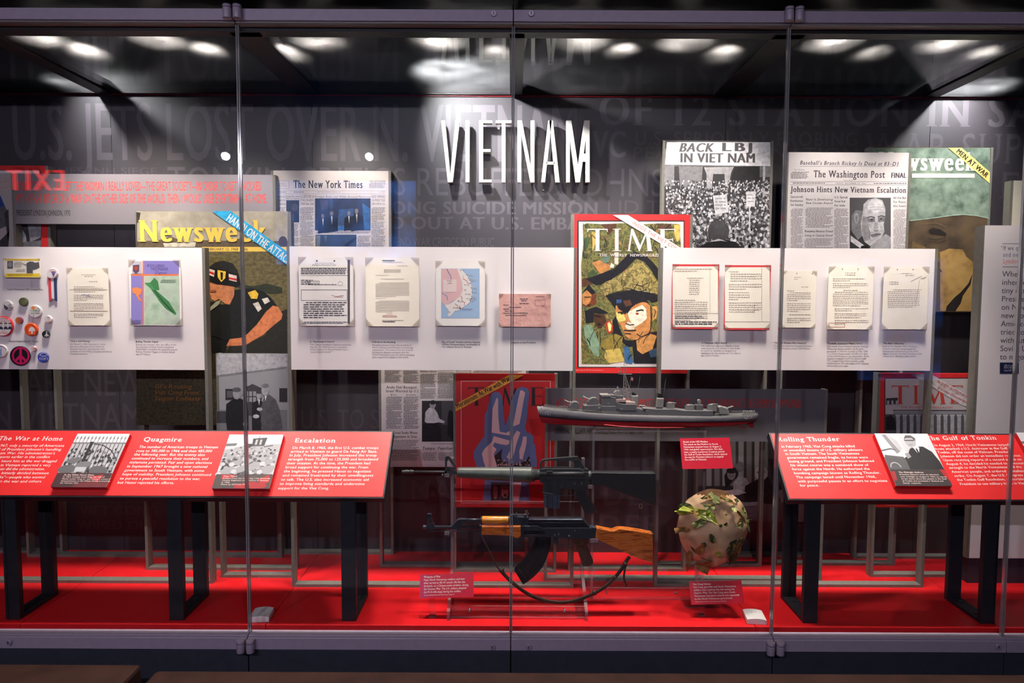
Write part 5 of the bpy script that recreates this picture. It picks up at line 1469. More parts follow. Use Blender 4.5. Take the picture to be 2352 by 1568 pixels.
def art_speech(a):
    a.rect(g(216), 0, 0, 100, 100); a.up().poly(g(140), '12,2 20,2 34,36 26,40'); a.poly(g(186), '22,2 36,14 40,30 34,36'); a.poly(g(96), '2,42 36,46 36,70 28,72 2,60'); a.poly(g(200), '40,0 60,0 52,34 44,40')
    a.up().poly(g(40), '44,44 54,30 66,26 80,26 92,36 98,54 100,72 36,72 34,50'); a.poly(g(90), '0,46 38,50 38,72 0,70'); a.ring(g(170), 14, 66, 8, 10, 20, 180, 360)
    a.up().ell(g(176), 60, 16, 10, 13, 0, 18); a.poly(g(225), '60,27 68,24 72,28 66,42'); a.poly(g(150), '40,40 48,38 50,46 42,50'); a.line(g(90), 1.6, '0,34 18,30 26,33')
    a.up().poly(g(90), '50,12 56,4 66,4 72,10 70,16 66,9 56,9'); a.rect(g(70), 50, 13, 68, 15); a.poly(g(30), '64,30 67,30 68,44 65,44'); a.rect(g(120), 55, 22, 62, 23)
    a.up().rect(col(62, 52, 52), 0, 70, 100, 100); a.up().poly(col(180, 40, 46), '90,70 100,70 100,92 94,84'); a.poly(col(160, 40, 46), '0,74 8,74 6,90 0,92')
    a.up(); cap_lines(a, 'The Midnight Address', ['President Johnson went on television', 'near midnight on August 4, 1964, to report', 'to the nation about the attacks in the Gulf', 'of Tonkin and promised a “limited and', 'fitting” response.'], 77, 3.9)


xr = TP.pt(877, 1143).x + 0.008
lx = [P((2 + 35) / 2, 1300, 0.077).x - 0.012, P(405, 1300, 0.077).x, P(803, 1300, 0.077).x]
lx = [(18 - 1176) / F * 2.557 - 0.03, (405 - 1176) / F * 2.557 - 0.03, (803 - 1176) / F * 2.557 - 0.015]
t = reader_table('sloping red reader table headed The War at Home, Quagmire and Escalation', -2.75, xr, lx)
k = 500 / 2306
a = tab_text(t, k, 0, [('#The War at Home', -22, 235, 660, 240), ('By June 1967, only a minority of Americans', -190, 303, 678, 305), ('approved of President Johnson’s handling', -190, 343, 645, 345), ('of the Vietnam War. His administration’s', -240, 383, 580, 385), ('optimistic reports earlier in the conflict', -250, 423, 525, 425),
                       ('came back to haunt him as the war dragged', -270, 467, 598, 468), ('on. Journalists in Vietnam reported a very', -290, 510, 535, 511), ('different story than did the administration.', -310, 551, 472, 552), ('The nation was bitterly divided between', -320, 594, 514, 595), ('“doves” and “hawks”—people who wanted', -350, 638, 474, 639), ('to do more to win the war and others', -370, 682, 436, 683),
                       ('#Quagmire', 1512, 247, 1925, 250), ('The number of American troops in Vietnam', 1470, 318, 2310, 321), ('rose to 385,000 in 1966 and then 485,000', 1442, 360, 2245, 362), ('the following year. But the enemy also', 1418, 398, 2170, 402), ('continued to increase their numbers, and', 1392, 439, 2205, 444), ('stalemate persisted. Fair and open elections', 1367, 481, 2245, 486), ('in September 1967 brought a new national', 1342, 523, 2197, 528), ('government to South Vietnam, with some', 1317, 565, 2162, 570), ('hope of stability. President Johnson continued', 1292, 607, 2235, 613), ('to pursue a peaceful resolution to the war,', 1267, 651, 2122, 657), ('but Hanoi rejected his efforts.', 1240, 695, 1845, 700)])
a.build('text_lettering', t, weld=False)
a = tab_text(t, k, 450, [('#Escalation', 1040, 258, 1480, 260), ('On March 8, 1965, the first U.S. combat troops', 1018, 328, 1935, 328), ('arrived in Vietnam to guard Da Nang Air Base.', 1003, 367, 1922, 367), ('In July, President Johnson increased the troop', 988, 407, 1915, 407), ('strength from 75,000 to 125,000 and broadened', 974, 449, 1930, 449), ('their mission. At the time, the President had', 960, 491, 1848, 491), ('broad support for continuing the war. From', 946, 533, 1826, 534), ('the beginning, he pressed Hanoi to negotiate', 930, 576, 1853, 577), ('and remained frustrated by their unwillingness', 915, 619, 1880, 620), ('to talk. The U.S. also increased economic aid', 900, 664, 1832, 665), ('to improve living standards and undermine', 885, 708, 1788, 710), ('support for the Viet Cong.', 868, 755, 1412, 756)])
a.build('text_lettering', t, weld=False)
plaque(t, k, 0, [(875, 163), (1425, 170), (1075, 735), (485, 728)], art_gate, 'raised photo block of a crowd behind the iron gate')
plaque(t, k, 450, [(390, 172), (955, 178), (750, 750), (135, 745)], art_troops, 'raised photo block of soldiers coming ashore')

xl = TP.pt(1817, 1147).x - 0.010
t = reader_table('sloping red reader table headed Rolling Thunder and The Gulf of Tonkin', xl, 2.6, [(1876 - 1176) / F * 2.557 + 0.012, (2284 - 1176) / F * 2.557 + 0.03])
k = 612 / 2352
a = tab_text(t, k, 1740, [('#Rolling Thunder', 178, 206, 730, 203), ('In February 1965, Viet Cong attacks killed', 212, 262, 862, 258), ('or wounded dozens of U.S. military advisors', 230, 294, 930, 290), ('in South Vietnam. The South Vietnamese', 246, 326, 902, 322), ('government remained fragile, its forces were', 262, 359, 978, 356), ('losing ground, and President Johnson believed', 276, 392, 1032, 388), ('his wisest course was a sustained show of', 292, 426, 980, 423), ('force against the North. He authorized the', 308, 461, 992, 457), ('bombing campaign known as Rolling Thunder.', 324, 496, 1086, 492), ('The campaign lasted until November 1968,', 340, 532, 1048, 528), ('with purposeful pauses in an effort to negotiate', 358, 568, 1148, 563), ('for peace.', 376, 605, 546, 603)])
a.build('text_lettering', t, weld=False)
a = tab_text(t, k, 1740, [('#The Gulf of Tonkin', 1490, 196, 2115, 190), ('On August 2, 1964, North Vietnamese torpedo', 1545, 250, 2242, 245), ('boats attacked a U.S. destroyer in the Gulf of', 1570, 281, 2248, 276), ('Tonkin, off the coast of Vietnam. President', 1592, 313, 2238, 308), ('Johnson did not order an immediate response.', 1618, 347, 2332, 340), ('Upon receiving reports of a second attack on', 1642, 381, 2335, 374), ('August 4, he decided he needed to demonstrate', 1668, 415, 2415, 407), ('strength to the North Vietnamese and the', 1692, 449, 2335, 440), ('American people, and ordered a retaliatory', 1716, 484, 2400, 476), ('strike. On August 7, the U.S. Congress passed', 1740, 520, 2460, 511), ('the Tonkin Gulf Resolution, authorizing the', 1764, 555, 2430, 547), ('President to use military force in Vietnam.', 1788, 592, 2440, 584)])
a.build('text_lettering', t, weld=False)
plaque(t, k, 1740, [(985, 138), (1448, 136), (1770, 597), (1272, 603)], art_speech, 'raised photo block of a man at a lectern')
plaque(t, k, 1740, [(2268, 130), (2730, 128), (3060, 582), (2560, 588)], art_troops, 'raised photo block cut off by the picture edge')

# small white sensor boxes on the floor just behind the glass
for lab, pts in (('white sensor box on the red floor by the left hinge seam of the glass', (562, 1452, 583, 1423, 606, 1424)), ('white sensor box on the red floor by the other hinge seam near the helmet', (1766, 1447, 1749, 1417, 1726, 1420))):
    x0 = zplane_x(pts[0], pts[1], CF); x1 = zplane_x(pts[4], pts[5], CF)
    lo_x, hi_x = sorted((zplane_x(pts[0], pts[1], CF), zplane_x((pts[0] + pts[4]) / 2 + (12 if pts[0] < 1000 else -12), pts[1], CF)))
    cx = (pts[0] + pts[4]) / 2
    X = zplane_x(cx, 1440, CF)
    ang = -0.10 if pts[0] < 1000 else 0.12
    o_ = thing('sensor_box', lab, 'sensor', (X, 0.10, CF), 'sensor boxes on the case floor')
    b = MB()
    w, l, h = 0.036, 0.085, 0.024
    prof = [(-w, 0), (w, 0), (w, h * 0.8), (w * 0.5, h * 0.95), (0, h), (-w * 0.5, h * 0.95), (-w, h * 0.8)]
    c_, s_ = math.cos(ang), math.sin(ang)
    V = [(X + x * c_ + yy * s_, 0.105 - x * s_ + yy * c_, CF + z) for yy in (-l / 2, l / 2) for x, z in prof]
    n = len(prof)
    b.add(V, [tuple(range(n)), tuple(range(2 * n - 1, n - 1, -1))] + [(i, (i + 1) % n, (i + 1) % n + n, i + n) for i in range(n)], col(226, 218, 214, rough=0.4)); b.build('case', o_, bevel=0.002)
    b = MB()
    for i in range(3):
        b.cyl((X + (i - 1) * 0.008, 0.115, CF + h - 0.001), (X + (i - 1) * 0.008, 0.115, CF + h + 0.0006), 0.0016, col(120, 116, 116), 8)
    b.build('vent_dot', o_)

# ------------------------------------------------------------------ rifles


class Cut:
    """Pixel outlines of an enlarged crop laid on the plane Y of an object: (x, z) in metres."""

    def __init__(s, Y, k, ox, oy):
        s.p = XP(vplane(Y), k, ox, oy); s.Y = Y

    def __call__(s, st):
        if isinstance(st, str):
            st = [tuple(float(q) for q in w.split(',')) for w in st.split()]
        return [s.p.loc(x, y) for x, y in st]

    def p3(s, x, y, dy=0.0):
        a_, b_ = s.p.loc(x, y)
        return Vector((a_, s.Y + dy, b_))

    def r(s, px):
        return abs(s.p.loc(px, 0)[0] - s.p.loc(0, 0)[0])


def plate(parent, name, outline, Y, hd, mat, bevel=0.002):
    b = MB(); b.prism(outline, Y - hd, Y + hd, mat)
    return b.build(name, parent, bevel=bevel)


GUNM = noisy('gun_black', [(46, 47, 48), (58, 59, 60)], 80, rough=0.42, spec=0.5)
GUNB = noisy('gun_blued', [(48, 52, 60), (60, 64, 72)], 60, rough=0.32, spec=0.6, metal=0.2)
POLY = noisy('rifle_polymer', [(38, 38, 40), (46, 46, 48)], 120, rough=0.38, spec=0.5, bump=0.08)
HGUARD = noisy('handguard_polymer', [(72, 76, 70), (84, 88, 80)], 50, rough=0.4, spec=0.5, bump=0.05)
MAGG = noisy('magazine_grey', [(78, 84, 98), (90, 96, 110)], 60, rough=0.4, metal=0.4)
WOODR = noisy('rifle_wood', [(128, 54, 22), (184, 92, 34), (214, 122, 50), (150, 68, 28)], 14, 6, rough=0.22, spec=0.6, stretch=(1.2, 6, 9), coat=0.7, distort=0.6)
WOODY = noisy('handguard_wood', [(176, 96, 26), (228, 146, 48), (240, 164, 66)], 16, 6, rough=0.25, spec=0.6, stretch=(1, 6, 10), coat=0.6)
BAKE = noisy('bakelite', [(56, 34, 22), (84, 52, 34)], 90, rough=0.4, spec=0.5, bump=0.2)
SLING = noisy('sling_leather', [(44, 30, 22), (62, 44, 32)], 40, rough=0.5, spec=0.4, bump=0.3)
PIN = col(150, 148, 150, rough=0.3, metal=0.8)

YM = 0.225
A = Cut(YM, 310 / 2352, 910, 1030); B = Cut(YM, 310 / 2352, 1210, 1030)
q = A.p3(1500, 800)
rf = thing('assault_rifle', 'black rifle with carry handle and ribbed handguard, upper of the two on the clear stand', 'rifle', (B.p3(300, 500).x, YM, B.p3(300, 1135).z))
b = MB(); b.tube([A.p3(300, 403), A.p3(870, 405), A.p3(1080, 408)], [A.r(20), A.r(20), A.r(26)], GUNM, 14); b.build('barrel', rf)
b = MB(); b.tube([A.p3(98, 405), A.p3(110, 405), A.p3(190, 403), A.p3(205, 403), A.p3(215, 403), A.p3(240, 403), A.p3(250, 403), A.p3(262, 403), A.p3(272, 403), A.p3(300, 403), A.p3(312, 403)],
                 [A.r(v) for v in (27, 30, 38, 38, 30, 30, 40, 40, 31, 36, 22)], GUNM, 16); b.build('flash_hider', rf)
b = MB()
for s_ in ('850,440 852,165 872,132 915,126 925,150 905,200 884,218 882,440', '915,126 940,148 1048,308 1046,332 1028,322 920,196', '850,385 1052,385 1046,445 850,440', '876,336 1035,336 1035,358 876,358'):
    b.prism(A(s_), YM - 0.006, YM + 0.006, GUNM)
b.build('front_sight', rf, weld=False)
b = MB(); b.tube([A.p3(1020, 470), A.p3(1012, 520), A.p3(1012, 590), A.p3(1026, 615), A.p3(1036, 590), A.p3(1032, 520)], A.r(9), GUNM, 8); b.tube([A.p3(790, 462), A.p3(826, 468)], A.r(30), GUNM, 12); b.build('sling_swivel', rf)
n = 46
pts, rad = [], []
for i in range(n):
    u = i / (n - 1)
    x = 1049.5 + (1222.5 - 1049.5) * u
    yc = 1084.5 + (1090.2 - 1084.5) * u; hh = 11.8 + (18.6 - 11.8) * u ** 0.9
    bump = 0.0 if u > 0.72 else 0.28 * math.cos(i * math.pi)
    pts.append(P(x, yc, YM)); rad.append((hh + bump) / F * 2.70)
rad[0] *= 0.9; rad[-1] *= 0.9
b = MB(); b.tube(pts, rad, HGUARD, 24, flat=0.92); b.build('handguard', rf)
b = MB(); b.tube([B.p3(95, 455), B.p3(118, 455), B.p3(122, 450), B.p3(165, 448), B.p3(168, 448), B.p3(215, 447), B.p3(232, 447)], [B.r(v) for v in (118, 122, 100, 102, 92, 96, 84)], GUNM, 20); b.build('slip_ring', rf)
plate(rf, 'upper_receiver', B('225,345 300,332 925,332 1000,388 1062,398 1068,520 980,525 225,522'), YM, 0.0165, GUNM, 0.006)
b = MB(); b.tube([B.p3(228, 425, -0.010), B.p3(990, 425, -0.010), B.p3(1010, 430, -0.006)], [B.r(48), B.r(48), B.r(30)], GUNM, 14); b.build('ejection_bulge', rf)
plate(rf, 'carry_handle', B('226,345 228,250 260,195 330,178 600,152 870,132 896,146 1012,332 1060,352 1060,402 930,400 925,340 835,336 830,258 792,216 740,199 340,201 285,216 256,262 262,318 282,338 282,350'), YM, 0.008, GUNM, 0.002)
b = MB(); b.cyl(B.p3(862, 195, -0.013), B.p3(862, 195, 0.013), B.r(20), GUNM, 14); b.box((B.p3(930, 0).x, YM - 0.012, B.p3(0, 398).z), (B.p3(1066, 0).x, YM + 0.012, B.p3(0, 345).z), GUNM); b.build('rear_sight', rf, weld=False)
plate(rf, 'lower_receiver', B('280,480 1000,482 1062,520 1102,545 1102,612 1052,624 1012,692 1000,704 868,704 590,684 582,808 278,748'), YM, 0.013, GUNM, 0.003)
plate(rf, 'magazine_well_lip', B('268,738 600,796 602,814 270,758'), YM, 0.0155, col(70, 72, 76, rough=0.35, metal=0.3), 0.001)
mg = plate(rf, 'magazine', B('296,766 576,812 570,1036 382,1022 300,1006'), YM, 0.0105, MAGG, 0.002)
b = MB()
for x in (362, 455, 535):
    b.box((B.p3(x - 7, 0).x, YM - 0.0125, B.p3(0, 1018).z), (B.p3(x + 7, 0).x, YM - 0.0100, B.p3(0, 800).z), col(60, 66, 80, rough=0.4, metal=0.4))
b.build('magazine_rib', mg)
b = MB(); b.tube([B.p3(588, 690), B.p3(592, 780), B.p3(640, 818), B.p3(790, 820), B.p3(832, 795), B.p3(838, 700)], B.r(9), GUNM, 8, flat=1.6); b.build('trigger_guard', rf)
b = MB(); b.tube([B.p3(742, 690), B.p3(770, 740), B.p3(762, 780), B.p3(735, 800)], [B.r(14), B.r(12), B.r(9), B.r(6)], GUNM, 8); b.build('trigger', rf)
plate(rf, 'pistol_grip', B('850,702 1004,700 1022,772 1228,1080 1190,1106 1012,1136 992,1112 1000,1090 872,852'), YM, 0.015, POLY, 0.007)
b = MB(); b.tube([B.p3(1062, 480), B.p3(1072, 480), B.p3(1118, 482), B.p3(1128, 482)], [B.r(95), B.r(102), B.r(98), B.r(86)], GUNM, 20, flat=0.85); b.build('buffer_collar', rf)
plate(rf, 'buttstock', B('1118,404 1150,398 2205,402 2222,428 2206,948 2172,962 1800,818 1400,662 1260,630 1118,612'), YM, 0.019, POLY, 0.008)
plate(rf, 'butt_plate', B('2205,404 2232,424 2214,960 2178,968 2190,940'), YM, 0.0175, col(24, 24, 25, rough=0.6), 0.003)
b = MB(); b.tube([B.p3(1965, 900), B.p3(1965, 950), B.p3(2005, 950), B.p3(2010, 915)], B.r(9), GUNM, 8); b.tube([B.p3(1985, 950), B.p3(1960, 990), B.p3(1965, 1035), B.p3(2000, 1040), B.p3(2008, 985), B.p3(1985, 950)], B.r(8), PIN, 8); b.build('rear_swivel', rf)
for x, y, r_, m_ in ((828, 590, 18, PIN), (950, 590, 18, PIN), (495, 612, 32, GUNM), (605, 520, 26, GUNM), (252, 545, 30, GUNM), (605, 640, 34, GUNM)):
    b = MB(); b.cyl(B.p3(x, y, -0.0185), B.p3(x, y, -0.010), B.r(r_), m_, 14); b.build('pin', rf)
b = MB(); b.box((B.p3(460, 0).x, YM - 0.0145, B.p3(0, 640).z), (B.p3(530, 0).x, YM - 0.0125, B.p3(0, 510).z), GUNM); b.box((B.p3(345, 0).x, YM - 0.021, B.p3(0, 420).z), (B.p3(450, 0).x, YM - 0.012, B.p3(0, 368).z), GUNM); b.box((B.p3(870, 0).x, YM - 0.018, B.p3(0, 690).z), (B.p3(896, 0).x, YM - 0.010, B.p3(0, 600).z), GUNM); b.build('control_lever', rf, bevel=0.001)

YK = 0.15
C = Cut(YK, 310 / 2352, 960, 1160); D = Cut(YK, 320 / 2091, 1200, 1160)
rf = thing('assault_rifle', 'wooden stocked rifle with curved magazine and leather sling, lower of the two on the stand', 'rifle', (D.p3(300, 400).x, YK, D.p3(300, 1425).z))
b = MB(); b.tube([C.p3(85, 378), C.p3(100, 378), C.p3(150, 378), C.p3(155, 378), C.p3(1090, 380)], [C.r(v) for v in (30, 34, 34, 27, 26)], GUNB, 14); b.cyl(C.p3(175, 450), C.p3(1080, 452), C.r(10), GUNB, 8); b.build('barrel', rf)
b = MB()
for s_ in ('160,352 160,170 232,170 238,232 255,270 212,270 180,270 180,318 250,318 262,290 292,352 292,412 160,412', '158,182 160,150 178,144 220,144 236,160 236,190 222,196 222,176 176,176 176,196 158,196'):
    b.prism(C(s_), YK - 0.006, YK + 0.006, GUNB)
b.build('front_sight', rf, weld=False)
plate(rf, 'gas_block', C('588,352 690,242 722,230 852,230 852,290 752,302 752,412 588,412'), YK, 0.009, GUNB, 0.002)
gt = MB(); gt.tube([C.p3(840, 258), C.p3(1100, 258)], C.r(32), GUNB, 14); gt = gt.build('gas_tube', rf)
b = MB()
for i in range(5):
    b.box((C.p3(880 + i * 38, 0).x, YK - 0.0076, C.p3(0, 252).z), (C.p3(905 + i * 38, 0).x, YK - 0.0062, C.p3(0, 240).z), BLACK)
b.build('vent_slot', gt)
b = MB(); b.tube([C.p3(1118, 250), C.p3(1125, 250), C.p3(1570, 250), C.p3(1578, 250)], [C.r(56), C.r(62), C.r(62), C.r(57)], WOODY, 20); b.build('upper_handguard', rf)
b = MB(); b.tube([C.p3(1092, 255), C.p3(1118, 255)], C.r(60), GUNB, 18); b.tube([C.p3(1576, 252), C.p3(1605, 252)], C.r(66), GUNB, 18); b.build('ferrule', rf)
plate(rf, 'lower_handguard', C('1112,330 1300,338 1790,330 1792,518 1740,546 1680,536 1620,506 1112,488'), YK, 0.019, WOODR, 0.007)
plate(rf, 'handguard_cap', C('1072,326 1116,322 1116,478 1075,462'), YK, 0.016, GUNB, 0.002)
plate(rf, 'rear_sight_block', C('1598,325 1600,165 1660,152 1700,182 1860,196 1925,200 1925,330'), YK, 0.012, GUNB, 0.002)
b = MB()
for x, y, r_ in ((1660, 165, 14), (1715, 155, 12), (1875, 172, 20), (1928, 150, 8)):
    b.cyl(C.p3(x, y, -0.013), C.p3(x, y, 0.013), C.r(r_), GUNB, 10)
b.tube([C.p3(1660, 160), C.p3(1880, 165)], C.r(10), GUNB, 8); b.build('sight_leaf', rf, weld=False)
COVER = noisy('receiver_cover', [(46, 48, 54), (58, 60, 66)], 40, rough=0.25, spec=0.6, metal=0.5)
plate(rf, 'receiver_cover', D('82,196 100,184 900,184 945,238 1005,305 1018,335 82,335'), YK, 0.0155, COVER, 0.004)
b = MB(); b.tube([D.p3(85, 243, -0.0135), D.p3(940, 243, -0.0135)], D.r(11), COVER, 10); b.tube([D.p3(90, 200, -0.011), D.p3(905, 200, -0.011)], D.r(10), COVER, 10); b.build('cover_rib', rf)
rc = plate(rf, 'receiver', D('-28,292 240,292 280,318 1022,318 1044,335 1036,478 980,480 560,472 480,462 -28,455'), YK, 0.0165, GUNB, 0.002)
b = MB(); b.box((D.p3(25, 0).x, YK - 0.0172, D.p3(0, 412).z), (D.p3(335, 0).x, YK - 0.0160, D.p3(0, 358).z), col(18, 19, 22, rough=0.4)); b.build('recess_panel', rc)
b = MB(); b.tube([D.p3(30, 425, -0.0165), D.p3(322, 425, -0.0165)], D.r(7), COVER, 8); b.build('stamped_rib', rc)
a = Print(XP(vplane(YK - 0.0165), 320 / 2091, 1200, 1160), 0.0004)
a.text('A', 24, 318, 50, 26, col(200, 200, 200)); a.greek(col(190, 190, 190), 56, 302, 122, 318, 16, 0.9, para=0, word=(0.5, 0.9)); a.greek(col(110, 112, 118), 134, 304, 230, 318, 14, 0.7, para=0, word=(0.5, 0.9)); a.build('stamped_lettering', rc, weld=False)
for x, y in ((480, 426), (541, 413), (696, 440), (782, 358)):
    b = MB(); b.cyl(D.p3(x, y, -0.0185), D.p3(x, y, -0.0160), D.r(14 if y > 400 else 6), PIN, 12); b.build('rivet', rf)
plate(rf, 'tang', D('1026,305 1108,320 1092,474 1032,474'), YK, 0.014, GUNB, 0.002)
plate(rf, 'buttstock', D('1104,320 1230,342 1350,366 1420,336 1510,335 1720,365 1942,405 1946,640 1940,832 1850,815 1640,737 1450,645 1250,548 1086,475'), YK, 0.0195, WOODR, 0.009)
plate(rf, 'butt_plate', D('1936,402 1962,412 1956,640 1944,838 1928,834'), YK, 0.018, GUNB, 0.002)
OUT = C('2052,530 2025,650 1985,740 1930,830 1870,915 1800,1000 1680,1115 1715,1175 1830,1360 1925,1300 2010,1235 2090,1155 2150,1080 2205,985 2250,880 2290,770 2312,660 2322,540')
mg = plate(rf, 'magazine', OUT, YK, 0.0125, noisy('magazine_black', [(26, 28, 32), (36, 38, 42)], 60, rough=0.32, metal=0.4), 0.003)
b = MB()
for o_ in ((0.24, 0.95), (0.42, 0.86), (0.60, 0.86), (0.78, 0.95)):
    Lp = [(2052, 530), (2025, 650), (1930, 830), (1800, 1000), (1700, 1100)]; Rp = [(2322, 540), (2312, 660), (2250, 880), (2150, 1080), (1960, 1275)]
    pp = [C.p3(l[0] + (r_[0] - l[0]) * o_[0], l[1] + (r_[1] - l[1]) * o_[0] + 25, -0.0122) for l, r_ in zip(Lp, Rp)]
    if o_[0] in (0.42, 0.60):
        pp[-1] = pp[-2] + (pp[-1] - pp[-2]) * 0.5
    fine = []
    for i in range(len(pp) - 1):
        for j in range(4):
            fine.append(pp[i] + (pp[i + 1] - pp[i]) * (j / 4))
    b.tube(fine, C.r(13), mg.data.materials[0], 8)
b.tube([C.p3(1770, 1100, -0.0125), C.p3(1880, 1255, -0.0125)], C.r(13), mg.data.materials[0], 8)
b.build('magazine_rib', mg)
plate(rf, 'magazine_catch', D('458,470 538,472 540,570 470,566'), YK, 0.006, GUNB, 0.001)
b = MB(); b.tube([D.p3(490, 560), D.p3(500, 598), D.p3(560, 602), D.p3(740, 604), D.p3(755, 560)], D.r(6), GUNB, 8, flat=1.8); b.build('trigger_guard', rf)
b = MB(); b.tube([D.p3(700, 470), D.p3(696, 510), D.p3(682, 560)], [D.r(12), D.r(9), D.r(5)], GUNB, 8); b.build('trigger', rf)
plate(rf, 'pistol_grip', D('748,480 992,482 985,555 962,600 1010,700 1058,822 1056,862 1022,894 925,902 886,878 880,838 830,690 772,582 750,535'), YK, 0.0145, BAKE, 0.007)
b = MB(); b.tube([D.p3(772, 575, -0.013), D.p3(860, 570, -0.0145), D.p3(958, 545, -0.013)], D.r(7), BAKE, 8); b.build('grip_collar', rf)


def pathpx(cut, items):
    return [Vector((vplane(YK).loc(x, y)[0], YK + dy, vplane(YK).loc(x, y)[1])) for x, y, dy in items]


def smooth_path(pts, n=5):
    out = []
    for i in range(len(pts) - 1):
        p0 = pts[max(i - 1, 0)]; p1 = pts[i]; p2 = pts[i + 1]; p3_ = pts[min(i + 2, len(pts) - 1)]
        for j in range(n):
            t_ = j / n
            out.append(0.5 * ((2 * p1) + (p2 - p0) * t_ + (2 * p0 - 5 * p1 + 4 * p2 - p3_) * t_ ** 2 + (3 * p1 - p0 - 3 * p2 + p3_) * t_ ** 3))
    return out + [pts[-1]]


b = MB()
b.tube(smooth_path(pathpx(C, [(1103, 1216, -0.012), (1108, 1228, -0.016), (1112, 1238, -0.018)])), 0.0014, PIN, 8)
b.build('swivel_hook', rf)
b = MB(); b.tube(smooth_path(pathpx(C, [(1112, 1238, -0.018), (1118, 1249, -0.02), (1131, 1276, -0.02), (1144, 1299, -0.02), (1153, 1308, -0.02)])), 0.0034, SLING, 10, flat=0.5); b.build('sling_cord', rf)
b = MB(); b.tube(smooth_path(pathpx(C, [(1148, 1302, -0.02), (1160, 1316, -0.02), (1178, 1333, -0.022), (1210, 1356, -0.024), (1246, 1371, -0.025), (1286, 1377, -0.025), (1322, 1372, -0.024), (1362, 1357, -0.022), (1391, 1340, -0.02), (1410, 1322, -0.018), (1427, 1302, -0.014), (1437, 1287, -0.008), (1446, 1278, 0.0)])),
                 0.0072, SLING, 12, flat=0.35); b.build('sling_strap', rf)
for x, y, ang, r_ in ((1152, 1305, 42, 0.010), (1364, 1356, -24, 0.010), (1410, 1321, -48, 0.0085), (1434, 1291, -52, 0.008)):
    c0 = pathpx(C, [(x, y, -0.02)])[0]; dv = Vector((math.cos(R(ang)), 0, -math.sin(R(ang)))) * 0.007
    b = MB(); b.tube([c0 - dv, c0 - dv * 0.9, c0 + dv * 0.9, c0 + dv], [r_ * 0.8, r_, r_, r_ * 0.8], SLING, 12, flat=0.6); b.build('sling_keeper', rf)
b = MB(); b.tube(smooth_path(pathpx(C, [(1437, 1292, -0.012), (1433, 1308, -0.016), (1432, 1325, -0.016), (1438, 1343, -0.014)])), [0.004] * 15 + [0.006], SLING, 8, flat=0.3); b.build('sling_tail', rf)
b = MB(); c0 = pathpx(C, [(1450, 1273, 0.0)])[0]
b.tube([c0 + Vector((math.cos(i * math.pi / 6) * 0.006, 0, math.sin(i * math.pi / 6) * 0.006)) for i in range(13)], 0.001, PIN, 6); b.build('sling_ring', rf)

# ------------------------------------------------------------------ clear rifle stand
t = thing('rifle_stand', 'clear acrylic stand holding both rifles above the red floor', 'display stand', (0.03, 0.19, CF))


def yz_plate(parent, name, x, th, yz, rootname=None):
    b = MB()
    n = len(yz)
    tri = tessellate_polygon([[Vector((p_[0], p_[1], 0)) for p_ in yz]])
    b.add([(x - th / 2, p_[0], CF + p_[1]) for p_ in yz], [tuple(q_) for q_ in tri], ACRYL)
    b.add([(x + th / 2, p_[0], CF + p_[1]) for p_ in yz], [tuple(q_) for q_ in tri], ACRYL)
    b.add([(x - th / 2, p_[0], CF + p_[1]) for p_ in yz] + [(x + th / 2, p_[0], CF + p_[1]) for p_ in yz], [(i, (i + 1) % n, (i + 1) % n + n, i + n) for i in range(n)], ACRYL_EDGE)
    return b.build(name, parent, weld=False)


zM = B.p3(1100, 620).z - CF; zMf = A.p3(980, 470).z - CF
zK = C.p3(560, 465).z - CF
xl_, xr_ = (1028 - 1176) / F * 2.56, (1355 - 1176) / F * 2.56
for x, pm, pk in ((xl_, (1022.5, 1033.5, 1093.5), (1022.5, 1033.5, 1226.0)), (xr_, (1349, 1359, 1119.5), (1353.5, 1372, 1243))):
    zt_ = P(1030, 1052, 0.26).z - CF
    pp_ = yz_plate(t, 'side_plate', x, 0.012, [(0.085, 0), (0.32, 0), (0.32, 0.05), (0.286, 0.09), (0.286, zt_), (0.262, zt_), (0.256, 0.13), (0.105, 0.045), (0.085, 0.035)])
    for (pa, pb, py), Yc, hd in ((pm, YM, 0.025), (pk, YK, 0.023)):
        z1 = P(pa, py, Yc - hd).z - 0.0015
        xa_, xb_ = P(pa, py, Yc).x, P(pb, py, Yc).x
        b = MB(); b.box((xa_, Yc - hd - 0.006, z1 - 0.007), (xb_, 0.270, z1), ACRYL); b.box((xa_, Yc - hd - 0.006, z1), (xb_, Yc - hd, z1 + 0.012), ACRYL_EDGE); b.build('hook', t, weld=False)
b = MB(); b.sheet((xl_ + 0.006, 0.288, CF + 0.06), (xr_ - 0.006, 0.294, P(1176, 1151, 0.29).z), ACRYL, ACRYL_EDGE); b.build('back_sheet', t)
b = MB(); b.sheet((xl_ + 0.006, 0.100, CF + 0.008), (xr_ - 0.006, 0.106, CF + 0.050), ACRYL, ACRYL_EDGE); b.build('front_stretcher', t)
b = MB(); b.sheet((xl_ + 0.006, 0.106, CF), (xr_ - 0.006, 0.285, CF + 0.008), ACRYL, ACRYL_EDGE); b.build('base_sheet', t)
for px in (1079, 1302):
    x = (px - 1176) / F * 2.6
    b = MB(); b.cyl((x, 0.097, CF + 0.034), (x, 0.108, CF + 0.034), 0.005, PIN, 12); b.build('screw', t)

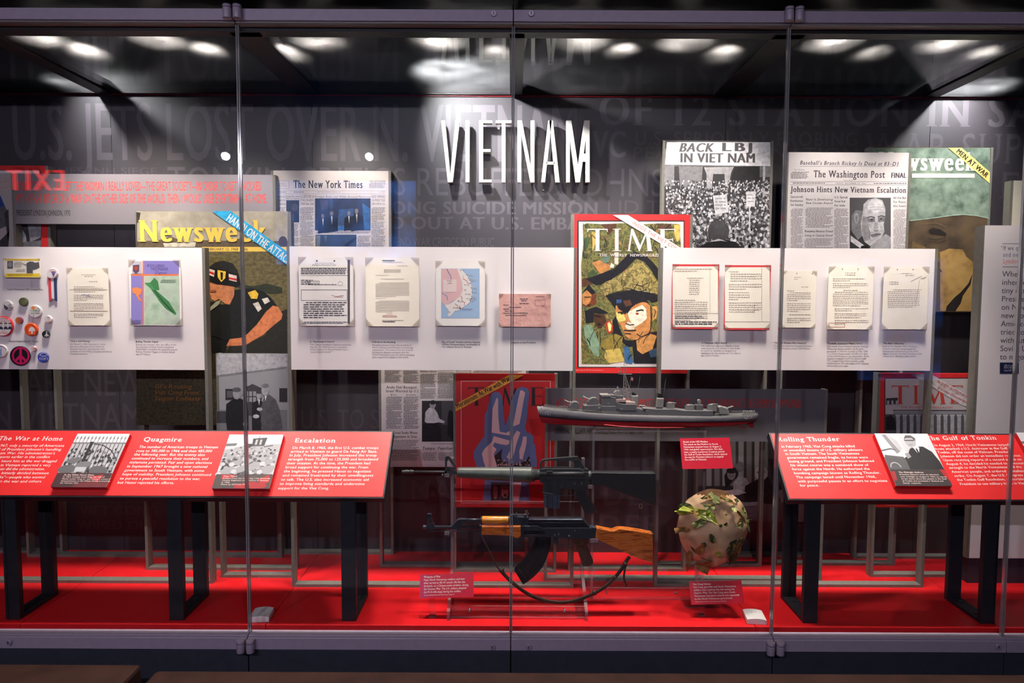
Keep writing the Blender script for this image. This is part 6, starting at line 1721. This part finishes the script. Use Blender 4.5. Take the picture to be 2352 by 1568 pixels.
# ------------------------------------------------------------------ ship model
YS = 0.33
E5 = Cut(YS, 260 / 2352, 1225, 830); E6 = Cut(YS, 280 / 2352, 1480, 830)
HULLG = noisy('ship_hull_grey', [(68, 64, 70), (74, 70, 75)], 50, rough=0.5)
HGREY = noisy('ship_grey', [(94, 91, 93), (102, 99, 100)], 50, rough=0.5)
DGREY = noisy('ship_deck_grey', [(72, 70, 70), (80, 78, 78)], 50, rough=0.6)
LGREY = noisy('ship_light_grey', [(124, 121, 118), (134, 130, 126)], 50, rough=0.5)
SRED = col(150, 22, 36, rough=0.45)
SPINK = col(170, 146, 140, rough=0.5)
sp = vplane(YS)
kl = sp.loc(1488, 981)
ship = thing('ship_model', 'grey destroyer model 731 with red lower hull on a clear stand', 'model ship', (kl[0], YS, kl[1]))
ST = [((1233, 932), (1238.5, 956), (1243, 969), 0.0006, 0.0005), ((1250, 934, ), (1252, 958), (1254, 972), 0.009, 0.0045), ((1275, 937.5), (1276, 959.5), (1277, 974), 0.019, 0.0115), ((1310, 941), (1310, 961.5), (1310, 975.5), 0.029, 0.0215), ((1360, 945), (1360, 963), (1360, 977.5), 0.0375, 0.033), ((1420, 948), (1420, 964.5), (1420, 979.5), 0.042, 0.040),
      ((1500, 950.5), (1500, 965.5), (1500, 980.5), 0.044, 0.043), ((1580, 952), (1580, 966), (1580, 980), 0.044, 0.043), ((1650, 953), (1650, 966), (1650, 978), 0.042, 0.038), ((1700, 951.5), (1700, 966), (1700, 974), 0.037, 0.030), ((1728, 950), (1727, 965.6), (1726, 969), 0.030, 0.022), ((1738, 949.5), (1734, 965.4), (1732, 967), 0.022, 0.014)]
rings = []
for dk, wl, ke, bd, bw in ST:
    d_, w_, k_ = sp.loc(*dk), sp.loc(*wl), sp.loc(*ke)
    st = (w_[0] + (d_[0] - w_[0]) * 0.08, w_[1] + (d_[1] - w_[1]) * 0.14)
    bs = bw + (bd - bw) * 0.14
    side = [(d_, bd), (st, bs), (w_, bw), (((w_[0] + k_[0]) / 2, w_[1] * 0.42 + k_[1] * 0.58), bw * 0.86), ((k_[0], k_[1] * 0.97 + w_[1] * 0.03), bw * 0.45), (k_, 0.0)]
    rings.append([Vector((p_[0], YS - w, p_[1])) for p_, w in side] + [Vector((p_[0], YS + w, p_[1])) for p_, w in side[-2::-1]])
b = MB()
mats = [HULLG, BLACK, SRED, SRED, SRED, SRED, SRED, SRED, BLACK, HULLG]
n = len(rings[0])
for i in range(len(rings) - 1):
    for j in range(n - 1):
        b.add([rings[i][j], rings[i + 1][j], rings[i + 1][j + 1], rings[i][j + 1]], [(0, 1, 2, 3)], mats[j], True)
    b.add([rings[i][0], rings[i][-1], rings[i + 1][-1], rings[i + 1][0]], [(0, 1, 2, 3)], DGREY)
b.add(rings[-1][:3] + rings[-1][-3:], [(0, 1, 2, 3, 4, 5)], HGREY); b.add(rings[-1][2:-2], [tuple(range(n - 4))], SRED)
hull = b.build('hull', ship)
u0, u1 = rings[1][0].lerp(rings[1][2], 0.5), rings[2][0].lerp(rings[2][2], 0.5)
hp = Plane(u0 + Vector((0, -0.0012, 0)), u1 - u0, (rings[1][0] - rings[1][2]).lerp(rings[2][0] - rings[2][2], 0.5))
a = Print(XP(hp, 260 / 2352, 1225, 830), 0.0008); a.text('731', 222, 1096, 368, 66, col(206, 196, 206), y1=1104, bold=0.01, res=3); a.build('hull_number_lettering', ship, weld=False)


def sblock(name, cut, s_, hd, mat, dy=0.0, bevel=0.001, parent=ship):
    b = MB(); b.prism(cut(s_), YS + dy - hd, YS + dy + hd, mat)
    return b.build(name, parent, bevel=bevel)


def guns(parent, cut, x0, y0, x1, y1, gap, r_=0.0014, mat=LGREY):
    for dy in (-gap, gap):
        b = MB(); b.tube([cut.p3(x0, y0, dy), cut.p3(x1, y1, dy)], [r_ * 1.4, r_], mat, 8); b.build('gun_barrel', parent)


for c_, s_, hd, gx_ in ((E5, '738,975 735,902 775,850 830,825 900,825 945,862 955,962 940,985', 0.017, (800, 868, 645, 800)), (E5, '1122,895 1118,835 1165,770 1230,742 1300,745 1345,792 1342,905 1150,905', 0.016, (1180, 800, 1035, 722)), (E6, '1425,1005 1420,868 1460,850 1590,892 1622,1005', 0.017, (1580, 905, 1712, 858))):
    t_ = sblock('gun_turret', c_, s_, hd, HGREY if c_ is E5 else LGREY, bevel=0.003)
    guns(t_, c_, *gx_, 0.006)
    b = MB(); b.box((c_.p3(gx_[0] - 40, 0).x if c_ is E5 else c_.p3(gx_[0] - 20, 0).x, YS - 0.010, c_.p3(0, gx_[1] + 50).z), (c_.p3(gx_[0] - 10, 0).x if c_ is E5 else c_.p3(gx_[0] + 12, 0).x, YS + 0.010, c_.p3(0, gx_[1] - 40).z), LGREY); b.build('gun_shield', t_, bevel=0.001)
for nm, c_, s_, hd, m_ in (
        ('forward_deckhouse', E5, '1030,1010 1040,900 1400,885 1400,1030', 0.024, HGREY), ('bridge_base', E5, '1390,1050 1390,905 1800,905 2130,950 2352,1000 2352,1090', 0.030, HGREY),
        ('bridge', E5, '1392,920 1385,690 1430,690 1700,735 1700,920', 0.026, HGREY), ('bridge_roof', E5, '1383,676 1560,676 1602,712 1400,716', 0.027, LGREY), ('pilot_house', E5, '1430,740 1600,682 1850,702 1850,770 1700,770', 0.020, HGREY),
        ('flag_deck', E5, '1700,822 1700,770 1905,765 1905,822', 0.024, SPINK), ('signal_deck', E5, '1900,870 1905,820 2098,826 2105,870', 0.026, SPINK), ('midship_house', E5, '1700,960 1700,820 1780,850 1900,865 2105,868 2120,985 1900,992', 0.031, HGREY),
        ('radar_director', E5, '1668,700 1672,642 1710,602 1790,602 1812,622 1812,705', 0.011, LGREY), ('radar_dish', E5, '1735,602 1732,560 1748,515 1765,540 1772,602', 0.006, LGREY),
        ('long_deckhouse', E6, '-40,1020 -40,880 200,900 560,902 760,930 1290,930 1290,1022', 0.027, HGREY), ('director_house', E6, '985,930 985,830 1120,830 1120,930', 0.014, HGREY), ('aft_director', E6, '1025,790 1025,742 1048,730 1082,738 1085,790 1060,830 1045,830', 0.008, LGREY)):
    sblock(nm, c_, s_, hd, m_)
for c_, s_, cap_ in ((E5, '2010,990 2035,690 2178,690 2150,1000', '2042,695 2048,640 2075,632 2150,690'), (E6, '215,890 240,690 372,690 355,895', '250,694 268,610 300,606 368,684')):
    f_ = sblock('funnel', c_, s_, 0.012, LGREY, bevel=0.005); sblock('funnel_cap', c_, cap_, 0.010, BLACK, bevel=0.002, parent=f_)
for cx, y0, y1, r_, gx_ in ((502, 805, 905, 106, (490, 790, 620, 800)), (870, 848, 950, 112, (860, 830, 985, 845)), (1302, 840, 945, 116, (1290, 815, 1418, 825))):
    b = MB(); rr = E6.r(r_) * 0.62
    pts_ = [E6.p3(cx, y1), E6.p3(cx, y0)]
    b.tube(pts_, rr * 1.25, LGREY, 20, caps=False); b.tube([pts_[0], pts_[0] + Vector((0, 0, 0.001))], rr * 1.22, DGREY, 20); o_ = b.build('gun_tub', ship)
    b = MB(); b.box((E6.p3(cx - 40, 0).x, YS - 0.008, E6.p3(0, y0 + 40).z), (E6.p3(cx + 30, 0).x, YS + 0.008, E6.p3(0, y0 - 22).z), LGREY); b.build('gun_mount', o_, bevel=0.002); guns(o_, E6, *gx_, 0.003, 0.001)
    b = MB(); b.tube([E6.p3(cx, 1010), E6.p3(cx, y1)], rr * 0.8, DGREY, 14); b.build('tub_base', o_)
# mast
b = MB()
for x0, y0, x1, y1, dy0, r_ in ((1870, 750, 1882, 200, 0.0, 0.0022), (2062, 790, 1905, 262, -0.012, 0.0014), (2062, 790, 1905, 262, 0.012, 0.0014), (1965, 800, 1900, 262, 0.0, 0.0016), (1885, 240, 1890, -40, 0.0, 0.0012)):
    b.tube([E5.p3(x0, y0, dy0), E5.p3(x1, y1, dy0 * 0.2)], [r_, r_ * 0.7], SPINK if x0 == 1965 else LGREY, 8)
for i in range(7):
    u = i / 7
    xa, ya = 1870 + 12 * u, 750 - 500 * u; xb_, yb_ = 2062 - 157 * u, 790 - 520 * u
    b.tube([E5.p3(xa, ya), E5.p3(xb_, yb_)], 0.0007, LGREY, 6)
    if i < 6:
        u2 = (i + 1) / 7
        b.tube([E5.p3(xa, ya), E5.p3(2062 - 157 * u2, 790 - 520 * u2)], 0.0005, LGREY, 5)
b.tube([E5.p3(1765, 262), E5.p3(2055, 262)], 0.0013, LGREY, 8); b.tube([E5.p3(1890, 0), E5.p3(1945, 60), E5.p3(1905, 250)], 0.0006, LGREY, 5); b.tube([E5.p3(1875, 60), E5.p3(1950, 30)], 0.0006, LGREY, 5); b.tube([E5.p3(1720, 128), E5.p3(1800, 118)], 0.0008, LGREY, 5)
mast = b.build('mast', ship, weld=False)
b = MB(); b.prism(E5('1788,120 1808,120 1806,190 1825,212 1820,240 1780,238 1776,206 1795,190'), YS - 0.006, YS + 0.006, LGREY); b.build('radar_antenna', mast)
b = MB(); b.prism(E5('2032,305 2048,312 2082,355 2060,408 2026,372'), YS - 0.0005, YS + 0.0005, col(196, 120, 120)); b.prism(E5('2032,305 2048,312 2056,332 2030,336'), YS - 0.0009, YS + 0.0009, col(70, 74, 140)); b.build('flag', mast, weld=False)
b = MB()
for x0, y0, x1, y1 in ((2155, 690, 2220, 305), (2000, 560, 2035, 300)):
    b.tube([E5.p3(x0, y0), E5.p3(x1, y1)], 0.0006, LGREY, 5)
b.tube([E6.p3(368, 670), E6.p3(414, 330)], 0.0006, LGREY, 5); b.tube([E6.p3(235, 690), E6.p3(235, 540)], 0.0006, LGREY, 5); b.tube([E6.p3(235, 600), E6.p3(235, 540)], 0.0022, LGREY, 8); b.tube([E6.p3(318, 680), E6.p3(318, 535)], 0.0006, LGREY, 5)
b.build('aerial', ship, weld=False)
# boats, anchor, bilge keel, rudder, propeller, rails
b = MB()
for y_, dy in ((900, -0.018), (945, -0.028)):
    p0, p1 = E5.p3(2165 if y_ == 900 else 2235, y_, dy), E5.p3(2325, y_ + 15, dy)
    b.tube([p0, p0.lerp(p1, 0.25), p0.lerp(p1, 0.75), p1], [0.001, 0.0036, 0.0036, 0.001], LGREY, 8)
b.build('torpedo_tube', ship)
b = MB(); b.tube([E5.p3(150, 950, -0.011), E5.p3(215, 1005, -0.016)], 0.0014, LGREY, 6); b.tube([E5.p3(185, 915, -0.011), E5.p3(165, 955, -0.013), E5.p3(205, 1012, -0.016), E5.p3(250, 990, -0.017), E5.p3(258, 960, -0.017)], 0.0018, LGREY, 6); b.build('anchor', ship)
b = MB(); b.tube(smooth_path([E5.p3(1440, 1276, -0.037), E5.p3(1800, 1310, -0.039), E5.p3(2352, 1332, -0.040), E6.p3(720, 1238, -0.040)]), 0.0016, col(206, 70, 76, rough=0.4), 8); b.build('bilge_keel', ship)
sblock('rudder', E6, '1952,1178 2108,1145 2104,1272 2042,1278', 0.003, SRED)
b = MB(); b.tube([E6.p3(1500, 1215, -0.012), E6.p3(1905, 1262, -0.012)], 0.0016, SRED, 8); b.tube([E6.p3(1800, 1180, -0.010), E6.p3(1850, 1250, -0.012)], 0.0014, SRED, 6)
for i in range(3):
    an = i * 2.094 + 0.4
    c0 = E6.p3(1905, 1262, -0.012)
    b.prism([(c0.x - 0.001, c0.z), (c0.x + 0.004 * math.cos(an) + 0.001, c0.z + 0.0075 * math.sin(an) + 0.001), (c0.x + 0.003, c0.z)], c0.y - 0.002, c0.y + 0.002 + 0.006 * math.cos(an), SRED)
b.build('propeller_shaft', ship, weld=False)
b = MB()
for rail_z in (0.0045, 0.0085):
    for sd in (0, -1):
        b.tube([rings[i][sd] + Vector((0, 0, rail_z)) for i in range(1, 6)], 0.00035, LGREY, 4, caps=False)
        b.tube([rings[i][sd] + Vector((0, 0, rail_z)) for i in range(8, 12)], 0.00035, LGREY, 4, caps=False)
for sd in (0, -1):
    for i in list(range(1, 5)) + [8, 9, 10]:
        for j in range(4):
            p0 = rings[i][sd].lerp(rings[i + 1][sd], j / 4)
            b.tube([p0, p0 + Vector((0, 0, 0.009))], 0.0004, LGREY, 4, caps=False)
b.build('guard_rail', ship, weld=False)
b = MB()
for x in range(1900, 2150, 42):
    b.box((E6.p3(x, 0).x, YS - 0.016, E6.p3(0, 990).z), (E6.p3(x + 26, 0).x, YS - 0.008, E6.p3(0, 935).z), LGREY)
b.box((E6.p3(1895, 0).x, YS - 0.017, E6.p3(0, 1000).z), (E6.p3(2150, 0).x, YS - 0.007, E6.p3(0, 985).z), LGREY); b.build('depth_charge_rack', ship, weld=False)
b = MB(); b.tube([E6.p3(1865, 1062, -0.033), E6.p3(1900, 1078, -0.036), E6.p3(2035, 1074, -0.030)], 0.0012, LGREY, 6)
for x in (1905, 1950, 2000):
    b.tube([E6.p3(x, 1036, -0.033), E6.p3(x + 25, 1072, -0.034)], 0.0012, LGREY, 6)
b.build('propeller_guard', ship)
b = MB()
for i in range(9):
    x = 1515 + i * 26
    b.box((E5.p3(x, 0).x, YS - 0.0208, E5.p3(0, 745).z), (E5.p3(x + 14, 0).x, YS - 0.0196, E5.p3(0, 728).z), BLACK)
for x, y in ((1530, 840), (1800, 950), (1350, 935)):
    b.box((E5.p3(x, 0).x, YS - 0.0315 if y > 900 else YS - 0.027, E5.p3(0, y + 20).z), (E5.p3(x + 40, 0).x, YS - 0.025, E5.p3(0, y - 15).z), LGREY)
b.build('window_slit', ship, weld=False)

# clear stand under the ship
t = thing('ship_stand', 'clear acrylic stand carrying the ship model high above the floor', 'display stand', (P(1488, 1100, YS).x, YS, CF))
zk_ = sp.loc(1420, 979.5)[1]
xa, xb = P(1360, 1000, YS).x, P(1612, 1000, YS).x
for x in (xa, xb):
    b = MB(); b.sheet((x - 0.005, YS - 0.05, CF), (x + 0.005, YS + 0.05, zk_ - 0.012), ACRYL, ACRYL_EDGE); b.build('leg_sheet', t)
b = MB(); b.sheet((xa - 0.005, YS - 0.05, zk_ - 0.012), (xb + 0.005, YS + 0.05, zk_ - 0.005), ACRYL, ACRYL_EDGE); b.build('top_sheet', t)
for x in (xa + 0.005, xb - 0.015):
    b = MB(); b.sheet((x, YS - 0.03, zk_ - 0.005), (x + 0.008, YS + 0.03, zk_ + 0.0005), ACRYL, ACRYL_EDGE); b.build('cradle', t)
b = MB(); b.sheet((xa - 0.02, YS - 0.055, CF), (xb + 0.02, YS + 0.055, CF + 0.006), ACRYL, ACRYL_EDGE); b.build('base_sheet', t)
zl = P(1620, 1045, YS - 0.08).z
b = MB(); b.sheet((xb - 0.005, YS - 0.072, zl - 0.02), (xb + 0.005, YS - 0.05, zl + 0.02), ACRYL, ACRYL_EDGE); b.build('label_bracket', t)
b = MB(); b.sheet((xa, YS - 0.06, CF + 0.012), (xb, YS - 0.054, CF + 0.05), ACRYL, ACRYL_EDGE); b.build('front_stretcher', t)
for px in (1394, 1552):
    x = P(px, 1360, YS - 0.06).x
    b = MB(); b.cyl((x, YS - 0.063, CF + 0.03), (x, YS - 0.053, CF + 0.03), 0.005, PIN, 12); b.build('screw', t)

# ------------------------------------------------------------------ helmet with leaf scraps
YH = 0.23
H0 = Cut(YH, 200 / 1425, 1530, 1100)
hc = H0.p3(712, 765); RX, RZ, HD = H0.r(560), H0.r(650), 0.115
CLOTH = noisy('helmet_cloth', [(150, 114, 84), (196, 158, 122), (214, 178, 142)], 11, 7, rough=0.85, spec=0.15, bump=0.5)
FELT = noisy('helmet_felt', [(84, 58, 40), (104, 74, 50)], 60, rough=0.9, spec=0.1, bump=0.5, stretch=(1, 1, 6))
ax = Vector((0.03, -1, 0.12)).normalized()
ux = Vector((1, 0, 0)); uz = ax.cross(ux).normalized()
if uz.z < 0:
    uz = -uz


def dome(u, v):
    """Point of the helmet skin for offsets u, v (-1..1) from its middle."""
    r = math.hypot(u, v); th = math.atan2(v, u)
    cr = math.hypot(u - 0.05, v - 0.16)                      # the crown sits a little high
    h = HD * max(0.0, 1 - (min(cr, 1.15) / 1.15) ** 2.2) ** 0.75
    if r > 0.85:
        h = h * 0.9 + 0.004
    fold = (0.0042 * math.sin(9 * th + 2.2 * r) + 0.003 * math.sin(17 * th + 1.3)) * max(0, r - 0.35) ** 1.2 * 2
    rx = 1 + 0.018 * math.sin(3 * th) - 0.03 * max(0, -v) * abs(u) * 2
    return hc + ux * (u * RX * rx) + uz * (v * RZ * rx) + ax * (h + fold)


t = thing('sun_helmet', 'tan cloth covered sun helmet camouflaged with green and brown leaf scraps', 'helmet', (hc.x, YH, hc.z - RZ))
b = MB()
NR, NT = 26, 72
V = [dome(0, 0)]; Fc = []
for i in range(1, NR + 1):
    for j in range(NT):
        r_ = i / NR; th = 2 * math.pi * j / NT
        V.append(dome(r_ * math.cos(th), r_ * math.sin(th)))
Fc = [(0, 1 + j, 1 + (j + 1) % NT) for j in range(NT)]
felt = []
for i in range(NR - 1):
    for j in range(NT):
        f = (1 + i * NT + j, 1 + (i + 1) * NT + j, 1 + (i + 1) * NT + (j + 1) % NT, 1 + i * NT + (j + 1) % NT)
        th = 2 * math.pi * (j + 0.5) / NT
        if (i + 1.5) / NR * math.sin(th) > 0.80 + 0.12 * abs(math.cos(th)):
            felt.append(f)
        else:
            Fc.append(f)
b.add(V, Fc, CLOTH, True); b.add(V, felt, FELT, True)
b.build('cloth_cover', t)
b = MB()
V2 = []
for r_, off in ((1.0, 0.0), (1.0, -0.006), (0.86, -0.010), (0.8, 0.05), (0.0, 0.07)):
    for j in range(NT):
        th = 2 * math.pi * j / NT
        p_ = dome(r_ * math.cos(th), r_ * math.sin(th)) if r_ == 1.0 else hc + ux * (r_ * RX * math.cos(th)) + uz * (r_ * RZ * math.sin(th))
        V2.append(p_ + ax * (off - 0.0005 if r_ == 1.0 else off))
b.add(V2, [(k_ * NT + j, k_ * NT + (j + 1) % NT, (k_ + 1) * NT + (j + 1) % NT, (k_ + 1) * NT + j) for k_ in range(4) for j in range(NT)], FELT, True)
b.build('felt_shell', t)
G1 = noisy('leaf_green', [(74, 80, 48), (112, 118, 72), (140, 128, 74)], 30, rough=0.8, spec=0.2, bump=0.3)
G2 = noisy('leaf_bright', [(104, 118, 36), (150, 160, 58), (178, 176, 90)], 30, rough=0.8, spec=0.2, bump=0.3)
G3 = noisy('leaf_tan', [(120, 86, 48), (160, 122, 70)], 30, rough=0.85, spec=0.2, bump=0.3)
G4 = noisy('leaf_dark', [(44, 48, 28), (74, 78, 44)], 30, rough=0.85, spec=0.2, bump=0.3)
G5 = noisy('leaf_pale', [(176, 176, 110), (206, 204, 140)], 30, rough=0.8, spec=0.2)
for m_, s_ in ((G1, '470,260 520,225 555,235 545,265 500,275'), (G3, '545,225 600,205 625,250 590,270 555,255'), (G1, '595,205 660,165 680,205 735,225 725,300 665,310 635,290 630,240'), (G3, '740,235 800,200 870,225 930,280 990,330 960,340 880,290 800,255 750,265'), (G1, '800,245 880,250 935,300 900,310 840,285'),
               (G1, '490,350 560,330 655,330 640,390 580,430 530,410'), (G3, '555,350 600,325 640,330 600,355'), (G2, '130,470 175,440 250,390 330,400 390,430 450,430 560,450 620,570 615,605 480,560 400,530 310,480 200,515'), (G5, '450,510 500,470 560,475 600,530 620,590 540,570'), (G2, '505,480 560,450 585,490 560,520 520,520'),
               (G1, '320,650 380,600 440,560 490,580 480,630 400,680 350,720'), (G3, '115,770 200,730 260,730 260,780 200,800 125,825'), (G4, '200,735 255,728 262,775 215,785'), (G4, '160,380 200,350 280,345 330,390 230,420 180,430'), (G3, '310,465 370,440 410,480 380,520 330,500'), (G5, '920,370 960,350 990,390 1000,430 960,450 930,420'),
               (G3, '985,430 1050,470 1120,560 1150,640 1120,620 1060,540 1000,470'), (G1, '1075,460 1130,400 1165,480 1185,530 1135,540'), (G1, '1200,580 1250,560 1325,600 1260,650 1210,640'), (G4, '1190,640 1270,660 1280,740 1260,800 1220,760'), (G1, '990,640 1040,560 1090,600 1095,690 1050,700 1005,670'), (G3, '1000,610 1040,585 1050,625 1010,640'), (G4, '550,800 580,790 610,820 630,880 600,920 560,890'),
               (G3, '365,1080 420,1010 450,960 500,970 480,1050 440,1155 390,1120'), (G4, '440,945 470,925 500,960 480,1000 450,980'), (G4, '840,1030 880,940 930,905 990,910 975,970 940,1060 900,1130 850,1100'), (G3, '925,950 965,960 955,1030 930,1060'), (G3, '1010,1140 1010,1030 1050,960 1120,970 1120,1060 1095,1150'), (G1, '1070,880 1120,865 1160,920 1150,990 1090,960'), (G2, '660,1080 700,1050 740,1080 760,1150 720,1120 690,1140'),
               (G4, '930,1150 1000,1120 1080,1160 1060,1260 980,1340 940,1250'), (G3, '450,1350 540,1290 640,1245 660,1400 635,1505 540,1460 470,1400'), (G4, '1005,280 1060,275 1075,320 1030,340'), (G4, '770,620 800,600 822,630 800,655 778,645'), (G4, '790,465 812,478 820,490 800,486'), (G3, '300,1150 340,1190 350,1300 325,1420 300,1440 312,1300')):
    pp = [tuple(float(q_) for q_ in w.split(',')) for w in s_.split()]
    loc_ = [H0.p3(x, y) for x, y in pp]
    uv = [((l.x - hc.x) / RX, (l.z - hc.z) / RZ) for l in loc_]
    cu = sum(u for u, v in uv) / len(uv); cv = sum(v for u, v in uv) / len(uv)
    uv = [(cu + (u - cu) * 1.18, cv + (v - cv) * 1.18) for u, v in uv]
    lift = 0.015 + rnd.uniform(0, 0.004)

    def on(u, v, e):
        r_ = math.hypot(u, v)
        if r_ > 1:
            p_ = dome(u / r_, v / r_); q_ = hc + ux * (u * RX) + uz * (v * RZ)
            return Vector((q_.x, p_.y - e + 0.01, q_.z))
        return dome(u, v) + ax * e
    rim = []
    for i in range(len(uv)):
        (u0_, v0_), (u1_, v1_) = uv[i], uv[(i + 1) % len(uv)]
        rim.append((u0_, v0_)); rim.append(((u0_ + u1_) / 2 * 1.0 + rnd.uniform(-0.01, 0.01), (v0_ + v1_) / 2 + rnd.uniform(-0.01, 0.01)))
    VV = [on(cu, cv, lift)] + [on(u, v, lift + rnd.uniform(-0.003, 0.010)) for u, v in rim]
    m_n = len(rim)
    b = MB(); b.add(VV, [(0, 1 + (i + 1) % m_n, 1 + i) for i in range(m_n)], m_)
    o_ = b.build('leaf_scrap', t)
    sd = o_.modifiers.new('thickness', 'SOLIDIFY'); sd.thickness = 0.0008
b = MB(); b.tube([dome(0.05, 0.16) + ax * 0.0, dome(0.05, 0.16) + ax * 0.004], [0.007, 0.004], G4, 10); b.build('crown_vent', t)
# its stand
t = thing('helmet_stand', 'clear acrylic post carrying the helmet from behind', 'display stand', (hc.x - 0.03, YH + 0.02, CF))
x = P(1605, 1330, YH).x
b = MB(); b.sheet((x - 0.006, YH + 0.016, CF + 0.006), (x + 0.006, YH + 0.040, hc.z + 0.02), ACRYL, ACRYL_EDGE); b.build('post', t)
b = MB(); b.sheet((x - 0.06, YH - 0.03, CF), (x + 0.08, YH + 0.042, CF + 0.006), ACRYL, ACRYL_EDGE); b.build('base_sheet', t)
b = MB(); b.sheet((x - 0.05, YH + 0.012, hc.z - 0.04), (x + 0.09, YH + 0.016, hc.z + 0.05), ACRYL, ACRYL_EDGE); b.build('back_rest', t)

# ------------------------------------------------------------------ small red caption tags


def caption_tag(label, quad, Y, tilt, head, lines_, k, ox, oy, x0, y0, dy, per, cap, foot=True, credit=None, skew=0.0):
    v = Vector((0, math.sin(R(tilt)), math.cos(R(tilt))))
    mid = P(sum(q_[0] for q_ in quad) / 4, sum(q_[1] for q_ in quad) / 4, Y)
    u = Vector((math.cos(skew), 0, math.sin(skew)))
    pl_ = Plane(mid, u, (v - u * v.dot(u)))
    qs = [pl_.loc(*q_) for q_ in quad]
    a0, a1 = (qs[0][0] + qs[3][0]) / 2, (qs[1][0] + qs[2][0]) / 2
    b1, b0 = (qs[0][1] + qs[1][1]) / 2, (qs[2][1] + qs[3][1]) / 2
    low = pl_.at(0, b0)
    t = thing('caption_tag', label, 'label', (mid.x, low.y, CF if foot else low.z), 'red caption tags in the case')
    b = MB(); b.add([pl_.at(x, y, h) for h in (-0.003, 0) for x, y in ((a0, b0), (a1, b0), (a1, b1), (a0, b1))], BOXF, col(198, 28, 50, rough=0.3, coat=0.4)); b.build('tag_plate', t)
    a = Print(XP(pl_, k, ox, oy), 0.0006)
    for i, l in enumerate([head] + lines_):
        w = run(l, 1, False, 0, 0.01)[2]
        a.text(l, x0 + i * skew_px, y0 + i * dy, x0 + i * skew_px + w * per, cap, TW, bold=0.02 if i == 0 else 0.008)
    if credit:
        i = len(lines_) + 1
        a.text(credit, x0 + i * skew_px, y0 + i * dy - dy * 0.15, x0 + i * skew_px + run(credit, 1)[2] * per * 0.5, cap * 0.5, TW)
    a.build('lettering', t, weld=False)
    if foot:
        xm = a0 + (a1 - a0) * 0.22
        c_ = pl_.at(xm, b0 + 0.02)
        b = MB(); b.sheet((c_.x - 0.012, c_.y + 0.004, CF + 0.004), (c_.x + 0.012, c_.y + 0.008, c_.z + 0.02), ACRYL, ACRYL_EDGE); b.sheet((c_.x - 0.012, c_.y + 0.004, CF), (c_.x + 0.012, c_.y + 0.034, CF + 0.004), ACRYL, ACRYL_EDGE); b.build('clear_foot', t, weld=False)
    return t


k = 700 / 1926
skew_px = 0.0
caption_tag('red caption tag headed Weapons of War below the rifles', [(965, 1319), (1087, 1315), (1088, 1369), (964, 1376)], 0.115, 20, 'Weapons of War', ['Many North Vietnamese soldiers and their', 'allies carried an AK-47 assault rifle like this', '(bottom), or a Chinese-made variation, during', 'the Vietnam War. The U.S. military adopted', 'the M-16 rifle (top) during the conflict.'], k, 860, 830, 312, 1367, 19.2, 14.6, 13, True, 'Courtesy of National Museum of the Marine Corps, Triangle, VA', 0.035)
k = 400 / 1845
skew_px = 4.0
caption_tag('red caption tag headed Viet Cong Helmet under the helmet', [(1583, 1336), (1703, 1331), (1709, 1384), (1588, 1390)], 0.135, 25, 'Viet Cong Helmet', ['Viet Cong guerrillas and North Vietnamese', 'soldiers wore helmets like this during the', 'Vietnam War. The Viet Cong were South', 'Vietnamese insurgents trained and supported', 'by the North Vietnamese government.'], k, 1480, 1080, 514, 1215, 31, 25.2, 20, True, 'Courtesy of National Museum of the Marine Corps, Triangle, VA', 0.03)
k = 700 / 2352
skew_px = 2.0
caption_tag('bright red caption tag hanging just below the stern of the ship model', [(1562, 1007), (1676, 1004), (1683, 1075), (1567, 1077)], YS - 0.085, 22, 'Model of the USS Maddox', ['The attack on the Maddox by North', 'Vietnamese torpedo boats on August 2,', '1964, had global repercussions. Five days', 'later, a nearly unanimous Congress passed', 'the Gulf of Tonkin Resolution, which opened', 'the way for President Johnson to expand', 'the conflict in Vietnam.'], k, 1220, 830, 1172, 627, 19.6, 17.6, 13.5, False, None, 0.02)

bpy.data.objects.remove(_to)
